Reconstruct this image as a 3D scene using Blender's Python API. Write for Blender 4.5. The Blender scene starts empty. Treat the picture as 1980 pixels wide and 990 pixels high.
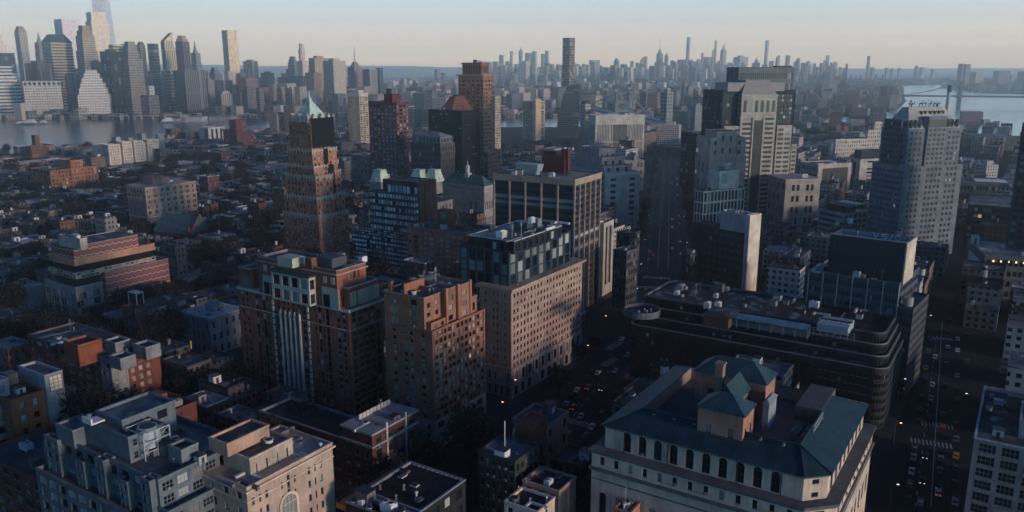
import bpy, math, random
import numpy as np
from math import sin, cos, tan, atan2, radians, pi, hypot
R_ = random.Random(7)
SC = bpy.context.scene
COL = SC.collection
# ---------------------------------------------------------------- camera model (1980 x 990 photograph)
F, CX, CY, CH, TH = 1567.0, 990.0, 495.0, 130.0, radians(13.2)
ST, CT = sin(TH), cos(TH)
A0 = radians(32.7)                       # bearing of the cross streets that run away to the right

def ray(px, py):
    x = (px-CX)/F; y = (py-CY)/F
    return x, CT-y*ST, -ST-y*CT
def P(px, py, z=0.0):                    # the point of height z seen at a pixel
    X, Y, Z = ray(px, py); t = (z-CH)/Z
    return X*t, Y*t
def dist_base(by):                       # forward distance of a ground point seen on row by
    q = (by-CY)/F
    return CH*(CT-q*ST)/(q*CT+ST)
def at_dist(px, py, g):                  # point at forward distance g seen at the pixel
    X, Y, Z = ray(px, py)
    return X/Y*g, g, CH+Z/Y*g
def proj(x, y, z):
    d = y*CT+(CH-z)*ST
    return CX+F*x/d, CY+F*((CH-z)*CT-y*ST)/d, d
def reach(mx, my, z, vx, vy, px):        # how far along (vx,vy) until the column px
    k = (px-CX)/F
    return (k*(my*CT+(CH-z)*ST)-mx)/(vx-k*vy*CT)

# ---------------------------------------------------------------- node helpers
def new_mat(name):
    m = bpy.data.materials.new(name); m.use_nodes = True
    nt = m.node_tree
    return m, nt, nt.nodes['Principled BSDF']
def nd(nt, t, **kw):
    n = nt.nodes.new(t)
    for k, v in kw.items(): setattr(n, k, v)
    return n
def val(nt, sock, v):
    if isinstance(v, bpy.types.NodeSocket): nt.links.new(v, sock)
    elif v is not None: sock.default_value = v
def ma(nt, op, a, b=None, c=None):
    n = nd(nt, 'ShaderNodeMath', operation=op)
    val(nt, n.inputs[0], a)
    if b is not None: val(nt, n.inputs[1], b)
    if c is not None: val(nt, n.inputs[2], c)
    return n.outputs[0]
def mix(nt, f, a, b, blend='MIX'):
    n = nd(nt, 'ShaderNodeMix', data_type='RGBA', blend_type=blend)
    val(nt, n.inputs[0], f); val(nt, n.inputs[6], a); val(nt, n.inputs[7], b)
    return n.outputs[2]
def noise(nt, vec, scale, detail=3.0, rough=0.55):
    n = nd(nt, 'ShaderNodeTexNoise'); val(nt, n.inputs['Vector'], vec)
    n.inputs['Scale'].default_value = scale; n.inputs['Detail'].default_value = detail
    n.inputs['Roughness'].default_value = rough
    return n.outputs[0]
def remap(nt, v, a, b, c, d):
    n = nd(nt, 'ShaderNodeMapRange'); val(nt, n.inputs[0], v)
    for i, q in enumerate((a, b, c, d)): n.inputs[i+1].default_value = q
    return n.outputs[0]
def grey(nt, v):
    n = nd(nt, 'ShaderNodeCombineColor')
    for i in range(3): val(nt, n.inputs[i], v)
    return n.outputs[0]
def objvec(nt, sx=1, sy=1, sz=1):
    t = nd(nt, 'ShaderNodeTexCoord'); o = nd(nt, 'ShaderNodeObjectInfo')
    a = nd(nt, 'ShaderNodeVectorMath', operation='MULTIPLY'); nt.links.new(t.outputs['Object'], a.inputs[0])
    a.inputs[1].default_value = (sx, sy, sz)
    b = nd(nt, 'ShaderNodeVectorMath', operation='ADD'); nt.links.new(a.outputs[0], b.inputs[0])
    s = nd(nt, 'ShaderNodeVectorMath', operation='SCALE'); s.inputs[0].default_value = (91, 57, 33)
    nt.links.new(o.outputs['Random'], s.inputs['Scale']); nt.links.new(s.outputs[0], b.inputs[1])
    return b.outputs[0], o
MATS = {}
def mat_plain(name, lo=0.75, hi=1.15, scale=0.15, rough=0.85, streak=True, fine=3.0, metal=0.0):
    m, nt, b = new_mat(name)
    v, o = objvec(nt)
    n1 = noise(nt, v, scale, 4)
    v2, _ = objvec(nt, 1, 1, 0.12 if streak else 1)
    n2 = noise(nt, v2, fine*0.35, 3)
    n3 = noise(nt, v, fine, 2)
    k = ma(nt, 'ADD', ma(nt, 'MULTIPLY', n1, 0.5), ma(nt, 'ADD', ma(nt, 'MULTIPLY', n2, 0.3), ma(nt, 'MULTIPLY', n3, 0.2)))
    k = remap(nt, k, 0.33, 0.67, lo, hi)
    c = mix(nt, 1.0, o.outputs['Color'], grey(nt, k), 'MULTIPLY')
    nt.links.new(c, b.inputs['Base Color'])
    b.inputs['Roughness'].default_value = rough; b.inputs['Metallic'].default_value = metal
    b.inputs['Specular IOR Level'].default_value = 0.12
    MATS[name] = m
    return m
mat_plain('masonry', 0.5, 1.25)
def mat_roofing():
    m, nt, b = new_mat('roofing'); v, o = objvec(nt)
    n1 = noise(nt, v, 0.09, 5, 0.65); n2 = noise(nt, v, 1.1, 4)
    vo = nd(nt, 'ShaderNodeTexVoronoi', feature='F1', distance='CHEBYCHEV'); vo.inputs['Scale'].default_value = 0.17; nt.links.new(v, vo.inputs['Vector'])
    sp = nd(nt, 'ShaderNodeSeparateColor'); nt.links.new(vo.outputs['Color'], sp.inputs[0])
    pond = remap(nt, noise(nt, v, 0.22, 2, 0.4), 0.54, 0.6, 1.0, 0.55)
    xy = nd(nt, 'ShaderNodeSeparateXYZ'); nt.links.new(v, xy.inputs[0])
    seam = remap(nt, ma(nt, 'LESS_THAN', ma(nt, 'FRACT', ma(nt, 'DIVIDE', xy.outputs[0], 2.7)), 0.055), 0, 1, 1.0, 1.35)
    k = ma(nt, 'MULTIPLY', remap(nt, n1, 0.3, 0.7, 0.55, 1.4), ma(nt, 'MULTIPLY', remap(nt, n2, 0.3, 0.7, 0.8, 1.2), remap(nt, sp.outputs[0], 0, 1, 0.72, 1.3)))
    k = ma(nt, 'MULTIPLY', k, ma(nt, 'MULTIPLY', pond, seam))
    nt.links.new(mix(nt, 1.0, o.outputs['Color'], grey(nt, k), 'MULTIPLY'), b.inputs['Base Color'])
    nt.links.new(remap(nt, pond, 0.55, 1, 0.45, 0.92), b.inputs['Roughness']); b.inputs['Specular IOR Level'].default_value = 0.2
    MATS['roofing'] = m
mat_roofing()
mat_plain('painted_metal', 0.85, 1.1, 0.4, 0.5, True, 2.0)
def mat_copper():
    m, nt, b = new_mat('copper_roof'); v, o = objvec(nt); t = nd(nt, 'ShaderNodeTexCoord')
    sn = nd(nt, 'ShaderNodeSeparateXYZ'); nt.links.new(t.outputs['Normal'], sn.inputs[0]); so_ = nd(nt, 'ShaderNodeSeparateXYZ'); nt.links.new(t.outputs['Object'], so_.inputs[0])
    ln = ma(nt, 'MAXIMUM', ma(nt, 'SQRT', ma(nt, 'ADD', ma(nt, 'MULTIPLY', sn.outputs[0], sn.outputs[0]), ma(nt, 'MULTIPLY', sn.outputs[1], sn.outputs[1]))), 0.001)
    run = ma(nt, 'DIVIDE', ma(nt, 'SUBTRACT', ma(nt, 'MULTIPLY', so_.outputs[1], sn.outputs[0]), ma(nt, 'MULTIPLY', so_.outputs[0], sn.outputs[1])), ln)
    q = ma(nt, 'FRACT', ma(nt, 'DIVIDE', run, 1.15)); seam = ma(nt, 'LESS_THAN', q, 0.12)
    cb = nd(nt, 'ShaderNodeCombineXYZ'); nt.links.new(ma(nt, 'FLOOR', ma(nt, 'DIVIDE', run, 1.15)), cb.inputs[0]); wn = nd(nt, 'ShaderNodeTexWhiteNoise'); nt.links.new(cb.outputs[0], wn.inputs[0])
    v2, _ = objvec(nt, 1, 1, 0.3)
    k = ma(nt, 'MULTIPLY', remap(nt, noise(nt, v, 0.25, 5, .65), 0.3, 0.7, 0.6, 1.45), ma(nt, 'MULTIPLY', remap(nt, noise(nt, v2, 1.6, 3), 0.3, 0.7, 0.8, 1.2), remap(nt, wn.outputs[0], 0, 1, 0.88, 1.12)))
    k = ma(nt, 'MULTIPLY', k, remap(nt, seam, 0, 1, 1.0, 1.35))
    c = mix(nt, 1.0, o.outputs['Color'], grey(nt, k), 'MULTIPLY')
    c = mix(nt, remap(nt, noise(nt, v, 0.5, 4), 0.58, 0.70, 0, 0.35), c, (0.035, 0.04, 0.042, 1))
    nt.links.new(c, b.inputs['Base Color']); b.inputs['Roughness'].default_value = 0.6; b.inputs['Specular IOR Level'].default_value = 0.25
    bp = nd(nt, 'ShaderNodeBump'); bp.inputs['Strength'].default_value = 0.6; bp.inputs['Distance'].default_value = 0.08; nt.links.new(seam, bp.inputs['Height']); nt.links.new(bp.outputs[0], b.inputs['Normal'])
    MATS['copper_roof'] = m
mat_copper()
mat_plain('asphalt', 0.6, 1.35, 0.05, 0.85, False, 0.8)
mat_plain('bark', 0.6, 1.3, 0.5, 0.9, False, 4.0)

def rnd_island(nt):
    g = nd(nt, 'ShaderNodeNewGeometry'); o = nd(nt, 'ShaderNodeObjectInfo')
    return ma(nt, 'FRACT', ma(nt, 'ADD', ma(nt, 'MULTIPLY', g.outputs['Random Per Island'], 7.31), ma(nt, 'MULTIPLY', o.outputs['Random'], 13.7)))
def mat_glass(name, blind=0.78, lit=0.992, dark=(0.012, 0.018, 0.024, 1), pale=(0.30, 0.31, 0.30, 1), rough=0.12):
    m, nt, b = new_mat(name)
    r = rnd_island(nt)
    c = mix(nt, ma(nt, 'GREATER_THAN', r, blind), dark, pale)
    r2 = ma(nt, 'FRACT', ma(nt, 'MULTIPLY', r, 37.7))
    c = mix(nt, 1.0, c, grey(nt, remap(nt, r2, 0, 1, 0.4, 1.3)), 'MULTIPLY')
    nt.links.new(c, b.inputs['Base Color'])
    b.inputs['Roughness'].default_value = rough; b.inputs['Specular IOR Level'].default_value = 0.32
    b.inputs['Emission Color'].default_value = (1.0, 0.62, 0.30, 1)
    nt.links.new(ma(nt, 'MULTIPLY', ma(nt, 'GREATER_THAN', r, lit), 0.35), b.inputs['Emission Strength'])
    MATS[name] = m
mat_glass('glass', 0.76, 0.997)
mat_glass('blind_glass', 0.45, 0.999)
mat_glass('office_glass', 0.94, 0.9992, rough=0.28)
mat_glass('band_glass', 0.1, 0.9995, pale=(0.8, 0.78, 0.74, 1))  # pale blinds, made near-white so the colour carries the sky's reflection
mat_glass('curtain_glass', 0.97, 0.999, dark=(0.02, 0.035, 0.05, 1), rough=0.05)

def mat_grid(name, cw, ch, wf, hf, pale=0.86, vary=1.0):
    """a wall with rows of windows laid out in metres along the wall"""
    m, nt, b = new_mat(name)
    uv = nd(nt, 'ShaderNodeUVMap'); sp = nd(nt, 'ShaderNodeSeparateXYZ'); nt.links.new(uv.outputs[0], sp.inputs[0])
    u = ma(nt, 'DIVIDE', sp.outputs[0], cw); w = ma(nt, 'DIVIDE', sp.outputs[1], ch)
    fu = ma(nt, 'ABSOLUTE', ma(nt, 'SUBTRACT', ma(nt, 'FRACT', u), 0.5)); fw = ma(nt, 'ABSOLUTE', ma(nt, 'SUBTRACT', ma(nt, 'FRACT', w), 0.5))
    mk = ma(nt, 'MULTIPLY', ma(nt, 'LESS_THAN', fu, wf/2), ma(nt, 'LESS_THAN', fw, hf/2))
    cb = nd(nt, 'ShaderNodeCombineXYZ'); nt.links.new(ma(nt, 'FLOOR', u), cb.inputs[0]); nt.links.new(ma(nt, 'FLOOR', w), cb.inputs[1])
    v, o = objvec(nt)
    nt.links.new(ma(nt, 'MULTIPLY', o.outputs['Random'], 100.0), cb.inputs[2])
    wn = nd(nt, 'ShaderNodeTexWhiteNoise'); nt.links.new(cb.outputs[0], wn.inputs[0])
    r = wn.outputs[0]
    gl = mix(nt, ma(nt, 'GREATER_THAN', r, pale), (0.012, 0.017, 0.022, 1), (0.20, 0.20, 0.19, 1))
    k = remap(nt, noise(nt, v, 0.2, 4), 0.3, 0.7, 1-0.3*vary, 1+0.15*vary)
    wall = mix(nt, 1.0, o.outputs['Color'], grey(nt, k), 'MULTIPLY')
    nt.links.new(mix(nt, mk, wall, gl), b.inputs['Base Color'])
    nt.links.new(remap(nt, mk, 0, 1, 0.85, 0.15), b.inputs['Roughness'])
    b.inputs['Specular IOR Level'].default_value = 0.4
    MATS[name] = m
mat_grid('grid_house', 2.6, 3.4, 0.42, 0.55)
mat_grid('grid_flat', 3.4, 3.3, 0.5, 0.5)
mat_grid('grid_band', 30.0, 3.9, 0.97, 0.45)
mat_grid('grid_fin', 3.2, 40.0, 0.52, 0.96)
mat_grid('grid_office', 4.2, 4.0, 0.62, 0.55)
mat_grid('grid_big', 6.5, 7.5, 0.6, 0.6)
mat_grid('tower_fin', 5.5, 60.0, 0.5, 0.97)
mat_grid('tower_band', 40.0, 8.5, 0.98, 0.45)
mat_grid('tower_grid', 5.6, 6.4, 0.55, 0.5)
mat_grid('tower_glass', 7.0, 9.0, 0.9, 0.86, 0.9)
mat_grid('grid_glass', 3.0, 3.8, 0.9, 0.86, 0.93)

# ---------------------------------------------------------------- mesh builder
class MB:
    def __init__(s): s.v = []; s.f = []; s.m = []
    def poly(s, pts, mi=0):
        n = len(s.v); s.v.extend(pts); s.f.append(tuple(range(n, n+len(pts)))); s.m.append(mi)
    def box(s, x0, x1, y0, y1, z0, z1, mi=0, bottom=False):
        if x0 > x1: x0, x1 = x1, x0
        if y0 > y1: y0, y1 = y1, y0
        s.prism([(x0, y0), (x1, y0), (x1, y1), (x0, y1)], z0, z1, mi, bottom=bottom)
    def prism(s, pts, z0, z1, mi=0, top=True, bottom=False, mt=None):
        n = len(pts)
        for i in range(n):
            a = pts[i]; b = pts[(i+1) % n]
            s.poly([(a[0], a[1], z0), (b[0], b[1], z0), (b[0], b[1], z1), (a[0], a[1], z1)], mi)
        if top: s.poly([(p[0], p[1], z1) for p in pts], mi if mt is None else mt)
        if bottom: s.poly([(p[0], p[1], z0) for p in reversed(pts)], mi)
    def loft(s, p0, z0, p1, z1, mi=0, top=True):
        n = len(p0)
        for i in range(n):
            j = (i+1) % n
            s.poly([(p0[i][0], p0[i][1], z0), (p0[j][0], p0[j][1], z0), (p1[j][0], p1[j][1], z1), (p1[i][0], p1[i][1], z1)], mi)
        if top: s.poly([(p[0], p[1], z1) for p in p1], mi)
    def cyl(s, x, y, z0, z1, r0, r1=None, n=12, mi=0, top=True):
        r1 = r0 if r1 is None else r1
        c = lambda r: [(x+r*cos(2*pi*i/n), y+r*sin(2*pi*i/n)) for i in range(n)]
        s.loft(c(r0), z0, c(max(r1, 0.01)), z1, mi, top)
    def tube(s, a, b, r, n=6, mi=0):
        a = np.array(a, float); b = np.array(b, float); d = b-a; d /= max(1e-9, np.linalg.norm(d))
        h = np.array((0, 0, 1.0)) if abs(d[2]) < 0.9 else np.array((1.0, 0, 0))
        e = np.cross(d, h); e /= np.linalg.norm(e); g = np.cross(d, e)
        q = [e*cos(2*pi*i/n)*r+g*sin(2*pi*i/n)*r for i in range(n)]
        for i in range(n):
            j = (i+1) % n
            s.poly([tuple(a+q[i]), tuple(a+q[j]), tuple(b+q[j]), tuple(b+q[i])], mi)
        s.poly([tuple(a+x) for x in q], mi); s.poly([tuple(b+x) for x in q], mi)
    def add(s, o, dx=0, dy=0, dz=0, a=0.0, mi=None):
        n = len(s.v); c, t = cos(a), sin(a)
        s.v.extend((x*c-y*t+dx, x*t+y*c+dy, z+dz) for x, y, z in o.v)
        s.f.extend(tuple(i+n for i in f) for f in o.f); s.m.extend(o.m if mi is None else [mi]*len(o.m))
    def mesh(s, name, mats):
        me = bpy.data.meshes.new(name); me.from_pydata(s.v, [], s.f)
        for m in mats: me.materials.append(MATS[m] if isinstance(m, str) else m)
        if len(mats) > 1: me.polygons.foreach_set('material_index', s.m)
        V = np.array(s.v, dtype=np.float64).reshape(-1, 3)
        uv = np.zeros((len(me.loops), 2), dtype=np.float32); k = 0
        for f in s.f:
            p = V[list(f)]; n = np.cross(p[1]-p[0], p[2]-p[1]); h = hypot(n[0], n[1])
            m_ = len(f)
            if h > abs(n[2])*0.6 and h > 0:
                uv[k:k+m_, 0] = (p[:, 0]*-n[1]+p[:, 1]*n[0])/h; uv[k:k+m_, 1] = p[:, 2]
            else: uv[k:k+m_] = p[:, :2]
            k += m_
        l = me.uv_layers.new(name='UVMap'); l.data.foreach_set('uv', uv.ravel())
        return me
    def build(s, name, mats, parent=None, color=None):
        if not s.f: return None
        return link(name, s.mesh(name, mats), parent, color)
def link(name, me, parent=None, color=None):
    o = bpy.data.objects.new(name, me); COL.objects.link(o)
    if parent is not None: o.parent = parent
    if color is not None: o.color = (*color, 1.0)
    return o
def tag(o, label, cat, group=None, kind=None):
    if label: o['label'] = label
    if cat: o['category'] = cat
    if group: o['group'] = group
    if kind: o['kind'] = kind
    return o

# ---------------------------------------------------------------- windows and rooftop pieces (shared meshes)
WC = {}
def win_mb(w, h, arch=False, style=0, dep=0.3):
    b = MB(); t = max(0.06, min(0.14, w*0.06)); ac = style >= 100; style %= 100
    if style == 9:
        b.poly([(0, dep, 0), (w, dep, 0), (w, dep, h), (0, dep, h)], 0); return b
    if arch:
        r = w/2; hz = h-r
        pts = [(0, dep, 0), (w, dep, 0)]+[(r+r*cos(a*pi/10), dep, hz+r*sin(a*pi/10)) for a in range(11)]
        b.poly(pts, 0)
        for a in range(10):
            p = [(r+q*cos((a+e)*pi/10), dep-0.06, hz+q*sin((a+e)*pi/10)) for q, e in ((r, 0), (r, 1), (r-t, 1), (r-t, 0))]
            b.poly(p, 1)
        b.box(0, w, dep-0.1, dep-0.02, hz-t/2, hz+t/2, 1)
    else:
        b.poly([(0, dep, 0), (w, dep, 0), (w, dep, h), (0, dep, h)], 0); hz = h
        b.box(0, w, dep-0.1, dep-0.02, h-t, h, 1)
    b.box(0, t, dep-0.09, dep-0.015, 0, hz, 1); b.box(w-t, w, dep-0.09, dep-0.015, 0, hz, 1)
    b.box(0, w, dep-0.16, dep-0.02, 0, t, 1)
    if style == 0 and h < 4: b.box(-0.12, w+0.12, -0.1, 0.06, -0.16, -0.005, 2, True)
    if ac: b.box(w/2-.36, w/2+.36, -.28, dep-.03, t, t+.5, 2, True); b.box(w/2-.3, w/2+.3, -.29, -.28, t+.08, t+.42, 1)
    b.box(0, w, dep-0.08, dep-0.018, hz*0.5-t*0.4, hz*0.5+t*0.4, 1)
    for q in range(1, max(1, int(round(w/1.3)))+(style == 1)):
        x = w*q/(max(1, int(round(w/1.3)))+(style == 1))
        b.box(x-t*0.4, x+t*0.4, dep-0.085, dep-0.017, 0, hz, 1)
    return b
def win_mesh(w, h, arch, style, glass):
    k = (round(w, 2), round(h, 2), arch, style, glass)
    if k not in WC: WC[k] = win_mb(w, h, arch, style).mesh('window', [glass, 'painted_metal', MATS['pale_sill']])
    return WC[k]
RC = {}
def rooftop_mesh(kind):
    if kind in RC: return RC[kind]
    b = MB()
    if kind == 'air_handler':
        b.box(-1.5, 1.5, -1, 1, 0.35, 2.1, 0, True); b.box(-1.4, -1.1, -0.9, -0.6, 0, 0.35); b.box(1.1, 1.4, -0.9, -0.6, 0, 0.35)
        b.box(-1.4, -1.1, 0.6, 0.9, 0, 0.35); b.box(1.1, 1.4, 0.6, 0.9, 0, 0.35)
        for x in (-0.75, 0.75): b.cyl(x, 0, 2.1, 2.35, 0.6, n=12); b.cyl(x, 0, 2.351, 2.36, 0.5, n=12, mi=1)
        for k in range(5): b.box(-1.3, 1.3, -1.03, -1.0, 0.6+k*0.28, 0.72+k*0.28, 1)
    elif kind == 'vent_pipe':
        b.cyl(0, 0, 0, 1.2, 0.22, n=8); b.cyl(0, 0, 1.2, 1.5, 0.42, 0.3, n=8); b.cyl(0, 0, 0, 0.12, 0.5, n=8)
    elif kind == 'water_tank':
        for x, y in ((-1.1, -1.1), (1.1, -1.1), (1.1, 1.1), (-1.1, 1.1)): b.box(x-0.1, x+0.1, y-0.1, y+0.1, 0, 2.6, 1)
        b.box(-1.4, 1.4, -1.4, 1.4, 2.6, 2.8, 1, True)
        b.cyl(0, 0, 2.8, 6.2, 1.7, 1.6, n=14); b.cyl(0, 0, 6.2, 7.6, 1.8, 0.05, n=14, mi=1)
        for z in (3.3, 4.2, 5.1): b.cyl(0, 0, z, z+0.08, 1.72, n=14, mi=1)
    elif kind == 'stair_bulkhead':
        b.loft([(-1.6, -1.3), (1.6, -1.3), (1.6, 1.3), (-1.6, 1.3)], 0, [(-1.6, -1.3), (1.6, -1.3), (1.6, 1.3), (-1.6, 1.3)], 2.7)
        b.box(-1.75, 1.75, -1.45, 1.45, 2.7, 2.85, 1, True); b.box(-0.5, 0.5, -1.34, -1.3, 0.05, 2.1, 1)
    elif kind == 'skylight':
        b.box(-1.2, 1.2, -0.8, 0.8, 0, 0.4); b.loft([(-1.1, -0.7), (1.1, -0.7), (1.1, 0.7), (-1.1, 0.7)], 0.4, [(-1.0, -0.05), (1.0, -0.05), (1.0, 0.05), (-1.0, 0.05)], 0.9, 1)
    elif kind == 'duct':
        b.box(-3, 3, -0.35, 0.35, 0.3, 1.0, 0, True); b.box(2.3, 3, -0.35, 2.6, 0.3, 1.0, 0, True)
        for x in (-2.5, 0, 2.0): b.box(x-0.08, x+0.08, -0.3, 0.3, 0, 0.3, 1)
    elif kind == 'fan_unit':
        b.cyl(0, 0, 0, 1.0, 0.8, n=12); b.cyl(0, 0, 1.0, 1.2, 1.0, n=12); b.cyl(0, 0, 1.201, 1.21, 0.75, n=12, mi=1)
    elif kind == 'antenna_mast':
        b.cyl(0, 0, 0, 6, .07, n=5); b.box(-.8, .8, -.04, .04, 4.6, 4.7); b.box(-.5, .5, -.04, .04, 5.3, 5.4); b.box(-.3, .3, -.3, .3, 0, .3, 1)
    elif kind == 'pipe_run':
        for y in (0, .4): b.tube((-5, y, .35), (5, y, .35), .1, 6)
        for x in (-4, -1.3, 1.3, 4): b.box(x-.1, x+.1, -.2, .6, 0, .25, 1)
        b.tube((5, 0, .35), (5, 0, -.2), .1, 6)
    elif kind == 'guard_rail':
        for k in range(7): b.box(-4+k*1.33, -3.95+k*1.33, -.03, .03, 0, 1.1)
        for z in (.55, 1.07): b.box(-4, 4, -.03, .03, z, z+.05)
    elif kind == 'chimney':
        b.box(-0.6, 0.6, -0.45, 0.45, 0, 2.0); b.box(-0.7, 0.7, -0.55, 0.55, 2.0, 2.2, 0, True); b.cyl(-0.25, 0, 2.2, 2.7, 0.16, n=7, mi=1); b.cyl(0.25, 0, 2.2, 2.7, 0.16, n=7, mi=1)
    RC[kind] = b.mesh(kind, ['painted_metal' if kind != 'chimney' else 'masonry', MATS['dark_trim']])
    return RC[kind]
def mat_solid(name, c, rough=0.6, metal=0.0, emit=None):
    m, nt, b = new_mat(name); b.inputs['Roughness'].default_value = rough; b.inputs['Metallic'].default_value = metal
    v, o = objvec(nt)
    k = remap(nt, noise(nt, v, 1.3, 3), 0.3, 0.7, 0.8, 1.15)
    nt.links.new(mix(nt, 1.0, (*c, 1), grey(nt, k), 'MULTIPLY'), b.inputs['Base Color'])
    if emit: b.inputs['Emission Color'].default_value = (*c, 1); b.inputs['Emission Strength'].default_value = emit
    MATS[name] = m; return m
mat_solid('pale_sill', (0.27, 0.26, 0.25))
mat_solid('dark_trim', (0.02, 0.022, 0.025))
mat_solid('warm_lamp', (1.0, 0.5, 0.2), emit=2.0)
mat_solid('white_lamp', (1.0, 0.93, 0.85), emit=1.0)
mat_solid('red_lamp', (1.0, 0.05, 0.03), emit=.9)

# ---------------------------------------------------------------- buildings
HEROES = []; RA = random.Random(99)
class Bld:
    """a building whose near corner stands at the origin: +X runs along its right face, +Y along its left face"""
    def __init__(s, name, label, cat='building', mx=0, ty=0, lx=None, rx=None, by=None, z=None, g=None, a=A0, R=None, L=None, col=(0.3, 0.2, 0.15), glass='glass', frame=(0.05, 0.05, 0.055), group=None, nwin=100):
        if z is not None: X, Y = P(mx, ty, z); Z = z
        else:
            g = dist_base(by) if g is None else g
            X, Y, Z = at_dist(mx, ty, g)
        s.v = (sin(a), cos(a)); s.u = (-cos(a), sin(a)); s.a = a
        s.X, s.Y, s.Z = X, Y, Z
        s.R = R if R else reach(X, Y, Z, *s.v, rx)
        s.L = L if L else reach(X, Y, Z, *s.u, lx)
        s.name, s.label, s.cat, s.group = name, label, cat, group
        s.col, s.glass, s.frame, s.nwin = col, glass, frame, nwin
        s.parts = {}; s.wins = []; s.extra = []
        s.foot = [s.w(0, 0), s.w(s.R, 0), s.w(s.R, s.L), s.w(0, s.L)]
        s.root = bpy.data.objects.new(name, None); COL.objects.link(s.root)
        s.root.location = (X, Y, 0); s.root.rotation_euler = (0, 0, pi/2-a); s.root.empty_display_size = 3
        tag(s.root, label, cat, group)
        HEROES.append(s)
    def w(s, x, y): return s.X+s.v[0]*x+s.u[0]*y, s.Y+s.v[1]*x+s.u[1]*y
    def inv(s, X, Y):
        dx, dy = X-s.X, Y-s.Y
        return dx*s.v[0]+dy*s.v[1], dx*s.u[0]+dy*s.u[1]
    def px(s, px, py, z):                 # local metres of the pixel at height z
        return s.inv(*P(px, py, z))
    def part(s, key, mats=('masonry',), color=None, name=None, parent=None, label=None):
        if key not in s.parts: s.parts[key] = [MB(), list(mats), color or s.col, name or key.split('#')[0], parent, label]
        return s.parts[key][0]
    def face(s, mb, p, q, z0, z1, spec, gi=1):
        L = hypot(q[0]-p[0], q[1]-p[1]); dx, dy = (q[0]-p[0])/L, (q[1]-p[1])/L; ix, iy = -dy, dx
        def pt(t, d, z): return (p[0]+dx*t+ix*d, p[1]+dy*t+iy*d, z)
        if not spec or (not spec.get('n') and not spec.get('pat')):
            mb.poly([pt(0, 0, z0), pt(L, 0, z0), pt(L, 0, z1), pt(0, 0, z1)]); return
        pat = spec.get('pat') or 'W'*spec['n']
        m = spec.get('m', 0.02)*L; fl = spec['fl']; wf = spec.get('wf', 0.5); hf = spec.get('hf', 0.55)
        zb = z0+spec.get('zb', 0.0)*(z1-z0); zt = z1-spec.get('zt', 0.03)*(z1-z0)
        arch = spec.get('arch', False); dep = spec.get('dep', 0.3); emb = spec.get('emb', False); st = spec.get('style', 0)
        ws = [0.5 if c in 'n:' else 1.0 for c in pat]; cw = (L-2*m)/sum(ws); fh = (zt-zb)/fl
        t = m; last = 0.0
        def strip(a, b):
            if b-a > 1e-4: mb.poly([pt(a, 0, z0), pt(b, 0, z0), pt(b, 0, z1), pt(a, 0, z1)])
        for c, wgt in zip(pat, ws):
            w = cw*wgt
            if c in 'WnT':
                ww = w*(wf if c != 'n' else min(0.75, wf*1.2)); a = t+(w-ww)/2; b = a+ww
                strip(last, a); last = b
                z = z0
                for k in range(fl):
                    hh = fh*(hf if c != 'T' else 0.93); wz = zb+fh*k+(fh-hh)*spec.get('sill', 0.45)
                    mb.poly([pt(a, 0, z), pt(b, 0, z), pt(b, 0, wz), pt(a, 0, wz)])
                    wt = wz+hh
                    mb.poly([pt(a, 0, wz), pt(b, 0, wz), pt(b, dep, wz), pt(a, dep, wz)])
                    mb.poly([pt(a, 0, wt), pt(a, dep, wt), pt(b, dep, wt), pt(b, 0, wt)])
                    mb.poly([pt(a, 0, wz), pt(a, dep, wz), pt(a, dep, wt), pt(a, 0, wt)])
                    mb.poly([pt(b, 0, wz), pt(b, 0, wt), pt(b, dep, wt), pt(b, dep, wz)])
                    if arch:
                        r = ww/2; hz = wt-r
                        for sg in (-1, 1):
                            pts = [pt(a+r+sg*r, 0.0, wt), pt(a+r, 0.0, wt)]+[pt(a+r+sg*r*sin(e*pi/12), 0.0, hz+r*cos(e*pi/12)) for e in range(0, 7)]
                            mb.poly(pts)
                    if emb: mb.poly([pt(a, dep, wz), pt(b, dep, wz), pt(b, dep, wt), pt(a, dep, wt)], gi)
                    else: s.wins.append((pt(a, 0, wz), atan2(dy, dx), ww, hh, arch, st, spec.get('glass', s.glass), spec.get('name', 'window')))
                    z = wt
                mb.poly([pt(a, 0, z), pt(b, 0, z), pt(b, 0, z1), pt(a, 0, z1)])
            t += w
        strip(last, L)
    def poly_mass(s, pts, z0, z1, specs, key='wall', color=None, roof=True, rim=0.9, roofcol=(0.05, 0.052, 0.055), mats=None, rimcol=None):
        mb = s.part(key, mats or ('masonry', s.glass), color)
        n = len(pts)
        for i in range(n): s.face(mb, pts[i], pts[(i+1) % n], z0, z1, specs[i] if i < len(specs) else None)
        if roof:
            s.nm = getattr(s, 'nm', 0)+1; s.part('roof#m%d' % s.nm, ('roofing',), roofcol).poly([(p[0], p[1], z1-rim) for p in pts])
            if rim > 0.05:
                pr = s.part('parapet#m%d' % s.nm, ('masonry',), rimcol or tuple(c*1.15 for c in (color or s.col)))
                ins = inset(pts, 0.45); out = inset(pts, -0.12)
                for i in range(n):
                    j = (i+1) % n
                    pr.poly([(*out[i], z1+0.06), (*out[j], z1+0.06), (*ins[j], z1+0.06), (*ins[i], z1+0.06)])
                    pr.poly([(*ins[i], z1+0.06), (*ins[j], z1+0.06), (*ins[j], z1-rim), (*ins[i], z1-rim)])
                    pr.poly([(*out[i], z1-0.35), (*out[j], z1-0.35), (*out[j], z1+0.06), (*out[i], z1+0.06)])
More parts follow.
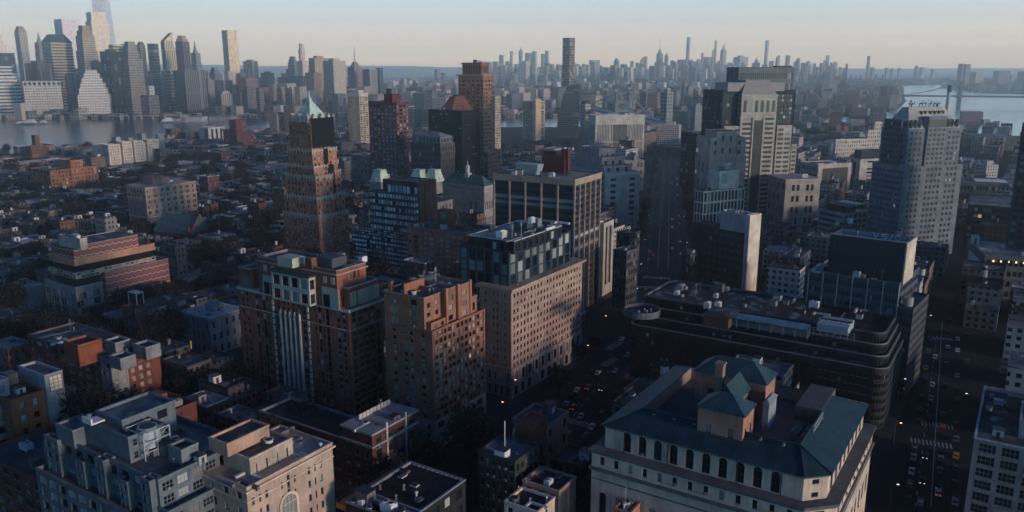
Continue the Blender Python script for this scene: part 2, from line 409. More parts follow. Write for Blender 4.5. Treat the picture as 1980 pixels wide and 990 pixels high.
    def mass(s, x0, x1, y0, y1, z0, z1, right=None, left=None, back=None, **kw):
        """fractions of R, L and Z; right = spec of the right face (Y=y0), left = spec of the left face (X=x0)"""
        x0 *= s.R; x1 *= s.R; y0 *= s.L; y1 *= s.L; z0 *= s.Z; z1 *= s.Z
        e = lambda q: dict(q, emb=True) if q else q
        b1, b2 = (back if isinstance(back, tuple) else (e(left), e(right)))
        s.poly_mass([(x0, y0), (x1, y0), (x1, y1), (x0, y1)], z0, z1, [right, b1, b2, left], **kw)
    def box(s, key, x0, x1, y0, y1, z0, z1, mats=('masonry',), color=None, bottom=True, name=None, parent=None):
        s.part(key, mats, color, name, parent).box(x0, x1, y0, y1, z0, z1, 0, bottom)
    def band(s, z, x1=None, y1=None, h=0.6, out=0.35, key='cornice', color=None, x0=0, y0=0):
        x1 = s.R if x1 is None else x1; y1 = s.L if y1 is None else y1
        s.box(key, x0-out, x1+out, y0-out, y1+out, z, z+h, color=color or tuple(min(0.8, c*1.4) for c in s.col))
    def unit(s, kind, x, y, z, sc=(1, 1, 1), color=(0.35, 0.36, 0.37), rot=0.0):
        s.extra.append((kind, x, y, z, sc, color, rot))
    def clutter(s, x0, x1, y0, y1, z, n, seed=1, kinds=('air_handler', 'vent_pipe', 'fan_unit', 'stair_bulkhead', 'duct', 'skylight', 'pipe_run', 'antenna_mast', 'guard_rail', 'vent_pipe'), big=1.0):
        r = random.Random(seed)
        for _ in range(n):
            k = r.choice(kinds); q = r.uniform(0.7, 1.3)*big; c = r.choice([0.12, 0.2, 0.3, 0.45, 0.6])
            s.unit(k, r.uniform(x0, x1)*s.R, r.uniform(y0, y1)*s.L, z, (q, q, q*r.uniform(0.8, 1.15)), (c, c*1.02, c*1.04), r.choice([0, pi/2, 0, pi]))
    def done(s):
        obs = {}
        for key, (mb, mats, col, nm, par, lab) in s.parts.items():
            if not mb.f: continue
            o = mb.build(nm, mats, obs.get(par, s.root), col); obs[key] = o
            if lab: o['label'] = lab
        cam = s.inv(0, 0)
        W = []
        for wn in s.wins:
            p, ang = wn[0], wn[1]; nx, ny = sin(ang), -cos(ang)      # outward
            vx, vy = cam[0]-p[0], cam[1]-p[1]; d = hypot(vx, vy)
            W.append((-(nx*vx+ny*vy)/d/d if nx*vx+ny*vy > 0 else 1.0, wn))
        W.sort(key=lambda q: q[0])
        rest = {}
        for k, (_, (p, ang, ww, hh, arch, st, gl, nm)) in enumerate(W):
            if k < s.nwin:
                o = link(nm, win_mesh(ww, hh, arch, st+(100 if gl in ('glass', 'blind_glass') and ww > .8 and (hh < 4 or arch) and RA.random() < .22 else 0), gl), s.root, s.frame); o.location = p; o.rotation_euler = (0, 0, ang)
            else:
                rest.setdefault(gl, MB()).add(win_mb(round(ww, 2), round(hh, 2), arch, 9), *p, ang)
        for gl, mb in rest.items():
            o = mb.build('window', [gl, 'painted_metal'], s.root, s.frame); o['kind'] = 'stuff'
        for kind, x, y, z, sc, c, rot in s.extra:
            o = link(kind, rooftop_mesh(kind), s.root, c); o.location = (x, y, z); o.scale = sc; o.rotation_euler = (0, 0, rot)
        s.parts = {}; s.wins = []
        return s
def inset(pts, d):
    n = len(pts); out = []
    for i in range(n):
        p, c, q = pts[i-1], pts[i], pts[(i+1) % n]
        a = np.array((c[0]-p[0], c[1]-p[1])); b = np.array((q[0]-c[0], q[1]-c[1]))
        a = a/max(1e-9, np.linalg.norm(a)); b = b/max(1e-9, np.linalg.norm(b))
        na = np.array((-a[1], a[0])); nb = np.array((-b[1], b[0])); m = na+nb; k = max(0.3, np.dot(m, na))
        out.append((c[0]+m[0]*d/k, c[1]+m[1]*d/k))
    return out
def rect(x0, x1, y0, y1): return [(x0, y0), (x1, y0), (x1, y1), (x0, y1)]
def _hz(s, py, x=0.0, y=0.0):            # height at which local (x, y) shows on row py
    Y = s.w(x, y)[1]; q = (py-CY)/F
    return CH-Y*(q*CT+ST)/(CT-q*ST)
def _fx(s, px, z, y=0.0):                # local X where the plane y=const meets column px
    return reach(*s.w(0, y), z, *s.v, px)
def _fy(s, px, z, x=0.0):
    return reach(*s.w(x, 0), z, *s.u, px)
def _sub(s, mx, my, z, lx, rx):          # local rectangle whose near corner shows at (mx,my), height z
    x, y = s.px(mx, my, z); X, Y = s.w(x, y)
    return x, x+reach(X, Y, z, *s.v, rx), y, y+reach(X, Y, z, *s.u, lx)
Bld.hz, Bld.fx, Bld.fy, Bld.sub = _hz, _fx, _fy, _sub
def hip(mb, x0, x1, y0, y1, z, h, o=0.5, mi=0, gable=None, base=True):
    """hip roof; gable='x' or 'y' runs the ridge to the ends along that axis"""
    x0 -= o; x1 += o; y0 -= o; y1 += o
    w, d = x1-x0, y1-y0; cx, cy = (x0+x1)/2, (y0+y1)/2
    if w >= d if gable is None else gable == 'x':
        k = 0 if gable else d/2; k = min(k, w/2-0.05); a, b = (x0+k, cy, z+h), (x1-k, cy, z+h)
        mb.poly([(x0, y0, z), (x1, y0, z), b, a], mi); mb.poly([(x1, y1, z), (x0, y1, z), a, b], mi)
        mb.poly([(x1, y0, z), (x1, y1, z), b], mi); mb.poly([(x0, y1, z), (x0, y0, z), a], mi)
    else:
        k = 0 if gable else w/2; k = min(k, d/2-0.05); a, b = (cx, y0+k, z+h), (cx, y1-k, z+h)
        mb.poly([(x1, y0, z), (x1, y1, z), b, a], mi); mb.poly([(x0, y1, z), (x0, y0, z), a, b], mi)
        mb.poly([(x0, y0, z), (x1, y0, z), a], mi); mb.poly([(x1, y1, z), (x0, y1, z), b], mi)
    if base: mb.poly([(x0, y0, z), (x0, y1, z), (x1, y1, z), (x1, y0, z)], mi)
def rounded(x0, x1, y0, y1, r, n=7):
    out = []
    for cx, cy, a in ((x0+r, y0+r, pi), (x1-r, y0+r, 1.5*pi), (x1-r, y1-r, 0), (x0+r, y1-r, pi/2)):
        out += [(cx+r*cos(a+pi/2*i/n), cy+r*sin(a+pi/2*i/n)) for i in range(n+1)]
    return out
# ---------------------------------------------------------------- camera, sky, sun, air
cam = bpy.data.cameras.new('camera'); co = bpy.data.objects.new('camera', cam); COL.objects.link(co); SC.camera = co
co.location = (0, 0, CH); co.rotation_euler = (pi/2-TH, 0, 0)
cam.sensor_width = 36.0; cam.lens = 36.0*F/1980.0; cam.clip_start = 1.0; cam.clip_end = 60000
SC.view_settings.view_transform = 'Standard'; SC.view_settings.look = 'None'; SC.view_settings.gamma = 1.0
SC.view_settings.use_curve_mapping = False; SC.view_settings.exposure = EXPO = 0.3
SC.cycles.volume_bounces = 3
SUN_AZ, SUN_EL = radians(125), radians(7.0)      # azimuth clockwise from the viewing direction
SKY_BACK = (0.035, 0.23, 0.46, 1); SKY_BACK_LEFT = (0.15, 0.44, 0.72, 1)
SKY_RAMP = [(0.0, (15.0, 12.0, 11.6)), (0.03, (4.7, 3.95, 5.2)), (0.05, (3.05, 2.7, 3.8)), (0.075, (2.55, 2.45, 3.3)), (0.14, (5.4, 4.8, 4.9)), (0.25, (3.3, 4.0, 5.2)), (0.42, (.02, .46, 1.3)), (1.0, (.0, .14, .6))]
wd = bpy.data.worlds.new('World'); SC.world = wd; wd.use_nodes = True
nt = wd.node_tree; bg = nt.nodes['Background']
sky = nd(nt, 'ShaderNodeTexSky', sky_type='NISHITA'); sky.sun_disc = False
sky.sun_elevation = SUN_EL; sky.sun_rotation = SUN_AZ; sky.altitude = 100; sky.air_density = 1.0; sky.dust_density = 1.2; sky.ozone_density = 2.0
tc = nd(nt, 'ShaderNodeTexCoord'); sp = nd(nt, 'ShaderNodeSeparateXYZ'); nt.links.new(tc.outputs['Generated'], sp.inputs[0])
cr = nd(nt, 'ShaderNodeValToRGB'); nt.links.new(sp.outputs[2], cr.inputs[0])      # dusk sky: bright band low down, deep blue overhead
for k, (p_, c_) in enumerate(SKY_RAMP):
    e = cr.color_ramp.elements[k] if k < 2 else cr.color_ramp.elements.new(p_)
    e.position = p_; e.color = (*c_, 1)
az = mix(nt, remap(nt, sp.outputs[0], -0.5, 0.5, 0, 1), (0.66, 0.63, 0.61, 1), (1.07, 1.04, 1.02, 1))
back = mix(nt, remap(nt, sp.outputs[0], -0.6, 0.35, 0, 1), SKY_BACK_LEFT, SKY_BACK)
tint = mix(nt, remap(nt, sp.outputs[1], -0.1, 0.7, 0, 1), back, (1, 1, 1, 1))
nt.links.new(mix(nt, 1.0, mix(nt, 1.0, sky.outputs[0], cr.outputs[0], 'MULTIPLY'), mix(nt, 1.0, tint, az, 'MULTIPLY'), 'MULTIPLY'), bg.inputs[0]); bg.inputs[1].default_value = 0.11
sl = bpy.data.lights.new('sun', 'SUN'); so = bpy.data.objects.new('sun', sl); COL.objects.link(so)
sl.energy = 2.5; sl.angle = radians(7.0); sl.color = (1.0, 0.72, 0.58)
sd = np.array((sin(SUN_AZ)*cos(SUN_EL), cos(SUN_AZ)*cos(SUN_EL), sin(SUN_EL)))
from mathutils import Vector
so.rotation_euler = Vector(-sd).to_track_quat('-Z', 'Y').to_euler(); so.location = (300, -100, 400)

hz = MB(); hz.box(-17000, 17000, -900, 16500, -3, 470, 0, True)
hm = bpy.data.materials.new('haze'); hm.use_nodes = True; ht = hm.node_tree
ht.nodes.remove(ht.nodes['Principled BSDF'])
pv = nd(ht, 'ShaderNodeVolumePrincipled'); pv.inputs['Color'].default_value = (0.95, 0.985, 0.95, 1)
pv.inputs['Density'].default_value = 1.15e-4; pv.inputs['Anisotropy'].default_value = 0.8
ht.links.new(pv.outputs[0], ht.nodes['Material Output'].inputs['Volume'])
ho = hz.build('haze', [hm]); tag(ho, None, None, kind='stuff')

# ---------------------------------------------------------------- ground, river, hills
g = MB(); g.poly([(-16500, -700, 0), (16500, -700, 0), (16500, 16000, 0), (-16500, 16000, 0)])
tag(g.build('ground', ['asphalt'], None, (0.024, 0.03, 0.036)), None, None, kind='structure')
m, nt, b = new_mat('water'); v, o = objvec(nt)
b.inputs['Base Color'].default_value = (0.012, 0.022, 0.028, 1); b.inputs['Roughness'].default_value = 0.18
bp = nd(nt, 'ShaderNodeBump'); bp.inputs['Strength'].default_value = 0.5; bp.inputs['Distance'].default_value = 1.0
nt.links.new(noise(nt, v, 0.05, 5), bp.inputs['Height']); nt.links.new(bp.outputs[0], b.inputs['Normal']); MATS['water'] = m
NEAR = [(-400, 345), (0, 318), (100, 297), (250, 283), (400, 268), (560, 258), (700, 250), (1000, 246), (1300, 246), (1560, 247), (1700, 246), (1860, 262), (2300, 266)]
FAR = [(2300, 188), (1920, 181), (1870, 176), (1815, 170), (1830, 163), (1730, 166), (1715, 171), (1748, 185), (1752, 196), (1735, 212), (1690, 224), (1560, 226), (1300, 227), (1000, 229), (700, 231), (500, 231), (330, 231), (0, 233), (-400, 238)]
RIVER = [P(*q) for q in NEAR+FAR]
w = MB(); w.poly([(*q, 0.5) for q in RIVER])
tag(w.build('river', ['water']), None, None, kind='structure')
def in_poly(x, y, poly):
    c = False; j = len(poly)-1
    for i in range(len(poly)):
        a, b_ = poly[i], poly[j]
        if (a[1] > y) != (b_[1] > y) and x < (b_[0]-a[0])*(y-a[1])/(b_[1]-a[1])+a[0]: c = not c
        j = i
    return c
h = MB(); rr = random.Random(3)
def ridge(x0, x1, g, t0, t1, amp, step=40, wdt=900):
    n = int((x1-x0)/step); prev = None
    for i in range(n+1):
        t = i/n; px = x0+(x1-x0)*t; ty = t0+(t1-t0)*t+amp*(sin(t*23)+0.6*sin(t*51+2)+rr.uniform(-0.5, 0.5))
        X, Y, Z = at_dist(px, ty, g); k = Y and (Y-wdt)/Y; k2 = (Y+wdt)/Y
        cur = ((X*k, Y*k, -1), (X*(k+1)/2, Y-wdt*0.45, Z*0.6), (X, Y, Z), (X*k2, Y*k2, -1))
        if prev:
            for a in range(3): h.poly([prev[a], cur[a], cur[a+1], prev[a+1]])
        prev = cur
ridge(-300, 1060, 13500, 122, 129.5, 0.9)
ridge(-200, 820, 11000, 127, 133, 0.8)
ridge(820, 2300, 14500, 131, 133, 0.5)
tag(h.build('hills', ['asphalt'], None, (0.34, 0.31, 0.22)), None, None, kind='structure')
# ================================================================ near buildings
W = dict
BRICK = (0.17, 0.065, 0.04); ORANGE = (0.30, 0.115, 0.055); CREAM = (0.42, 0.34, 0.26); STONE = (0.36, 0.32, 0.28); GREYC = (0.20, 0.23, 0.26); PINK = (0.36, 0.23, 0.18)

# ---- courthouse with the green hipped roof
B = Bld('courthouse', 'pale stone courthouse with a dark green hipped roof around its courtyard and arched windows', 'courthouse', 1594, 929, 1171, 1672, z=36, col=(0.56, 0.45, 0.36), nwin=100)
R, L = B.R, B.L; c = 4.5
def ch(o, c=c): return [(c-o*0.4, -o), (R+o, -o), (R+o, L+o), (-o, L+o), (-o, c-o*0.4)]
q2 = L/12
B.poly_mass(ch(0), 29, 36, [W(pat='WWWWWWWW', fl=1, wf=0.5, hf=0.8, arch=True, m=0.05), None, None, W(pat='.WWWWWWWWWW.', fl=1, wf=0.5, hf=0.8, arch=True, m=0.0), W(n=1, fl=2, wf=0.3, hf=0.35)], roof=False)
B.poly_mass(ch(2.6), 24.2, 29, [W(n=10, fl=1, wf=0.3, hf=0.5), None, None, W(n=13, fl=1, wf=0.3, hf=0.5), W(n=1, fl=1, wf=0.3)], roof=False)
B.poly_mass(ch(2.6), 0, 23.4, [W(n=9, fl=1, wf=0.42, hf=0.42, zb=0.3, zt=0.14, arch=True), None, None, W(n=11, fl=1, wf=0.42, hf=0.6, zb=0.35, zt=0.16, arch=True), W(n=1, fl=2, wf=0.3)], key='wall#low', color=(0.52, 0.44, 0.36), roof=False)
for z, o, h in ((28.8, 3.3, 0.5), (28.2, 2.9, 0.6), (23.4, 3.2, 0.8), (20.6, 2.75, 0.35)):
    B.part('cornice', color=(0.13, 0.135, 0.14)).prism(ch(o), z, z+h, bottom=True)  # dark ledge colour also holds the shadow lines along the ledges
B.part('cornice', color=(0.30, 0.27, 0.24)).prism(ch(0.5), 35.2, 35.9, bottom=True)
for k in range(int(L/0.9)): B.part('dentil_course', color=(0.38, 0.33, 0.27)).box(-0.8, -0.45, c+k*0.9, c+k*0.9+0.45, 35.5, 35.95, 0, True) if c+k*0.9 < L else 0
for f in (0.17, 0.36, 0.68, 0.9): B.part('drain_pipe#%d' % (f*100), ('painted_metal',), (0.03, 0.035, 0.04)).box(-0.2, -0.02, f*L-0.12, f*L+0.12, 29.3, 35.2)
o_ = ch(1.0); i_ = inset(ch(0), 7.6); rf = B.part('roof', ('copper_roof',), (0.010, 0.034, 0.050))
rf.loft(o_, 35.9, i_, 39.7, top=False); rf.poly([(p[0], p[1], 35.88) for p in reversed(o_)])
for k in range(5): rf.tube((*o_[k], 36.0), (*i_[k], 39.8), 0.16)
for k in range(5): rf.tube((*i_[k], 39.75), (*i_[(k+1) % 5], 39.75), 0.22)
rr = random.Random(5)
cw = B.part('courtyard_wall', color=(0.33, 0.27, 0.23))
for k in range(5):
    a, b = i_[k], i_[(k+1) % 5]; cw.poly([(*a, 33.0), (*b, 33.0), (*b, 39.7), (*a, 39.7)])
B.part('roof#flat', ('roofing',), (0.045, 0.047, 0.05)).poly([(p[0], p[1], 33.4) for p in i_])
for k in range(7): B.unit('skylight', 6.4, L*(0.2+0.1*k), 39.2, (0.5, 0.4, 0.8), (0.3, 0.3, 0.28))
def pav(mx, my, z, lx, rx, h, key, wall=(0.36, 0.20, 0.15), gable=None, zb=33.2, win=None):
    x0, x1, y0, y1 = B.sub(mx, my, z, lx, rx)
    B.poly_mass(rect(x0, x1, y0, y1), zb, z, [win or W(n=2, fl=1, wf=0.25, hf=0.4), None, None, win or W(n=2, fl=1, wf=0.25, hf=0.4)], key='pavilion_wall#'+key, color=wall, roof=False, mats=('masonry', 'glass'))
    m = B.part('pavilion_roof#'+key, ('copper_roof',), (0.018, 0.052, 0.068), None, 'pavilion_wall#'+key); hip(m, x0, x1, y0, y1, z, h, 0.6, gable=gable)
    return x0, x1, y0, y1
pav(1438, 806, 45, 1350, 1459, 3.6, 'a')
pav(1424, 778, 45, 1384, 1447, 4.4, 'b', gable='x')
pav(1481, 744, 46, 1345, 1500, 4.2, 'c')
x, y = B.px(1391, 748, 46); B.box('chimney', x-1.1, x+1.1, y-1.0, y+1.0, 33.4, 52.5, color=(0.36, 0.22, 0.17)); B.box('chimney', x-1.35, x+1.35, y-1.25, y+1.25, 52.5, 53.0, color=(0.36, 0.22, 0.17))
x0, x1, y0, y1 = B.sub(1588, 792, 40.5, 1538, 1616); B.box('terrace_slab', x0, x1, y0, y1, 33.4, 40.2, color=(0.12, 0.12, 0.12)); B.part('terrace_slab').poly([(x0+.3, y0+.3, 40.21), (x1-.3, y0+.3, 40.21), (x1-.3, y1-.3, 40.21), (x0+.3, y1-.3, 40.21)])
x0, x1, y0, y1 = B.sub(1486, 800, 41, 1474, 1501); B.box('lift_house', x0, x1, y0, y1, 33.4, 43.5, color=(0.25, 0.29, 0.31)); hip(B.part('lift_house'), x0, x1, y0, y1, 43.5, 1.0, 0.3)
x, y = B.px(1565, 822, 39)
for k in range(4): B.unit('air_handler', x+k*2.6-4, y+(k % 2)*3, 33.5, (0.9, 1, 1.9), (0.2, 0.22, 0.24))
for z in (39.6, 41.0): B.box('pipe_rack', x-5, x+5, y-2.2, y-2.0, z, z+0.2, ('painted_metal',), (0.4, 0.42, 0.43))
for k in range(6): B.box('pipe_rack', x-5+2*k, x-4.85+2*k, y-2.2, y-2.0, 33.4, 41.2, ('painted_metal',), (0.4, 0.42, 0.43))
B.done()

# ---- dark terraced building with rounded ends
DK = (0.032, 0.037, 0.045)
B = Bld('terraced_store', 'long dark round cornered building with pale edged terraces behind the green roofed courthouse', 'building', 1716, 716, 1213, None, z=24, R=44, col=DK, glass='office_glass', nwin=60)
R, L = B.R, B.L
lv = [(0, 24.0, 0.0), (1, 27.2, 4.0), (2, 30.4, 8.0), (3, 33.6, 11.5)]
for k, z, o in lv:
    p = rounded(o, R, o*0.3, L-o*0.15, 5.0)
    z0 = 0 if k == 0 else lv[k-1][1]-0.9
    sp = [None]*len(p); sp[-1] = W(n=40, fl=7 if k == 0 else 1, wf=0.6, hf=0.5, m=0.01, zt=0.08 if k == 0 else 0.3); sp[7] = W(n=10, fl=7 if k == 0 else 1, wf=0.6, hf=0.5, zt=0.08)
    for e in list(range(0, 7))+list(range(24, 31)): sp[e] = W(n=1, fl=7 if k == 0 else 1, wf=0.7, hf=0.5, emb=True, zt=0.08)
    B.poly_mass(p, z0, z, sp, rim=0.9, roofcol=(0.03, 0.033, 0.036), rimcol=(0.17, 0.21, 0.235) if k < 3 else (0.10, 0.12, 0.135))
top = 33.6
def flat(py, px, z): return B.px(px, py, z)
x, y = B.px(1241, 603, top); rg = B.part('round_turret', color=(0.10, 0.115, 0.125))
rg.cyl(x, y, top-1, top+1.6, 7.4, n=28, top=False); rg.cyl(x, y, top-1, top+1.6, 6.8, n=28, top=False)
for i in range(28): a0, a1 = 2*pi*i/28, 2*pi*(i+1)/28; rg.poly([(x+r*cos(a), y+r*sin(a), top+1.6) for r, a in ((7.4, a0), (7.4, a1), (6.8, a1), (6.8, a0))])
B.part('turret_floor', ('roofing',), (0.03, 0.04, 0.05)).cyl(x, y, top-0.6, top+0.3, 6.75, n=28)
for s_ in range(5): B.unit('vent_pipe', x+R_.uniform(-4, 4), y+R_.uniform(-4, 4), top+0.3, (0.9, 0.9, 0.8), (0.5, 0.52, 0.52))
# rooftop bar: brown cabin, awning, posts
x0, x1, y0, y1 = B.sub(1408, 632, top, 1360, 1428); B.box('roof_cabin', x0, x1, y0, y1, top-0.9, top+3.2, color=(0.13, 0.075, 0.055)); hip(B.part('cabin_roof', ('roofing',), (0.06, 0.05, 0.05), None, 'roof_cabin'), x0, x1, y0, y1, top+3.2, 1.0, 0.8)
x0, x1, y0, y1 = B.sub(1560, 652, top, 1402, 1580)
aw = B.part('awning', ('copper_roof',), (0.10, 0.20, 0.26)); aw.poly([(x0, y0, top+2.7), (x0, y1, top+2.7), (x0+4.0, y1, top+3.8), (x0+4.0, y0, top+3.8)]); aw.poly([(x0, y0, top+2.6), (x0, y1, top+2.6), (x0+4.0, y1, top+3.7), (x0+4.0, y0, top+3.7)])
B.box('bar_wall', x0+4, x0+4.4, y0, y1, top-0.9, top+3.6, color=(0.16, 0.17, 0.19)); B.box('bar_wall', x0+2, x0+2.2, y0, y1, top-0.9, top+1.0, color=(0.16, 0.17, 0.19))
n = int((y1-y0)/4)
for k in range(n+1): B.box('awning_post', x0+0.1, x0+0.3, y0+(y1-y0)*k/n-0.1, y0+(y1-y0)*k/n+0.1, top-0.9, top+2.7, ('painted_metal',), (0.25, 0.27, 0.28))
for px in (1368, 1388): x, y = B.px(px, 590, top+2); B.unit('air_handler', x, y, top+0.6, (0.9, 1.2, 1.3), (0.62, 0.58, 0.52), 0)
x0, x1, y0, y1 = B.sub(1640, 634, top+2.5, 1580, 1652); B.box('cooling_tower', x0, x1, y0, y1, top-0.5, top+2.4, ('painted_metal',), (0.30, 0.36, 0.38))
for k in range(6):
    f = (k+0.5)/6; m = B.part('cooling_fan', ('painted_metal', MATS['dark_trim']), (0.5, 0.55, 0.56), None, 'cooling_tower'); m.cyl((x0+x1)/2, y0+(y1-y0)*f, top+2.4, top+2.8, min(1.6, (x1-x0)*0.4), n=14); m.cyl((x0+x1)/2, y0+(y1-y0)*f, top+2.81, top+2.82, min(1.3, (x1-x0)*0.32), n=14, mi=1)
for k in range(9):
    f = k/8; yy = y0-3+(y1-y0+8)*f; B.box('screen_fence', x0-4.1, x0-3.9, yy-0.1, yy+0.1, top-0.9, top+1.8, ('painted_metal',), (0.3, 0.36, 0.38))
for z in (-0.2, 0.8, 1.7): B.box('screen_fence', x0-4.15, x0-4.0, y0-3, y1+5, top+z, top+z+0.14)
B.clutter(0.45, 0.95, 0.08, 0.9, top-0.9, 26, 4)
B.done()

# ---- grey concrete apartments bottom left
B = Bld('grey_apartments', 'blue grey concrete apartment block with stepped terraces and a boxy rooftop penthouse', 'apartment block', 305, 928, 96, 473, z=36, col=(0.115, 0.145, 0.168), frame=(0.2, 0.22, 0.24), glass='blind_glass', nwin=100)
R, L = B.R, B.L
B.mass(0, 1, 0, 1, 0, 1, W(pat='WWWWWW', fl=10, wf=0.74, hf=0.66, m=0.02, style=1, zt=0.02), W(pat='WWWWWWWWW', fl=10, wf=0.62, hf=0.64, m=0.02, style=1, zt=0.02), rim=1.0, roofcol=(0.10, 0.13, 0.145))
zl = 29.0
B.poly_mass(rect(-0.3, R+5, -3.2, 0.5), 0, zl, [W(pat='WWWWWWW', fl=8, wf=0.74, hf=0.64, style=1), W(n=1, fl=8), None, W(n=1, fl=8, wf=0.6)], roofcol=(0.10, 0.13, 0.145))
B.poly_mass(rect(-3.4, 0.5, -3.1, L+3), 0, zl-2.5, [W(n=1, fl=7), None, W(n=1, fl=7), W(pat='WWWWWWWWWWW', fl=7, wf=0.62, hf=0.64, style=1)], roofcol=(0.10, 0.12, 0.13))
for k, (f0, f1) in enumerate(((0.02, 0.1), (0.22, 0.3), (0.42, 0.5), (0.62, 0.70), (0.86, 1.0))):
    B.poly_mass(rect(-1.6, 1.5, f0*L, f1*L), 20, 36-(k % 2)*2.9, [None, None, None, W(n=2, fl=5, wf=0.55, hf=0.6)], key='bay', rim=0.7, roofcol=(0.10, 0.13, 0.145))
x0, x1, y0, y1 = B.sub(247, 846, 42, 152, 318)
B.poly_mass(rect(x0, x1, y0, y1), 35, 42, [W(n=3, fl=2, wf=0.4), None, None, None], key='penthouse', roofcol=(0.09, 0.125, 0.145))
B.poly_mass(rect(x0+3, x1+8, y0+7, y1-3), 35, 43.6, [W(n=2, fl=2, wf=0.4), None, None, None], key='penthouse', roofcol=(0.09, 0.125, 0.145), rim=0.7)
B.poly_mass(rect(x0-3, x0+4, y1-2, y1+6), 35, 40, [None]*4, key='penthouse', roofcol=(0.09, 0.125, 0.145), rim=0.6)
x, y = B.px(180, 805, 44); B.box('tilted_panel', x-1.8, x+1.8, y-2, y+2, 42.6, 43.0, ('painted_metal',), (0.62, 0.62, 0.58)); B.box('tilted_panel', x-1.8, x-1.4, y-2, y+2, 43.0, 44.2)
# steel framed cooling tower
x, y = B.px(287, 846, 39); fr = B.part('cooling_tower', ('painted_metal', MATS['dark_trim']), (0.34, 0.39, 0.41))
fr.cyl(x, y, 37.2, 41.5, 3.0, 2.7, n=18); fr.cyl(x, y, 41.5, 42.2, 2.2, 2.4, n=18); fr.cyl(x, y, 42.21, 42.22, 2.0, n=18, mi=1)
sf = B.part('steel_frame', ('painted_metal',), (0.30, 0.34, 0.36))
for sx in (-3.6, 0, 3.6):
    for sy in (-3.6, 3.6): sf.box(x+sx-0.13, x+sx+0.13, y+sy-0.13, y+sy+0.13, 35, 42)
for z in (37, 39.5, 42):
    for q in (-3.6, 3.6): sf.box(x-3.7, x+3.7, y+q-0.1, y+q+0.1, z-0.12, z+0.12, 0, True); sf.box(x+q-0.1, x+q+0.1, y-3.7, y+3.7, z-0.12, z+0.12, 0, True)
for q in (-3.6, 3.6): sf.tube((x-3.6, y+q, 37), (x+3.6, y+q, 42), 0.1); sf.tube((x+q, y-3.6, 37), (x+q, y+3.6, 42), 0.1)
x, y = B.px(355, 874, 37); B.poly_mass(rect(x-2.4, x+2.4, y-2.6, y+2.6), 35, 39.2, [None]*4, key='lift_house', rim=0.6, color=(0.16, 0.19, 0.21))
B.unit('stair_bulkhead', x+1, y-5, 35.1, (0.7, 0.8, 0.8), (0.3, 0.33, 0.35)); B.clutter(0.15, 0.9, 0.05, 0.4, 35, 9, 3); B.clutter(0.1, 0.95, 0.0, 0.02, zl-0.9, 3, 8, ('vent_pipe',))
B.done()

# ---- cream building beside it
B = Bld('cream_hotel', 'cream stone building with tall arched window and cream penthouse beside the blue grey apartments', 'building', 476, 943, None, 642, z=33, L=20, col=(0.42, 0.31, 0.25), nwin=100)
R, L = B.R, B.L
B.mass(0, 1, 0, 1, 0, 1, W(pat='WnW.nTn.WnW.', fl=8, wf=0.3, hf=0.5, zt=0.07, m=0.01), W(n=4, fl=8, wf=0.35), rim=1.3, roofcol=(0.12, 0.13, 0.14), rimcol=(0.45, 0.36, 0.28))
B.band(31.6, h=0.45, out=0.6, x1=R, y1=L); B.band(28.9, h=0.3, out=0.2); B.band(14.0, h=0.3, out=0.25)
xm = R*0.44; a = B.part('arch_surround', color=(0.6, 0.47, 0.36))
for k in range(13):
    t0, t1 = pi*k/13, pi*(k+1)/13; a.poly([(xm+r*cos(t), -0.25, 23+r*sin(t)) for r, t in ((3.1, t0), (3.1, t1), (2.4, t1), (2.4, t0))])
a.box(xm-3.1, xm-2.4, -0.25, 0, 8, 23); a.box(xm+2.4, xm+3.1, -0.25, 0, 8, 23)
ag = B.part('arched_window', ('glass',)); ag.poly([(xm-2.4, -0.06, 8), (xm+2.4, -0.06, 8)]+[(xm+2.4*cos(pi*k/12), -0.06, 23+2.4*sin(pi*k/12)) for k in range(13)])
for k in range(1, 4): a.box(xm-2.4+1.2*k-0.08, xm-2.4+1.2*k+0.08, -0.16, -0.04, 8, 24.8)
for z in (14, 18, 23): a.box(xm-2.4, xm+2.4, -0.18, -0.04, z, z+(1.2 if z < 20 else 0.2))
x0, x1, y0, y1 = B.sub(482, 887, 37, 430, 565); B.poly_mass(rect(x0, x1, y0, y1), 31, 37, [W(n=4, fl=1, wf=0.15, hf=0.4), W(n=2, fl=1, emb=True), None, None], key='penthouse', color=(0.42, 0.34, 0.27), roofcol=(0.13, 0.14, 0.15), rim=0.5)
B.poly_mass(rect(x1-16, x1-3, y0+5, y0+12), 37, 40.5, [None]*4, key='lift_house', color=(0.42, 0.27, 0.2), rim=0.5)
B.unit('fan_unit', x1-5, y0+3, 37, (1.3, 1.3, 0.7), (0.5, 0.48, 0.45)); B.clutter(0.05, 0.95, 0.05, 0.25, 31.8, 6, 12, ('vent_pipe', 'duct')); B.clutter(0.6, 0.97, 0.4, 0.9, 31.8, 4, 13)
B.done()

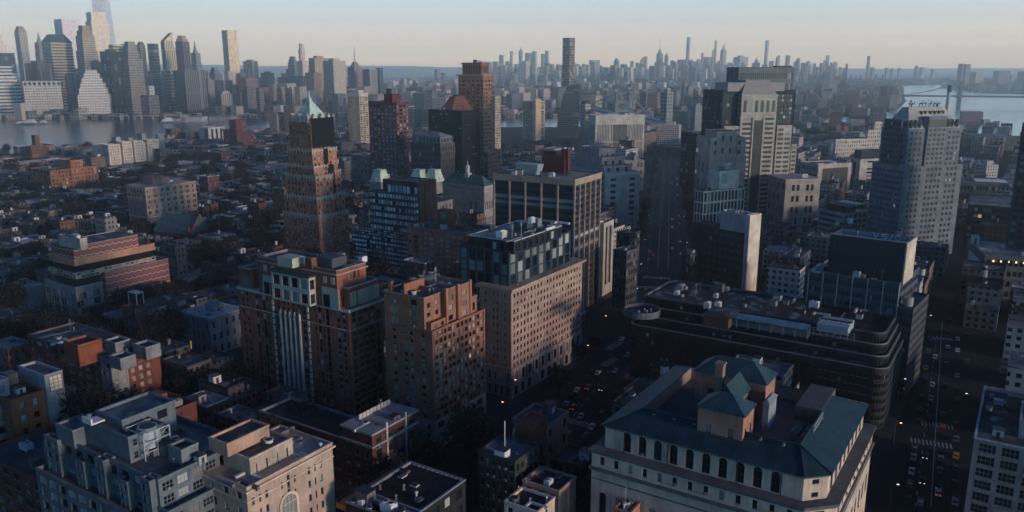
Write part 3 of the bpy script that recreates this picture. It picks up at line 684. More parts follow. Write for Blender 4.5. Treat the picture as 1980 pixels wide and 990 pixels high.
# ---- big brick tower with white pilasters
B = Bld('brick_tower', 'broad dark red brick tower with white pilasters, white cornice and cream panelled penthouse storey', 'tower', 674, 600, 459, 739, by=822, col=(0.26, 0.095, 0.068), nwin=100, glass='glass')
R, L, Z = B.R, B.L, B.Z
B.mass(0, 1, 0, 1, 0, 1, W(pat='TWWWT', fl=17, wf=0.64, hf=0.62, m=0.05, zt=0.02), W(pat='WW.TnTn.nWWWWWWn.nTnT.WW', fl=17, wf=0.6, hf=0.62, m=0.02, zt=0.02), rim=0.3, roofcol=(0.07, 0.075, 0.08), rimcol=(0.5, 0.47, 0.42))
B.band(Z-0.9, h=0.9, out=0.5, color=(0.55, 0.50, 0.44)); B.band(Z-8.0, h=0.25, out=0.12, color=(0.3, 0.2, 0.16))
z1 = B.hz(557, 0.8, 0.8); yl = B.fy(644, Z); yr = B.fy(487, Z)
cp = dict(color=(0.24, 0.09, 0.065), rim=0.8, roofcol=(0.09, 0.10, 0.11), rimcol=(0.34, 0.29, 0.25))
B.poly_mass(rect(0.7, R-0.5, 0.7, yl), Z, z1, [W(pat='TWT', fl=1, wf=0.9, hf=0.6, zt=0.2, emb=True, dep=0.1), None, None, W(n=1, fl=1, wf=0.45, hf=0.5, sill=0.15)], key='penthouse', **cp)
B.poly_mass(rect(0.7, R*0.5, yr, L-0.7), Z, z1, [None, None, None, W(n=1, fl=1, wf=0.5, hf=0.5, sill=0.15)], key='penthouse', **cp)
hp = z1-Z; pnl = lambda k: B.part('cream_panel#%s' % k, color=(0.50, 0.42, 0.34))
for f0, f1 in ((0.09, 0.27), (0.30, 0.74), (0.77, 0.95)): pnl(f0).box(R*f0, R*f1, 0.45, 0.68, Z+0.6, Z+hp*0.76)
for k in range(9): pnl(0.30).box(R*0.30+R*0.44*k/8-0.1, R*0.30+R*0.44*k/8+0.1, 0.3, 0.46, Z+0.6, Z+hp*0.76)
x0, x1, y0, y1 = B.sub(650, 523, z1+6.5, 497, 707); zc = z1+6.5
B.poly_mass(rect(x0, x1, y0, y1), Z, zc, [W(pat='..nWn.', fl=2, wf=0.4, hf=0.5, zb=0.2), None, None, None], key='penthouse', color=(0.25, 0.09, 0.065), rim=1.0, roofcol=(0.06, 0.065, 0.07), rimcol=(0.26, 0.24, 0.23))
B.part('penthouse_cornice', color=(0.36, 0.27, 0.22)).prism(inset(rect(x0, x1, y0, y1), -0.6), zc-1.9, zc-1.4, bottom=True)
Ln = y1-y0
for f in (0.1, 0.2, 0.39, 0.49, 0.59, 0.69, 0.86, 0.95): pnl('w%s' % f).box(x0-0.15, x0+0.0, y1-Ln*f-1.0, y1-Ln*f+0.9, zc-5.4, zc-2.9)
for fa, fb in ((0.06, 0.25), (0.82, 1.02)):
    ya, yb = y1-Ln*fb, y1-Ln*fa; pnl('s%s' % fa).box(x0-0.3, x0, ya, yb, Z, Z+hp*0.95)
    for q in (0.08, 0.53): B.part('penthouse_window#%s%s' % (fa, q), ('glass',)).poly([(x0-0.33, ya+(yb-ya)*q, Z+0.2), (x0-0.33, ya+(yb-ya)*(q+0.39), Z+0.2), (x0-0.33, ya+(yb-ya)*(q+0.39), Z+hp*0.62), (x0-0.33, ya+(yb-ya)*q, Z+hp*0.62)])
ya, yb = y1-Ln*0.74, y1-Ln*0.26; lg = B.part('loggia', color=(0.46, 0.42, 0.37)); zt = Z+hp*1.35
B.face(lg, (x0-3.2, yb), (x0-3.2, ya), Z, zt, W(n=4, fl=2, wf=0.72, hf=0.68, m=0.02, name='loggia_window', zt=0.0)); B.face(lg, (x0-3.2, ya), (x0, ya), Z, zt, W(n=1, fl=2, wf=0.7, hf=0.66, zt=0.0)); lg.poly([(x0-3.2, yb, Z), (x0, yb, Z), (x0, yb, zt), (x0-3.2, yb, zt)])
B.box('loggia_roof', x0-3.8, x0+0.1, ya-0.6, yb+0.6, zt, zt+0.7, ('painted_metal',), (0.05, 0.065, 0.075))
zb_ = B.hz(770, 0, B.fy(565, Z/2)); zt_ = B.hz(607, 0, B.fy(562, Z*0.8)); pl = [B.fy(p, Z*0.75) for p in (546, 555, 564, 573, 582)]
for y in pl: B.box('pilaster#%.1f' % y, -0.9, 0.0, y-0.35, y+0.35, zb_, zt_, color=(0.48, 0.46, 0.43)); hip(B.part('pilaster#%.1f' % y), -0.9, 0.0, y-0.4, y+0.4, zt_, 1.3, 0.1)
B.box('pilaster_rail', -0.6, 0.0, pl[-1], pl[0], zt_-1.2, zt_-0.8)
pc = B.part('porch', color=(0.45, 0.46, 0.45)); zp = B.hz(766, -4, pl[2])
for y in (pl[0]+1.5, pl[0]-2, pl[2], pl[4]+2, pl[4]-1.5): pc.box(-4.0, -3.3, y-0.4, y+0.4, 0, zp)
pc.box(-4.4, 0, pl[4]-2.2, pl[0]+2.2, zp, zp+1.5, 0, True)
for p in (530, 597):
    y = B.fy(p, Z*0.8)
    for k in range(17): B.box('strip_panel#%d' % p, -0.35, 0.0, y-0.45, y+0.45, Z-2.2-Z/17*k-1.9, Z-2.2-Z/17*k, color=(0.6, 0.57, 0.5))
    B.box('finial#%d' % p, -0.5, 0.2, y-0.4, y+0.4, Z, Z+4.5, color=(0.4, 0.42, 0.43))
B.clutter(0.3, 0.95, 0.1, 0.6, zc-1.0, 10, 21); x, y = B.px(562, 498, zc+2); B.box('lift_house', x-3, x+3, y-4, y+4, zc-1, zc+2.6, color=(0.42, 0.42, 0.35)); x, y = B.px(640, 505, zc+1); B.box('machine_room', x-3.5, x+4, y-4, y+4, zc-1, zc+3.0, color=(0.07, 0.075, 0.085))
x, y = B.px(602, 508, zc+1); B.box('brick_stack', x-1.3, x+1.3, y-1.5, y+1.5, zc-1, zc+3, color=(0.2, 0.08, 0.055))
for k in range(3): x, y = B.px(567+k*10, 502, zc); q = B.part('dish#%d' % k, ('painted_metal',), (0.7, 0.68, 0.64)); q.cyl(x, y, zc-0.9, zc+0.5, 0.3, n=8); q.cyl(x, y, zc+0.5, zc+0.9, 0.6, 1.0, n=12)
B.done()

# ---- brick podium in front of it
B = Bld('brick_annex', 'low dark brick annex with pale cornice at the foot of the broad red brick tower', 'building', 719, 840, 660, 806, z=20.5, col=(0.105, 0.05, 0.042), nwin=60)
R, L, Z = B.R, B.L, B.Z
B.mass(0, 1, 0, 1, 0, 1, W(pat='TWWT', fl=5, wf=0.45, hf=0.6, zt=0.1), W(n=3, fl=5, wf=0.4, hf=0.55, zt=0.1), rim=1.0, roofcol=(0.035, 0.04, 0.045), rimcol=(0.30, 0.32, 0.33))
B.band(Z-4.6, h=0.6, out=0.5, color=(0.30, 0.31, 0.32)); B.band(Z-0.5, h=0.6, out=0.4, color=(0.28, 0.30, 0.31))
ye = B.fy(502, 15.5)
B.poly_mass(rect(-0.05, 14, L, ye), 0, Z-4.4, [None, None, None, W(n=16, fl=4, wf=0.4, hf=0.55, zt=0.1)], key='wall', rim=0.8, roofcol=(0.03, 0.033, 0.038), rimcol=(0.25, 0.28, 0.30))
for f in (0.3, 0.72):
    x = R*f; B.box('pier#%d' % (f*10), x-0.35, x+0.35, -0.5, 0, 0, Z+1.6, color=(0.40, 0.40, 0.40))
for k in range(9): B.box('louvre_screen', R*0.25+R*0.7*k/9, R*0.25+R*0.7*(k+0.85)/9, L*0.8, L*0.8+0.3, Z-0.8, Z+1.9, ('painted_metal',), (0.42, 0.40, 0.38))
B.clutter(0.12, 0.9, 0.12, 0.7, Z-0.9, 9, 5)
B.done()

# ---- orange brick stepped tower
B = Bld('orange_tower', 'stepped orange brick tower with a pale limestone base, right of the broad red brick tower', 'tower', 836, 641, 744, 938, by=874, col=(0.25, 0.115, 0.08), nwin=100, glass='blind_glass')
R, L, Z = B.R, B.L, B.Z
zs = Z*0.25
B.poly_mass(rect(0, R, 0, L), 0, zs, [W(pat='WWWWW', fl=3, wf=0.6, hf=0.68, style=1, m=0.03), None, None, W(n=5, fl=3, wf=0.35)], key='stone_base', color=(0.38, 0.30, 0.25), roof=False)
B.poly_mass(rect(0.05, R-0.05, 0.05, L), zs, Z, [W(pat='nnnnnnnnnnnn', fl=12, wf=0.56, hf=0.6, m=0.03, zt=0.01), W(n=5, fl=12, emb=True), None, W(pat='.W.WW.W.', fl=12, wf=0.64, hf=0.55)], rim=0.8, roofcol=(0.07, 0.08, 0.09))
B.box('stone_band', -0.12, R+0.12, -0.12, L, zs-0.4, zs+0.25, color=(0.42, 0.34, 0.28))
zt = B.hz(577, 0, L*0.14); y0 = L*0.16
for f0, f1, dz, yy in ((0.0, 0.30, 0.0, y0), (0.30, 0.52, 0.8, y0*0.55), (0.52, 0.75, 0.9, y0*0.3), (0.75, 0.88, -5.0, y0*0.3)):
    B.poly_mass(rect(R*f0+0.05, R*f1, yy, L), Z-0.5, zt+dz, [W(n=1 if f0 else 2, fl=3 if dz > -1 else 1, wf=0.38, hf=0.5, zt=0.12), W(n=3, fl=2, emb=True) if f0 > 0.6 else None, None, W(n=2, fl=3, wf=0.35) if f0 == 0 else None], key='upper_wall', color=(0.29, 0.14, 0.095), rim=0.9, roofcol=(0.10, 0.125, 0.14), rimcol=(0.30, 0.20, 0.15))
B.poly_mass(rect(0.9, R*0.3, y0*0.35, y0+0.1), Z-0.5, Z+2.4, [W(n=2, fl=1, wf=0.4, hf=0.5), None, None, None], key='upper_wall', color=(0.30, 0.13, 0.07), rim=0.5)
for k in range(13): B.box('brick_rib', R*0.03+R*0.94*k/12-0.2, R*0.03+R*0.94*k/12+0.2, -0.2, 0.05, zs, Z+0.1, color=(0.31, 0.13, 0.075)) if k % 2 == 0 else 0
for f in (0.30, 0.52, 0.75): B.box('buttress#%d' % (f*100), R*f-0.5, R*f+0.5, y0*0.2, y0*0.5, Z, zt+1.6, color=(0.32, 0.15, 0.09))
B.box('screen_wall', R*0.05, R*0.4, L*0.62, L*0.66, zt-0.9, zt+3.0, color=(0.30, 0.13, 0.08)); B.box('screen_wall', R*0.05, R*0.09, L*0.9, L*0.97, zt-0.9, zt+3.2)
for f in (0.45, 0.6, 0.78): B.unit('fan_unit', R*f, L*0.93, zt-0.2, (1.1, 1.1, 1.5), (0.4, 0.30, 0.25))
tk = B.part('roof_tank', ('painted_metal',), (0.06, 0.075, 0.09)); tk.box(R*0.35, R*0.8, L*0.75, L*0.86, zt-0.9, zt+1.5)
B.clutter(0.1, 0.7, 0.25, 0.9, zt-0.9, 14, 6)
B.done()

# ---- bank with glass top
B = Bld('stone_office_block', 'pinkish stone office block carrying a set back dark glass top, above a pilastered base', 'office block', 988.6, 562, 927, 1126, by=772, col=(0.37, 0.25, 0.20), nwin=100, frame=(0.03, 0.03, 0.035))
R, L, Z = B.R, B.L, B.Z
zb = Z*0.27
B.poly_mass(rect(0, R, 0, L), zb, Z, [W(pat='W'*22, fl=10, wf=0.48, hf=0.54, m=0.015, zt=0.03), W(n=6, fl=10, emb=True), None, W(pat='.W.WW.W.', fl=10, wf=0.4, hf=0.5, m=0.02, zt=0.03)], rim=0.6, roofcol=(0.07, 0.085, 0.095))
B.poly_mass(rect(-0.3, R+0.3, -0.3, L), 0, zb, [W(pat='W'*11, fl=2, wf=0.5, hf=0.72, arch=False, m=0.015, style=1), None, None, W(n=5, fl=2, wf=0.35, hf=0.6, m=0.02)], key='stone_base', color=(0.34, 0.28, 0.25), roof=False)
for k in range(12): x = R*0.015+R*0.97*k/11; B.box('pilaster#%d' % k, x-0.45, x+0.45, -0.9, -0.3, zb*0.42, zb, color=(0.40, 0.34, 0.30))
B.band(zb, h=0.7, out=0.6, color=(0.36, 0.28, 0.24)); B.band(zb*0.42, h=0.5, out=0.8, color=(0.33, 0.28, 0.25)); B.band(Z-0.3, h=0.9, out=1.3, color=(0.12, 0.13, 0.14)); B.band(Z-5.3, h=0.3, out=0.15)
zg = B.hz(487, 3, 3)
x1 = B.fx(1104, zg, 3.0); y1 = B.fy(888, zg, 3.0)
B.poly_mass(rect(3, x1, 3, y1), Z, zg, [W(pat='W'*9, fl=3, wf=0.68, hf=0.92, style=1, glass='blind_glass', m=0.01, zt=0.04), None, None, W(pat='WWWWWW', fl=3, wf=0.72, hf=0.92, style=1, glass='blind_glass', m=0.01, zt=0.04)], key='glass_storey', color=(0.025, 0.05, 0.07), rim=1.0, roofcol=(0.025, 0.028, 0.03), rimcol=(0.03, 0.045, 0.055))
zr = zg+4.4; xa, xb, ya, yb = B.sub(994, 466, zr, 905, 1086)
B.poly_mass(rect(xa, xb, ya, yb), zg-1, zr, [W(n=8, fl=1, wf=0.6, hf=0.6, emb=True), None, None, W(n=6, fl=1, wf=0.5, emb=True)], key='roof_deck', color=(0.02, 0.026, 0.034), rim=0.25, roofcol=(0.10, 0.12, 0.135), rimcol=(0.36, 0.40, 0.42))
x, y = B.px(970, 452, zr+1.5); B.unit('air_handler', x, y, zr-0.2, (1.1, 1.5, 1.4), (0.72, 0.70, 0.66), 0)
for px, py, w, d, h, c in ((1012, 428, 2.2, 3.2, 3.2, 0.07), (1036, 422, 1.6, 2.0, 4.2, 0.2), (1058, 427, 2, 2.6, 2.4, 0.06), (938, 434, 2, 4, 1.4, 0.05)): x, y = B.px(px, py, zr+h); B.box('machine_room#%d' % px, x-w, x+w, y-d, y+d, zr-0.3, zr+h, ('painted_metal',), (c*0.8, c, c*1.15))
x, y = B.px(1028, 412, zr+8); B.unit('air_handler', x, y, zr+3.9, (.9, .9, 1.1), (0.7, 0.7, 0.68)); B.unit('duct', x+8, y-4, zr, (1.2, 1.2, 1.4), (0.6, 0.62, 0.62))
B.clutter(0.1, 0.75, 0.1, 0.5, zr-0.2, 16, 9); B.clutter(0.1, 0.85, 0.06, 0.1, Z-0.5, 8, 10, ('vent_pipe', 'skylight'))
B.done()
# ================================================================ middle distance buildings
# ---- dark tower with pale vertical piers
B = Bld('pier_tower', 'dark office tower striped with pale vertical piers, a maroon machine house on its roof', 'office tower', 1111, 347, 955, 1161.5, by=612, a=radians(29.5), col=(0.33, 0.25, 0.20), glass='office_glass')
R, L, Z = B.R, B.L, B.Z
gl = B.part('curtain_wall', ('office_glass', 'masonry'), (0.05, 0.06, 0.075))
fl = 22
for k in range(fl):
    z0 = (Z-3)*k/fl; z1 = (Z-3)*(k+0.55)/fl; z2 = (Z-3)*(k+1)/fl
    for p, q in (((0.4, 0.4), (R, 0.4)), ((0.4, L), (0.4, 0.4))):
        gl.poly([(*p, z0), (*q, z0), (*q, z1), (*p, z1)], 0)
    gl.box(0.3, R, 0.3, L, z1, z2, 1)
gl.poly([(R-.1, 0, 0), (R-.1, L, 0), (R-.1, L, Z), (R-.1, 0, Z)], 1); gl.poly([(0, L-.1, 0), (R, L-.1, 0), (R, L-.1, Z), (0, L-.1, Z)], 1)
for k in range(6):
    y = L*k/5; B.box('pier#l%d' % k, -0.3, 0.6, y-0.45, y+0.45, 0, Z-3, color=(0.36, 0.28, 0.23))
    x = R*k/5
    if k: B.box('pier#r%d' % k, x-0.4, x+0.4, -0.3, 0.6, 0, Z-3, color=(0.40, 0.27, 0.21))
B.poly_mass(rect(-0.5, R+0.5, -0.5, L+0.5), Z-3.2, Z, [None]*4, key='roof_fascia', color=(0.36, 0.27, 0.21), rim=0.4, roofcol=(0.22, 0.19, 0.165), mats=('masonry',))
B.part('lobby', ('office_glass',)).box(-0.2, R, -0.2, L, 0.0, 0.3)
zp = Z+9; xa, xb, ya, yb = B.sub(1092, 302, zp, 1048, 1103)
B.box('machine_house', xa, xb, ya, yb, Z-0.5, zp, color=(0.10, 0.03, 0.035)); B.box('machine_house', xa+2, xb-3, yb-7, yb, zp, zp+2.0)
B.box('stair_tower', xa+1, xa+4, ya-1.5, ya+2.5, Z, zp+3.5, color=(0.11, 0.035, 0.04))
x, y = B.px(1024, 318, Z+5); q = B.part('cooling_tower', ('painted_metal',), (0.24, 0.28, 0.30)); q.loft(rect(x-3, x+3, y-6, y+6), Z+1.5, rect(x-3.6, x+3.6, y-6.8, y+6.8), Z+5.5); q.box(x-2.5, x+2.5, y-5, y+5, Z-.4, Z+1.5)
B.clutter(0.1, 0.5, 0.3, 0.95, Z-0.4, 8, 31)
B.done()
# pale fin walled block beside it
B = Bld('slit_window_block', 'tall blank pale block with one dark window strip, right of the pale piered tower', 'building', 1168, 432, 1150, 1187, by=574, a=radians(29.5), col=(0.40, 0.36, 0.31))
B.mass(0, 1, 0, 1, 0, 1, W(pat='.TTT.', fl=1, wf=0.86, m=0.0, zb=0.12), W(pat='.T.', fl=1, wf=0.5), roofcol=(0.04, 0.045, 0.05)); B.clutter(0.2, 0.8, 0.2, 0.8, B.Z-0.9, 4, 2)
B.done()

# ---- stepped brick tower with green pyramid
B = Bld('pyramid_tower', 'ornate stepped brown brick skyscraper crowned with a pale green copper pyramid', 'skyscraper', 616, 418, 548, 673, by=520, col=(0.36, 0.16, 0.10), nwin=100, frame=(0.3, 0.29, 0.27), glass='blind_glass')
R, L, Z = B.R, B.L, B.Z
SB = (0.36, 0.16, 0.10); TR = (0.46, 0.37, 0.31)
def step(key, x0, x1, y0, y1, z0, z1, nr, nl, fl, trim=True):
    B.poly_mass(rect(x0, x1, y0, y1), z0, z1, [W(n=nr, fl=fl, wf=0.5, hf=0.55, zt=0.02), W(n=nl, fl=fl, wf=0.4, emb=True), W(n=nr, fl=fl, wf=0.4, emb=True), W(n=nl, fl=fl, wf=0.5, hf=0.55, zt=0.02)], key=key, color=SB, rim=0.5, roofcol=(0.06, 0.06, 0.065), rimcol=TR)
    if trim:
        m = B.part('terracotta_crown', color=TR); h = min(3.2, (z1-z0)*0.25)
        for a, b, n, ax in ((y0, y1, max(3, int((y1-y0)/2.6)), 0), (x0, x1, max(3, int((x1-x0)/2.6)), 1)):
            for k in range(n+1):
                t = a+(b-a)*k/n
                if ax == 0: m.box(x0-0.3, x0-0.03, t-0.35, t+0.35, z1-h, z1+0.9, 0, True)
                else: m.box(t-0.35, t+0.35, y0-0.3, y0-0.03, z1-h, z1+0.9, 0, True)
        m.box(x0-0.22, x1+0.22, y0-0.22, y0-0.02, z1-h*0.45, z1-h*0.2, 0, True); m.box(x0-0.22, x0-0.02, y0-0.22, y1+0.22, z1-h*0.45, z1-h*0.2, 0, True)
step('wall', 0, R, 0, L, 0, Z, 11, 11, 17)
z2 = B.hz(381, R*0.1, L*0.1); z3 = B.hz(341, R*0.1, L*0.1); z4 = B.hz(322, R*0.1, L*0.1); z5 = B.hz(290, R*0.1, L*0.1); zs = B.hz(236, R*0.1, L*0.1)
step('wall', R*0.02, R*0.62, L*0.04, L*0.96, Z-1, z2, 6, 9, 3); step('wall', R*0.66, R*0.99, L*0.06, L*0.9, Z-1, z2+1, 3, 7, 3)
step('wall', R*0.04, R*0.60, L*0.06, L*0.90, z2-1, z3, 5, 8, 4); step('wall', R*0.68, R*0.95, L*0.12, L*0.86, z2-1, z3+2, 2, 6, 4)
step('wall', R*0.05, R*0.50, L*0.10, L*0.86, z3-1, z4, 4, 7, 2); step('wall', R*0.7, R*0.9, L*0.14, L*0.8, z3-1, z4+2, 2, 6, 3)
step('wall', R*0.06, R*0.86, L*0.13, L*0.82, z4-1, z5, 6, 6, 3)
xs = B.fx(570, zs, 0); x1 = R*0.8; ys0 = L*0.15; ys1 = L*0.76
step('wall#shaft', R*0.08, x1, ys0, ys1, z5-1, zs, 7, 7, 7, False)
m = B.part('pyramid_roof', ('copper_roof',), (0.40, 0.50, 0.44)); a_ = B.hz(186, (R*0.08+x1)/2, (ys0+ys1)/2)
xa, xb = R*0.08+.3, x1-.3; cx, cy = (xa+xb)/2, (ys0+ys1)/2
m.loft(rect(xa, xb, ys0+.5, ys1-.5), zs-1, rect(cx-1.1, cx+1.1, cy-1.1, cy+1.1), a_-3)
for k in range(4): q = inset(rect(xa, xb, ys0+.5, ys1-.5), 0.1)[k]; m.tube((*q, zs-1), (cx, cy, a_-3), 0.28)
m.box(cx-1, cx+1, cy-1, cy+1, a_-3, a_-1, 0, True); B.part('finial', ('copper_roof',), (0.42, 0.52, 0.48)).cyl(cx, cy, a_-1, a_+3.5, 0.5, 0.1)
for f in (0.15, 0.5, 0.85):
    y = ys0+(ys1-ys0)*f; d = B.part('dormer', color=TR); d.box(xa-0.6, xa+1.6, y-1.0, y+1.0, zs-1, zs+2.6); hip(d, xa-0.6, xa+1.6, y-1, y+1, zs+2.6, 2.2, 0.1, gable='x')
    x = xa+(xb-xa)*f; d.box(x-1, x+1, ys0-.1, ys0+1.8, zs-1, zs+2.6); hip(d, x-1, x+1, ys0-.1, ys0+1.8, zs+2.6, 2.2, 0.1, gable='y')
nt_ = B.part('netting_and_dark_recess', ('masonry',), (.008, .011, .016)); nt_.box(R*.08+.3, x1+.5, ys0-.45, ys0-.1, z5+1, zs+2.2, 0, True); nt_.box(x1+.1, x1+.45, ys0-.4, ys1, z5+1, zs+2.2, 0, True)
for za, zb, xa_, xb_, y_ in ((z4, z5, R*.42, R*.56, L*.13), (z3, z4, R*.52, R*.69, L*.10), (z2, z3, R*.61, R*.67, L*.06), (Z, z2, R*.63, R*.655, L*.05)): B.box('netting_and_dark_recess', xa_, xb_, y_-.4, y_+.6, za, zb)  # near-black boxes also fill the recesses between the lower bays
x, y = R*0.3, L*0.45
B.part('flagpole', ('painted_metal',), (0.6, 0.6, 0.58)).tube((1, -0.8, 22), (1, -0.8, 40), 0.22)
B.done()

# ---- terraced office with pale window bands
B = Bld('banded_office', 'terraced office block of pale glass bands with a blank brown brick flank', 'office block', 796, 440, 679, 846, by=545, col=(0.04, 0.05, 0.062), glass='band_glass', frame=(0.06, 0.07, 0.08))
R, L, Z = B.R, B.L, B.Z
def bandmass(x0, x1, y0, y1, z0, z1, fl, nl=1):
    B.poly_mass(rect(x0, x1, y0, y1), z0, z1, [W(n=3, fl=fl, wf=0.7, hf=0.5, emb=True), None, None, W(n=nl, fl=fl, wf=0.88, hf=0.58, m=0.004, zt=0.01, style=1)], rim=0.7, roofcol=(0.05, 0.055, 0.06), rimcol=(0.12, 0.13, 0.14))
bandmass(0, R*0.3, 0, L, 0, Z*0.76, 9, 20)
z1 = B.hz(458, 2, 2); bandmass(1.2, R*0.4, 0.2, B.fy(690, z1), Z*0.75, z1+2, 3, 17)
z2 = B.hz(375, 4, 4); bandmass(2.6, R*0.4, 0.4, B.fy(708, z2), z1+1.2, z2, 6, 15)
z3 = B.hz(352, R*.3, 4); yq = B.fy(738, z3)
B.poly_mass(rect(R*0.3, R, 0.2, yq+6), 0, z3, [None, None, None, W(n=9, fl=1, wf=0.85, hf=0.96)], key='brick_flank', color=(0.135, 0.065, 0.055), rim=0.7, roofcol=(0.09, 0.09, 0.095))
B.box('drain_strip', R*0.52, R*0.55, -0.1, 0.2, 0, z3, ('painted_metal',), (0.02, 0.02, 0.025))
B.clutter(0.4, 0.95, 0.05, 0.6, z3-0.7, 7, 14)
B.done()

# ---- orange apartment block
B = Bld('punched_brick_block', 'plain red brick apartment block with paired white windows and a square orange brick chimney house', 'apartment block', 900, 452, 786, 930, by=575, col=(0.36, 0.135, 0.085), glass='blind_glass', frame=(0.35, 0.35, 0.34))
R, L, Z = B.R, B.L, B.Z
B.mass(0, 1, 0, 1, 0, 1, W(n=6, fl=12, wf=0.5), W(pat='nWnnWnnWnW', fl=12, wf=0.55, hf=0.5), rim=0.8, roofcol=(0.15, 0.17, 0.18)); x0, x1, y0, y1 = B.sub(868, 408, Z+9, 845, 881); B.box('chimney_house', x0, x1, y0, y1, Z-1, Z+9, color=(0.30, 0.11, 0.06)); B.box('louvre', x0-0.1, x0, y0+(y1-y0)*0.3, y0+(y1-y0)*0.7, Z+4, Z+8, ('painted_metal',), (0.2, 0.2, 0.2))
x, y = B.px(893, 432, Z+2); B.box('brick_lid', x-2, x+2, y-3, y+3, Z-1, Z+1.6, color=(0.32, 0.13, 0.07)); B.clutter(0.1, 0.9, 0.1, 0.95, Z-0.8, 11, 15)
B.done()

# ---- hipped hall with cupola
B = Bld('cupola_hall', 'grey stone public hall with low green hipped roof and a small white cupola', 'hall', 936, 362, 856, 954, by=470, col=(0.26, 0.25, 0.24))
R, L, Z = B.R, B.L, B.Z
B.mass(0, 1, 0, 1, 0, 1, W(n=4, fl=3, wf=0.35, hf=0.5, zt=0.2), W(pat='.WW..WW.', fl=3, wf=0.35, hf=0.5, zt=0.2), roof=False); B.band(Z-4, h=0.6, out=0.4); B.band(Z-0.2, h=0.8, out=0.8)
hip(B.part('roof', ('copper_roof',), (0.04, 0.085, 0.09)), 0, R, 0, L, Z+0.6, 7.0, 0.6)
cx, cy, zr = R/2, L/2, Z+7; c = B.part('cupola', color=(0.40, 0.45, 0.44)); c.box(cx-2.2, cx+2.2, cy-2.2, cy+2.2, zr-2.5, zr+1.5); c.cyl(cx, cy, zr+1.5, zr+6, 1.7, n=8); c.cyl(cx, cy, zr+6, zr+8, 2.0, 0.6, n=8); c.cyl(cx, cy, zr+8, zr+12, 0.4, 0.1, n=6)
B.done()

# ---- three pale mansard pavilions on one courthouse
B = Bld('mansard_court', 'old stone court building with three pale green mansard pavilion roofs', 'building', 846, 392, 714, 880, by=470, col=(0.20, 0.20, 0.20))
R, L, Z = B.R, B.L, B.Z
B.mass(0, 1, 0, 1, 0, 1, W(n=5, fl=5, wf=0.4, hf=0.5), W(n=12, fl=5, wf=0.4, hf=0.5), rim=0.6)
for k, (px, py, w) in enumerate(((735, 345, 17), (811, 345, 17), (840, 340, 17))):
    zt = Z+4; x, y = B.px(px, 350, zt); s = 6.2; m = B.part('pavilion#%d' % k, color=(0.24, 0.24, 0.23)); m.box(x-s, x+s, y-s, y+s, Z-6, zt)
    m = B.part('mansard_roof#%d' % k, ('copper_roof',), (0.40, 0.48, 0.41), None, 'pavilion#%d' % k); e = lambda q: rect(x-q, x+q, y-q, y+q)
    m.loft(e(s+.4), zt, e(s*0.9), zt+2.2, top=False); m.loft(e(s*0.9), zt+2.2, e(s*0.62), zt+8.6, top=False); m.loft(e(s*0.62), zt+8.6, e(s*0.66), zt+10)
    m.box(x-s*0.98, x-s*.8, y-0.6, y+0.6, zt+0.5, zt+3.4); m.box(x-0.6, x+0.6, y-s*0.98, y-s*.8, zt+0.5, zt+3.4)
B.done()

# ---- dark red slab tower
B = Bld('balcony_slab', 'dark red brick apartment slab with pale floor lines and a maroon lift house on top', 'tower', 766, 196, 712, 789, by=392, a=radians(28), col=(0.115, 0.045, 0.055), glass='blind_glass', frame=(0.3, 0.3, 0.32), nwin=100)
R, L, Z = B.R, B.L, B.Z
B.mass(0, 1, 0, 1, 0, 1, W(pat='nWWn', fl=26, wf=0.55, hf=0.5, emb=True), W(pat='WWWWWWW', fl=26, wf=0.62, hf=0.5), rim=0.7, roofcol=(0.08, 0.085, 0.09), rimcol=(0.3, 0.27, 0.26))
for k in range(1, 26): B.box('floor_line', -0.25, R+0.1, -0.15, L+0.1, Z*0.97*k/26-0.15, Z*0.97*k/26+0.2, color=(0.21, 0.17, 0.18)) 
x0, x1, y0, y1 = B.sub(758, 182, Z+7, 742, 773); B.box('lift_house', x0, x1, y0, y1, Z-1, Z+7, color=(0.13, 0.03, 0.035)); x, y = (x0+x1)/2, (y0+y1)/2+3; B.part('roof_tank', color=(0.03, 0.03, 0.04)).cyl(x, y, Z+7, Z+12, 2.6, n=12)
B.done()

# ---- brick tower with a crown
B = Bld('crown_tower', 'tall warm brick tower with a colonnaded crown rising above the horizon', 'tower', 934, 146, 886, 952, by=368, a=radians(26), col=(0.30, 0.155, 0.10), nwin=100)
R, L, Z = B.R, B.L, B.Z
B.mass(0, 1, 0, 1, 0, 1, W(pat='nWWn', fl=28, wf=0.45, hf=0.5, emb=True), W(pat='nWWWWn', fl=28, wf=0.42, hf=0.5), rim=0.5, rimcol=(0.45, 0.36, 0.32), roofcol=(0.1, 0.09, 0.09)); B.band(Z-0.4, h=1.2, out=1.6, color=(0.42, 0.30, 0.24)); B.band(Z-8, h=0.5, out=0.3, color=(0.38, 0.22, 0.15))
zt = B.hz(121, 2, 2); B.poly_mass(rect(R*.08, R*0.9, L*0.1, L*0.86), Z-0.5, zt, [W(n=4, fl=1, wf=0.6, hf=0.75, zb=0.1, zt=0.1), W(n=6, fl=1, wf=0.5, emb=True), None, W(n=7, fl=1, wf=0.6, hf=0.75, zb=0.1, zt=0.1)], key='crown', color=(0.28, 0.14, 0.09), rim=0.5, roofcol=(0.08, 0.07, 0.07)); B.part('crown_cornice', color=(0.26, 0.12, 0.08)).prism(inset(rect(R*.08, R*.9, L*.1, L*.86), -1.0), zt-1.6, zt-0.4, bottom=True)
B.part('roof_tank', color=(0.08, 0.04, 0.04)).cyl(R*.5, L*.5, zt-.5, zt+3, 2.2, n=10)
zb = B.hz(292, R*0.5, -2)
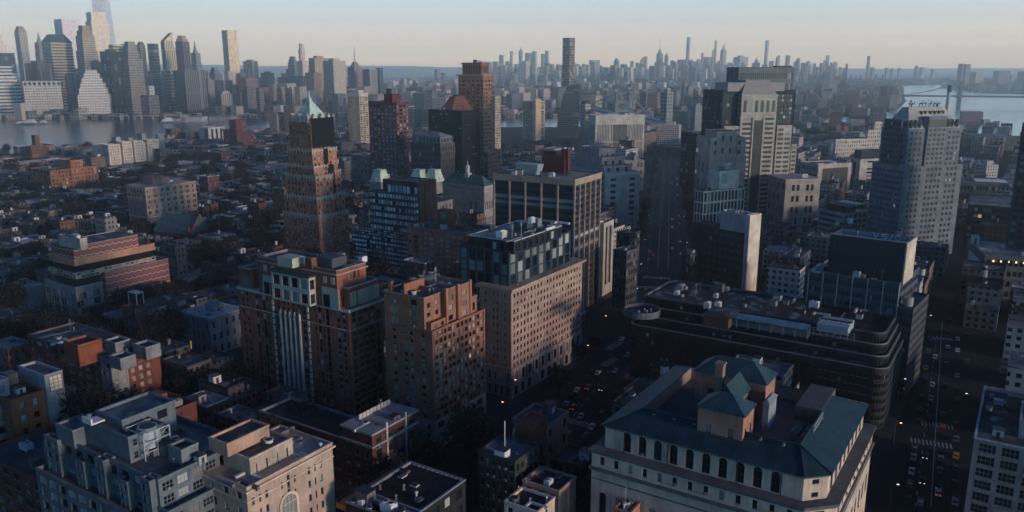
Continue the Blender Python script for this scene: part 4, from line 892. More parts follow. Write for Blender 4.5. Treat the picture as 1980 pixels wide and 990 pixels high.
B.poly_mass(rect(0.5, R*1.6, -5, L*0.6), 0, zb, [W(n=8, fl=9, wf=0.45, emb=True), None, None, W(n=4, fl=9, wf=0.45, emb=True)], key='lower_wing', color=(0.27, 0.13, 0.095), roofcol=(0.07, 0.065, 0.07))
B.done()
# black tower with brown faceted roof
B = Bld('black_tower', 'broad black tower with a faceted brown pyramid roof, before the colonnade crowned brick tower', 'tower', 893, 214, 828, 937, by=374, a=radians(36), col=(0.018, 0.02, 0.027), glass='office_glass')
R, L, Z = B.R, B.L, B.Z
B.mass(0, 1, 0, 1, 0, 1, W(n=9, fl=24, wf=0.6, emb=True), W(n=12, fl=24, wf=0.6, emb=True), rim=0.6, roofcol=(0.03, 0.03, 0.035))
cx, cy = R*0.5, L*0.48; r0 = min(R, L)*0.5; c8 = lambda r: [(cx+r*cos(pi/8+pi/4*k), cy+r*sin(pi/8+pi/4*k)) for k in range(8)]
zt = B.hz(186, cx, cy); m = B.part('faceted_roof', ('copper_roof',), (0.20, 0.085, 0.06)); m.loft(c8(r0), Z-0.5, c8(r0*0.36), zt, top=True)
B.part('roof_lantern', color=(0.06, 0.04, 0.04)).prism(c8(r0*0.25), zt, zt+1.6); B.box('roof_lantern', cx-r0*0.9, cx-r0*0.2, cy-0.5, cy+0.5, zt-1, zt-0.4)
B.clutter(0.03, 0.12, 0.1, 0.9, Z-0.6, 5, 3)
B.done()
# beige strip tower behind
def simple(name, label, cat, mx, ty, lx, rx, by, col, mr, ml, a=A0, rim=0.7, nwin=0, glass='glass', clutter=3, roofcol=(0.08, 0.085, 0.09), z=None, **kw):
    B = Bld(name, label, cat, mx, ty, lx, rx, by=by, z=z, a=a, col=col, glass=glass, nwin=nwin, **kw)
    e = lambda q: dict(q, emb=True) if q and nwin == 0 else q
    B.mass(0, 1, 0, 1, 0, 1, e(mr), e(ml), rim=rim, roofcol=roofcol)
    if clutter: B.clutter(0.12, 0.88, 0.12, 0.88, B.Z-rim, clutter, int(mx)+7)
    return B
BEI = (0.46, 0.37, 0.26)
simple('beige_slab_tower', 'slim beige apartment tower squeezed behind the colonnade crowned brick tower', 'tower', 957, 186, 944, 968, 320, (0.42, 0.33, 0.25), W(n=3, fl=26, wf=0.5), W(n=3, fl=26, wf=0.4)).done()
B = simple('ribbed_yellow_tower', 'yellow beige tower with two ribbed shafts and a white crown line', 'tower', 694, 180, 672, 711, 290, BEI, W(pat='nnn', fl=26, wf=0.5), W(pat='nn..nn', fl=26, wf=0.5), a=radians(24)); B.band(B.Z-5, h=4.5, out=0.5, color=(0.55, 0.50, 0.44)); B.box('lift_house', B.R*.2, B.R*.8, B.L*.2, B.L*.8, B.Z-1, B.Z+4, color=(0.5, 0.44, 0.36)); B.done()
B = simple('twin_shaft_tower', 'beige apartment tower with a taller central shaft standing right of the dark trees', 'tower', 1036, 196, 1011, 1054, 272, BEI, W(pat='nn', fl=22, wf=0.5), W(pat='nnnnn', fl=22, wf=0.5), a=radians(30)); B.poly_mass(rect(-1.2, B.R*.5, -0.8, B.L*.22), 0, B.Z+4, [None]*4, key='shaft', color=(0.52, 0.40, 0.28)); B.done()
B = simple('stone_crown_block', 'dark glass office block with a pale roofed attic and pinkish right flank', 'office block', 852, 278, 793, 878, 404, (0.075, 0.085, 0.10), W(n=6, fl=10, wf=0.55, hf=0.6), W(n=11, fl=10, wf=0.6, hf=0.6), nwin=80, glass='office_glass'); R, L, Z = B.R, B.L, B.Z
B.poly_mass(rect(1, R-1, 1, L-1), Z-.5, Z+6, [W(n=4, fl=1, wf=0.5, emb=True), None, None, W(n=8, fl=1, wf=0.5, emb=True)], key='attic', color=(0.17, 0.18, 0.19), roof=False); hip(B.part('attic_roof', ('roofing',), (0.16, 0.18, 0.19)), 1, R-1, 1, L-1, Z+6, 4, 0.3)
for k in range(7): B.box('pier#%d' % k, R*k/6-0.3, R*k/6+0.3, -0.35, 0.0, 0, Z, color=(0.30, 0.20, 0.18))
B.done()
simple('column_grid_office', 'low dark office with four tall pale framed bays below the beige penthouse', 'office block', 718, 302, 680, 737, 372, (0.16, 0.17, 0.18), W(n=4, fl=1, wf=0.6, hf=0.85), W(n=5, fl=6, wf=0.5)).done()

# ---- white fin walled office facing us
B = Bld('fin_office', 'pale office slab with closely spaced white vertical fins and a plain top band', 'office block', 1152, 223, None, 1247, by=308, a=radians(76), L=30, col=(0.50, 0.46, 0.42), glass='office_glass')
R, L, Z = B.R, B.L, B.Z
B.mass(0, 1, 0, 1, 0, 1, W(n=30, fl=2, wf=0.55, hf=0.92, zt=0.2, m=0.03, emb=True), W(n=8, fl=2, wf=0.5, hf=0.9, zt=0.2, emb=True), rim=1.0, roofcol=(0.3, 0.28, 0.26)); B.band(Z*0.38, h=0.8, out=0.4, color=(0.5, 0.46, 0.42))
B.box('dark_bay', R*0.36, R*0.64, -0.06, -0.02, 2, Z*0.78, ('office_glass',)); 
for k in range(13): B.box('bay_fin', R*(0.36+0.28*k/12)-0.15, R*(0.36+0.28*k/12)+0.15, -0.5, -0.06, 2, Z*0.79, color=(0.5, 0.46, 0.42))
B.clutter(0.1, 0.9, 0.1, 0.9, Z-1, 8, 4); B.done()
# ---- victorian post office with turret
B = Bld('turret_post_office', 'grey Victorian stone building with a pointed corner turret and green glazed roofs', 'building', 1138, 313, 1105, 1246, by=372, a=radians(74), col=(0.22, 0.23, 0.23), L=40)
R, L, Z = B.R, B.L, B.Z
B.mass(0, 1, 0, 1, 0, 1, W(n=16, fl=4, wf=0.45, hf=0.6, emb=True), W(n=6, fl=4, wf=0.45, emb=True), rim=0.6, roofcol=(0.10, 0.12, 0.125))
for f0, f1, h in ((0.0, 0.16, 7), (0.24, 0.72, 4), (0.76, 0.95, 8)): hip(B.part('hipped_roof', ('copper_roof',), (0.13, 0.18, 0.19)), R*f0, R*f1, 2, L*0.5, Z, h, 0.3)
for k in (0.05, 0.84):
    m = B.part('dormer', color=(0.25, 0.25, 0.25)); x = R*k; m.box(x-2, x+2, -0.2, 5, Z-1, Z+4); hip(m, x-2, x+2, -0.2, 5, Z+4, 3.4, 0.1, gable='y')
t = B.part('turret', color=(0.19, 0.19, 0.20)); t.cyl(-3, 0, 0, Z+7, 3.6, n=10); t = B.part('turret_spire', ('roofing',), (0.05, 0.055, 0.065), None, 'turret'); t.cyl(-3, 0, Z+7, Z+19, 4.0, 0.1, n=10)
B.done()
# ---- pale stone slab left of the avenue
B = Bld('stone_slab_office', 'pale stone office with two columns of wide windows around a blank wall, stepped roof behind', 'office block', 1171, 336, None, 1238, by=446, a=radians(66), L=70, col=(0.42, 0.38, 0.35), glass='office_glass', nwin=60)
R, L, Z = B.R, B.L, B.Z
B.mass(0, 1, 0, 1, 0, 1, W(pat='.W...W.', fl=9, wf=1.1, hf=0.5, zt=0.06), W(n=12, fl=9, wf=0.5), back=(W(n=14, fl=9, wf=0.5, emb=True), None), rim=1.0, roofcol=(0.14, 0.14, 0.145))
for f0, f1, y0, y1, h in ((0.1, 0.9, 0.12, 0.95, 5), (0.2, 0.85, 0.25, 0.9, 11), (0.3, 0.8, 0.4, 0.85, 17)): B.poly_mass(rect(R*f0, R*f1, L*y0, L*y1), Z-1, Z+h, [W(n=3, fl=1, wf=0.4, emb=True), W(n=6, fl=1, wf=0.4, emb=True), None, None], key='setback', color=(0.34, 0.29, 0.28), roofcol=(0.12, 0.12, 0.13), rim=0.5)
B.band(Z-1.2, h=0.5, out=0.4); B.clutter(0.3, 0.7, 0.4, 0.9, Z+16.5, 4, 2); B.done()

# ---- big banded tower with dark glass shoulders
AP = radians(78)
B = Bld('pale_banded_tower', 'large pale stone tower of window bands with dark glass shoulders and a boxy glazed crown', 'office tower', 1445, 178, None, 1504, by=425, a=AP, L=36, col=(0.40, 0.37, 0.33), glass='office_glass', nwin=100)
R, L, Z = B.R, B.L, B.Z
zc = B.hz(182, R/2); 
def tier(xp0, xp1, py, y0, pat, fl, z0=0, **kw):
    zt = B.hz(py, R/2, y0); x0, x1 = B.fx(xp0, zt, y0), B.fx(xp1, zt, y0)
    B.poly_mass(rect(x0, x1, y0, L), z0, zt, [W(pat=pat, fl=fl, wf=0.8, hf=0.5, m=0.03, zt=0.02, **kw), W(n=8, fl=fl, wf=0.8, hf=0.5, emb=True), None, W(n=8, fl=fl, wf=0.8, hf=0.5, emb=True)], rim=0.8, roofcol=(0.09, 0.10, 0.11)); return x0, x1, zt
x0, x1, zt = tier(1435, 1504, 183, 0, 'W.W', 26); 
B.box('glass_spine', x0+(x1-x0)*0.36, x0+(x1-x0)*0.64, -0.5, -0.03, 2, zt*0.80, ('office_glass',))
for k in range(1, 26): B.box('spine_bar', x0+(x1-x0)*0.36, x0+(x1-x0)*0.64, -0.62, -0.52, zt*0.8*k/26, zt*0.8*k/26+0.5, color=(0.06, 0.07, 0.085))
for f in (0.35, 0.65): B.box('stone_pier#%d' % (f*100), x0+(x1-x0)*f-0.6, x0+(x1-x0)*f+0.6, -0.9, 0, 0, zt*0.82, color=(0.44, 0.40, 0.36))
for k in range(6):
    f = 0.1+0.8*k/5; B.box('tall_window#%d' % k, x0+(x1-x0)*f-(x1-x0)*0.045, x0+(x1-x0)*f+(x1-x0)*0.045, -0.12, -0.02, zt*0.865, zt*0.955, ('office_glass',), name='tall_window')
B.box('frieze', x0, x1, -0.08, -0.01, zt*0.84, zt, color=(0.40, 0.37, 0.33))
tier(1401, 1436, 243, 0.6, 'WW', 20); tier(1503, 1532, 243, 0.6, 'WW', 20); tier(1531, 1541, 280, 1.2, 'W', 17)
zg = B.hz(174, R/2, 6); xa, xb = B.fx(1392, zg, 6), B.fx(1543, zg, 6)
B.poly_mass([(xa+3, 6), (xb-3, 6), (xb, 9), (xb+3, L), (xa-1, L), (xa, 9)], 0, zg, [W(n=24, fl=30, wf=0.9, hf=0.7, emb=True), W(n=2, fl=30, wf=0.9, hf=0.8, emb=True), W(n=12, fl=30, wf=0.9, hf=0.8, emb=True), None, W(n=12, fl=30, wf=0.9, hf=0.8, emb=True), W(n=2, fl=30, wf=0.9, hf=0.8, emb=True)], key='glass_shoulder', color=(0.03, 0.045, 0.07), rim=0.5, roofcol=(0.1, 0.1, 0.105))
zh = B.hz(157, R/2, 5); xa, xb = B.fx(1408, zh, 5), B.fx(1518, zh, 5)
m = B.part('curved_roof', ('painted_metal',), (0.27, 0.25, 0.25)); m.box(xa, xb, 5, L*0.8, zg-1, zh-1); m.loft(rect(x0, x1, 1, L*0.6), zt-0.5, rect(x0+6, x1-6, 6, L*0.5), zh+1)
zk = B.hz(130, R/2, 14); xa, xb = B.fx(1429, zk, 14), B.fx(1536, zk, 14)
B.poly_mass(rect(xa, xb, 14, L), zg-2, zk, [W(n=28, fl=2, wf=0.7, hf=0.55, zt=0.12, m=0.01, emb=True), W(n=8, fl=2, wf=0.7, emb=True), None, W(n=7, fl=2, wf=0.7, emb=True)], key='crown_box', color=(0.15, 0.17, 0.2), rim=1.2, roofcol=(0.05, 0.055, 0.06), rimcol=(0.10, 0.12, 0.13)); B.box('window_washing_rig', xa+(xb-xa)*0.7, xa+(xb-xa)*0.98, 16, 22, zk-1, zk+1.3, ('painted_metal',), (0.05, 0.055, 0.06))
B.done()

# ---- cream stepped block before it
B = Bld('cream_stepped_block', 'pinkish cream blank walled block with notched stepped top, below the pale banded tower', 'building', 1372, 302, None, 1443, by=452, a=radians(80), L=24, col=(0.52, 0.36, 0.30), nwin=40)
R, L, Z = B.R, B.L, B.Z
B.mass(0, 1, 0, 1, 0, 1, None, W(n=3, fl=4, wf=0.3, emb=True), rim=0.4, roofcol=(0.2, 0.17, 0.16))
for xa, xb, py, y0, pat in ((1375, 1388, 266, 0.3, '.W'), (1427, 1443, 266, 0.3, 'W.'), (1388, 1427, 254, 1.0, '.W.W.')): zt = B.hz(py, R/2, y0); B.poly_mass(rect(B.fx(xa, zt), B.fx(xb, zt), y0, L), Z-0.5, zt, [W(pat=pat, fl=2, wf=0.6, hf=0.45), W(n=2, fl=2, wf=0.3, emb=True), None, None], key='upper_wall', rim=0.4, roofcol=(0.2, 0.17, 0.16))
B.done()
# ---- white frame office with white penthouse
B = Bld('white_frame_office', 'white framed corner office with large dark windows and a white box penthouse on the roof', 'office block', 1361, 369, 1344, 1441, by=478, a=radians(62), col=(0.70, 0.57, 0.47), glass='office_glass', nwin=80)
R, L, Z = B.R, B.L, B.Z
B.mass(0, 1, 0, 1, 0, 1, W(n=12, fl=5, wf=0.66, hf=0.84, m=0.005, zt=0.02), W(n=3, fl=5, wf=0.7, hf=0.84, m=0.01, zt=0.02), rim=0.8, roofcol=(0.06, 0.065, 0.07), rimcol=(0.1, 0.11, 0.12)); B.band(Z*0.19, h=0.8, out=0.2, color=(0.5, 0.45, 0.42))
zp = B.hz(330, R*.35, 4); xa, xb, ya, yb = B.sub(1392, 331, zp, 1371, 1430); B.poly_mass(rect(xa, xb, ya, yb), Z-1, zp, [None]*4, key='penthouse', color=(0.72, 0.60, 0.50), rim=0.8, roofcol=(0.3, 0.29, 0.28)); B.box('louvre', xa+(xb-xa)*.1, xa+(xb-xa)*.4, ya-.12, ya-0.02, Z+4, zp-2, ('painted_metal',), (0.40, 0.37, 0.33)); x, y = B.px(1405, 318, zp+2); q = B.part('dish', ('painted_metal',), (0.6, 0.58, 0.55)); q.cyl(x, y, zp-1, zp+2.4, 0.4); q.loft(rect(x-2.4, x+2.4, y-1.2, y+1.2), zp+1, rect(x-1, x+4, y-1, y+1), zp+3.2)
B.clutter(0.3, 0.9, 0.2, 0.8, zp-.8, 4, 3); B.clutter(0.02, 0.3, 0.1, 0.9, Z-.8, 8, 6); B.done()
# ---- dark block with the white slab
B = Bld('white_slab_block', 'dark glass block with a bright white blank lift slab rising over its right corner', 'building', 1448, 449, 1340, 1466, by=578, a=radians(52), col=(0.045, 0.05, 0.058), glass='blind_glass', nwin=70)
R, L, Z = B.R, B.L, B.Z
B.mass(0, 1, 0, 1, 0, 1, None, W(pat='nWnWnWnWWn', fl=9, wf=0.45, hf=0.5, glass='office_glass'), rim=0.8, roofcol=(0.04, 0.045, 0.05), rimcol=(0.05, 0.055, 0.06))
zs = B.hz(416, 0, 0); B.poly_mass(rect(-0.6, R+1.2, -0.6, 2.2), 0, zs, [None]*4, key='lift_slab', color=(0.66, 0.58, 0.49), rim=0.3, roofcol=(0.2, 0.21, 0.22)); ys = B.fy(1395, zs, 0); B.poly_mass(rect(-0.5, R+1.0, 2.2, ys), Z-1, zs-.1, [None]*4, key='slab_head', color=(0.44, 0.42, 0.41), rim=0.6, roofcol=(0.08, 0.10, 0.115)); B.clutter(0.1, 0.9, 0.05, 0.4, zs-.6, 3, 5, ('duct', 'vent_pipe')); B.clutter(0.1, 0.9, 0.5, 0.95, Z-.8, 6, 7); B.done()

# ---- grid office with tall dark screen
B = Bld('screened_office', 'dark ribbon window office with a tall blank dark screen wall standing on its roof', 'office block', 1740, 548, 1565, 1778, by=762, a=radians(38), col=(0.075, 0.09, 0.11), glass='office_glass', nwin=100, frame=(0.2, 0.22, 0.24))
R, L, Z = B.R, B.L, B.Z
B.mass(0, 1, 0, 1, 0, 1, W(n=11, fl=11, wf=0.7, hf=0.5, m=0.01), W(n=30, fl=11, wf=0.66, hf=0.45, m=0.01), rim=0.9, roofcol=(0.055, 0.065, 0.075), rimcol=(0.12, 0.14, 0.16))
for k in range(7): B.box('mullion#%d' % k, -0.5, 0, L*k/6-0.16, L*k/6+0.16, 0, Z, ('painted_metal',), (0.34, 0.36, 0.37))
for k in range(11): B.box('spandrel', -0.14, -0.02, 0, L, Z*0.97*k/11+0.05, Z*0.97*k/11+1.1, color=(0.085, 0.11, 0.14))
zs = B.hz(464, 2.5, 10); xa = 2.5; ya, yb = B.fy(1752, zs, xa), B.fy(1606, zs, xa)
sc = B.part('roof_screen', ('painted_metal',), (0.035, 0.045, 0.062)); sc.box(xa, xa+0.5, ya, yb, Z-1, zs); sc.box(xa, R*0.55, yb-0.5, yb, Z-1, zs); sc.box(R*0.55-0.5, R*0.55, ya, yb, Z-1, zs)
for k in range(40): y = ya+(yb-ya)*k/40; sc.box(xa-0.12, xa, y, y+0.14, Z-1, zs)
B.box('screen_return', xa-0.2, R*0.55, ya-0.6, ya, Z-1, zs+0.05, color=(0.55, 0.47, 0.38)); B.box('screen_coping', xa-0.15, xa+0.65, ya, yb, zs, zs+0.35, color=(0.4, 0.42, 0.43))
B.box('inner_screen', R*0.55-0.7, R*0.55-0.5, ya, yb, Z, zs-0.2, color=(0.33, 0.36, 0.38)); zi = zs-0.6
B.part('screen_roof', ('roofing',), (0.16, 0.19, 0.21)).poly([(xa+.5, ya, zs-2.4), (R*.55-.7, ya, zs-2.4), (R*.55-.7, yb-.5, zs-2.4), (xa+.5, yb-.5, zs-2.4)])
mk = B.part('roof_letter', ('painted_metal',), (0.75, 0.76, 0.74)); xl = R*0.55-0.76
def stroke(y0, z0, y1, z1, r=0.22): mk.tube((xl, y0, z0), (xl, y1, z1), r, 4)
def letter(yc, kind):
    h = 2.0; zb = zs-2.3; w = 1.6
    S = W(I=[(0, 0, 0, 1)], V=[(-.5, 1, 0, 0), (0, 0, .5, 1)], S=[(.5, 1, -.5, .9), (-.5, .9, -.4, .55), (-.4, .55, .45, .45), (.45, .45, .5, .1), (.5, .1, -.5, 0)], C=[(.5, .95, -.3, 1), (-.3, 1, -.5, .5), (-.5, .5, -.3, 0), (-.3, 0, .5, .05), (.5, .5, .1, .5), (.5, .05, .5, .5)], X=[(-.5, 1, .5, 0), (-.5, 0, .5, 1)], O=[(-.5, .1, -.5, .9), (-.5, .9, .5, .9), (.5, .9, .5, .1), (.5, .1, -.5, .1), (-.5, .5, .5, .5)])
    S['/'] = [(-.3, 0, .3, 1)]
    for a, b, c, d in S[kind]: stroke(yc-a*w*1.2, zb+b*h, yc-c*w*1.2, zb+d*h)
for f, ch_ in ((0.23, 'I'), (0.48, 'V'), (0.60, 'S'), (0.69, '/'), (0.78, 'C'), (0.95, 'X')): letter(yb-(yb-ya)*f, ch_)
B.poly_mass(rect(-0.3, R*.8, -6, 0.2), 0, Z*0.8, [W(n=11, fl=10, wf=0.5, hf=0.5, emb=True), None, None, W(n=5, fl=10, wf=0.6, hf=0.5, emb=True)], key='side_wing', color=(0.07, 0.075, 0.09), roofcol=(0.09, 0.11, 0.12)); q = B.part('roof_tank', ('painted_metal',), (0.30, 0.27, 0.27)); q.cyl(4, -3, Z*.8-1, Z*.8+3.4, 1.9, n=16)
x, y = B.px(1590, 505, Z+1); B.clutter(0.05, 0.3, 0.86, 0.98, Z-.9, 6, 9, ('air_handler', 'duct'), 1.2); B.clutter(0.02, 0.09, 0.1, 0.9, Z-.9, 6, 10); B.unit('air_handler', 1.5, L*.47, Z-.9, (0.9, 1.6, 1.3), (.4, .4, .4), pi/2); B.done()

# ---- large gridded tower with sloped white crown
B = Bld('sloped_crown_tower', 'massive grey tower with square window grid and a sloping white crown ringed with rooftop plants', 'office tower', 1757, 250, 1706, 1860, by=500, a=radians(70), col=(0.16, 0.195, 0.235), nwin=100, glass='office_glass')
R, L, Z = B.R, B.L, B.Z
B.poly_mass(rect(0, R, 0, L), 0, Z, [W(pat='WWW.WWWW.WWW', fl=24, wf=0.55, hf=0.5, m=0.03, zt=0.01), W(n=12, fl=24, wf=0.6, hf=0.5, emb=True), None, W(n=14, fl=24, wf=0.6, hf=0.5)], rim=0.4, roofcol=(0.1, 0.11, 0.12))
zm = Z*0.72; B.poly_mass(rect(-2.4, R+2.4, -2.4, L+3), 0, zm, [W(pat='.WWW.WWWW.WWW.', fl=16, wf=0.6, hf=0.5, m=0.02, zt=0.01), W(n=12, fl=16, wf=0.6, hf=0.5, emb=True), None, W(n=14, fl=16, wf=0.6, hf=0.5)], rim=0.5)
B.poly_mass(rect(R*0.33, R*0.67, -1.4, 4), zm, Z+8, [W(pat='WWWW', fl=9, wf=0.58, hf=0.5, zt=0.13), None, None, None], key='centre_bay', rim=0.5, color=(0.17, 0.205, 0.245)); B.box('bay_screen', R*0.34, R*0.66, -1.6, -1.42, Z+1, Z+6, ('office_glass',))
zc = B.hz(207, R/2, 8); m = B.part('sloped_crown', ('masonry',), (0.43, 0.41, 0.38)); b0 = rect(1, R-1, 0.6, L-1); b1 = rect(R*0.15, R*0.82, 9, L-9); m.loft(b0, Z, b1, zc); 
dx = B.part('crown_window', ('glass',))
for k in range(6): f = 0.34+0.42*k/5; dx.box(R*f-0.55, R*f+0.55, 5.6, 7.2, Z+(zc-Z)*0.66, Z+(zc-Z)*0.82, 0)
for f in (0.06, 0.14, 0.22, 0.74, 0.82, 0.92): dx.box(R*f-0.8, R*f+0.8, 0.5, 2.0, Z+0.5, Z+6, 0)
B.poly_mass(rect(-2, R*0.16, L*0.2, L*0.85), zm, Z+6, [None, None, None, W(n=6, fl=8, wf=0.6, emb=True)], key='side_tower', color=(0.10, 0.115, 0.14), rim=0.5)
rt = random.Random(2); m = B.part('roof_garden', ('bark',), (0.03, 0.04, 0.035))
for k in range(16):
    x, y = rt.uniform(R*.17, R*.8), rt.uniform(9.5, L-10); h = rt.uniform(1.5, 5)
    m.tube((x, y, zc), (x, y, zc+h*.6), 0.2)
    for q in range(10): a, e = (x+rt.gauss(0, 1), y+rt.gauss(0, 1), zc+h*rt.uniform(.4, 1)), rt.uniform(.4, .9); m.poly([(a[0]-e, a[1], a[2]), (a[0], a[1]-e*.6, a[2]+e), (a[0]+e, a[1]+.2, a[2]+.2)])
B.done()
# ---- corner office with rooftop machines
B = simple('machine_roof_office', 'low grey ribbon window office with one long white cooling unit along its roof', 'office block', 1630, 413, 1583, 1697, 478, (0.34, 0.35, 0.36), W(n=7, fl=6, wf=0.62, hf=0.58, m=0.04), W(n=1, fl=6, wf=0.94, hf=0.45), nwin=50, a=radians(64), glass='office_glass', clutter=0)
R, L, Z = B.R, B.L, B.Z; q = B.part('cooling_unit', ('painted_metal', MATS['dark_trim']), (0.62, 0.58, 0.52)); q.box(R*.45, R*.72, L*.08, L*.95, Z+1.6, Z+5, 0, True)
for k in range(9): q.box(R*.44, R*.73, L*(.08+.1*k), L*(.08+.1*k)+.25, Z+1.7, Z+5.1, 1); q.box(R*.2, R*.44, L*(.1+.1*k), L*(.15+.1*k), Z-.7, Z+4, 1)
B.done()
B = simple('flat_stone_block', 'plain grey stone block with clustered small windows and a white cooler on its roof edge', 'building', 1520, 348, None, 1587, 438, (0.36, 0.33, 0.31), W(pat='.WW.WW.', fl=4, wf=0.6, hf=0.55, zt=0.05), W(n=4, fl=4, wf=0.3), a=radians(80), L=30, nwin=30, clutter=0)
B.unit('air_handler', B.R*.68, B.L*.3, B.Z-.7, (1.6, 1.6, 1.8), (0.66, 0.62, 0.56)); B.band(B.Z-.3, h=.9, out=.8, color=(.44, .40, .37)); B.done()
B = Bld('framed_court_block', 'low modern block with a wide pale stone frame around its dark glass front', 'building', 1583, 318, 1548, 1647, by=378, a=radians(68), col=(0.44, 0.38, 0.34), glass='office_glass')
R, L, Z = B.R, B.L, B.Z; B.mass(0, 1, 0, 1, 0, 1, None, W(n=1, fl=4, wf=0.9, hf=0.5, emb=True), rim=1.2, roofcol=(0.17, 0.19, 0.2)); B.box('glass_front', R*.13, R*.9, -.15, -.02, 2, Z-4.5, ('office_glass',)); B.box('glass_front', R*.13, R*.9, -.3, -.15, Z*.3, Z*.33)
q = B.part('roof_ring', ('painted_metal',), (0.3, 0.36, 0.38)); q.cyl(R*.55, L*.35, Z-1, Z+1.2, 6, n=20); B.clutter(0.1, .9, .1, .9, Z-1.2, 10, 6); B.unit('skylight', R*.2, L*.5, Z-1, (4, 8, 2), (.66, .64, .6)); B.done()
B = simple('striped_flank_office', 'dark roofed block with cream corner and white striped side beside the massive grid tower', 'building', 1664, 308, 1650, 1704, 372, (0.46, 0.41, 0.37), W(pat='.WW', fl=9, wf=0.95, hf=0.5), W(n=2, fl=1, wf=0.7, hf=0.9), a=radians(72), clutter=4); B.poly_mass(rect(1, B.R-.5, 1, B.L), B.Z-1, B.Z+9, [None]*4, key='dark_screen', color=(.03, .045, .065), roofcol=(.05, .06, .07)); B.done()
B = Bld('white_stepped_flats', 'white apartment house with small dark windows stepping up to the right', 'apartment house', 1617, 270, 1612, 1678, by=322, a=radians(76), col=(0.58, 0.53, 0.46)); R, L, Z = B.R, B.L, B.Z
B.mass(0, 1, 0, 1, 0, 1, W(n=14, fl=7, wf=0.45, hf=0.5, emb=True), W(n=4, fl=7, wf=0.4, emb=True), rim=.8); B.mass(1, 1.36, 0.1, 1, 0, 1.32, W(n=5, fl=9, wf=.45, emb=True), W(n=3, fl=9, wf=.4, emb=True), rim=.8); B.mass(1.2, 1.42, 0.2, 1, 0, 1.62, W(n=3, fl=11, wf=.45, emb=True), W(n=3, fl=11, wf=.4, emb=True), rim=.8); B.clutter(.1, .9, .1, .9, Z-.8, 6, 8); B.done()
# right edge
simple('edge_glass_block', 'long dark glass block with a pale roofline at the right picture edge', 'building', 1872, 395, None, 2060, 470, (0.03, 0.038, 0.05), W(n=20, fl=6, wf=.8, hf=.5), W(n=5, fl=6, wf=.6), a=radians(120), L=60, clutter=6, rim=.5).done()
B = simple('dark_wedge_hall', 'low dark hall with bright white skylight strips on its roof near the right edge', 'hall', 1850, 352, None, 1990, 400, (0.10, 0.12, 0.14), W(n=22, fl=3, wf=.7, hf=.5), W(n=5, fl=3, wf=.6), a=radians(112), L=46, clutter=3, rim=.6); B.part('white_roof_panel', ('painted_metal',), (.75, .74, .72)).box(B.R*.3, B.R*.75, B.L*.35, B.L*.7, B.Z-.5, B.Z+.4); B.done()
B = simple('lit_window_garage', 'flat roofed grey block with a row of orange lit windows under its eave', 'building', 1905, 494, 1870, 2040, 575, (0.12, 0.13, 0.145), W(n=12, fl=4, wf=.75, hf=.55, m=.02), W(n=3, fl=3, wf=.0001), a=radians(108), clutter=8, nwin=60, glass='office_glass', roofcol=(.17, .20, .21))
R, L, Z = B.R, B.L, B.Z
for k in range(7): m = B.part('ceiling_lamp#%d' % k, ('warm_lamp',)); x = R*(.12+.11*k); m.box(x, x+.8, .05, .12, Z-3.4, Z-2.4)
B.box('blank_panel', -.25, -.05, 2, L*.8, Z*.3, Z*.8, color=(.48, .48, .47)); B.unit('stair_bulkhead', R*.05, L*.75, Z-.7, (1.2, 1.6, 1.9), (.5, .47, .43)); B.done()
B = Bld('grid_loft', 'loft building with pale cross grid front and graffiti marked penthouse at the bottom right corner', 'building', 1884, 846, None, None, z=30, a=radians(122.7), L=44, R=34, col=(0.22, 0.24, 0.26), glass='office_glass', frame=(.22, .24, .26), nwin=60); R, L, Z = B.R, B.L, B.Z
B.mass(0, 1, 0, 1, 0, 1, W(n=6, fl=8, wf=.78, hf=.72, m=.02, style=1, zt=.02), W(n=8, fl=8, wf=.6, hf=.6), rim=1.0, roofcol=(.05, .06, .068), rimcol=(.42, .44, .45))
B.poly_mass(rect(R*.3, R*.8, L*.2, L*.55), Z-1, Z+4.5, [None]*4, key='penthouse', color=(.33, .33, .33), rim=.5, roofcol=(.07, .08, .09)); B.poly_mass(rect(R*.38, R*.58, L*.32, L*.5), Z+4, Z+9, [None]*4, key='lift_house', color=(.60, .48, .38), rim=.4, roofcol=(.4, .38, .35))
B.poly_mass(rect(R*.5, R*1.0, L*.6, L*.95), Z-1, Z+6, [W(n=5, fl=1, wf=.6, emb=True), None, None, None], key='penthouse', color=(.10, .13, .15), rim=.5)
gr = B.part('graffiti', ('painted_metal',), (.42, .60, .62)); rg = random.Random(8)
for k in range(26): x = R*.32+k*R*.24/26; z = Z+.2+rg.uniform(0, 1.2); gr.tube((x, L*.2-.06, z), (x+rg.uniform(-.3, .8), L*.2-.06, z+rg.uniform(-.8, 1.0)), .12, 4)
B.clutter(.08, .95, .62, .95, Z-1, 10, 3); B.clutter(.05, .28, .1, .9, Z-1, 5, 4); B.done()

simple('avenue_left_block', 'dark flat block on the left kerb of the wide avenue below the blank pale block', 'building', 1212, 486, 1186, 1234, 600, (.07, .075, .085), W(n=5, fl=7, wf=.5), W(n=4, fl=7, wf=.5), a=radians(40), clutter=4, roofcol=(.03, .035, .04)).done()
simple('avenue_far_block', 'dark narrow block on the left kerb of the avenue beyond its darker neighbour', 'building', 1218, 452, 1192, 1238, 530, (.05, .055, .065), W(n=4, fl=6, wf=.5), W(n=4, fl=6, wf=.5), a=radians(40), clutter=4, roofcol=(.03, .035, .04)).done()
simple('avenue_right_block', 'low dark block with a pale gabled edge on the right kerb of the wide avenue', 'building', 1334, 492, 1318, 1348, 566, (.06, .07, .08), W(n=4, fl=4, wf=.5), W(n=2, fl=4, wf=.5), a=radians(45), clutter=3, roofcol=(.05, .055, .06)).done()
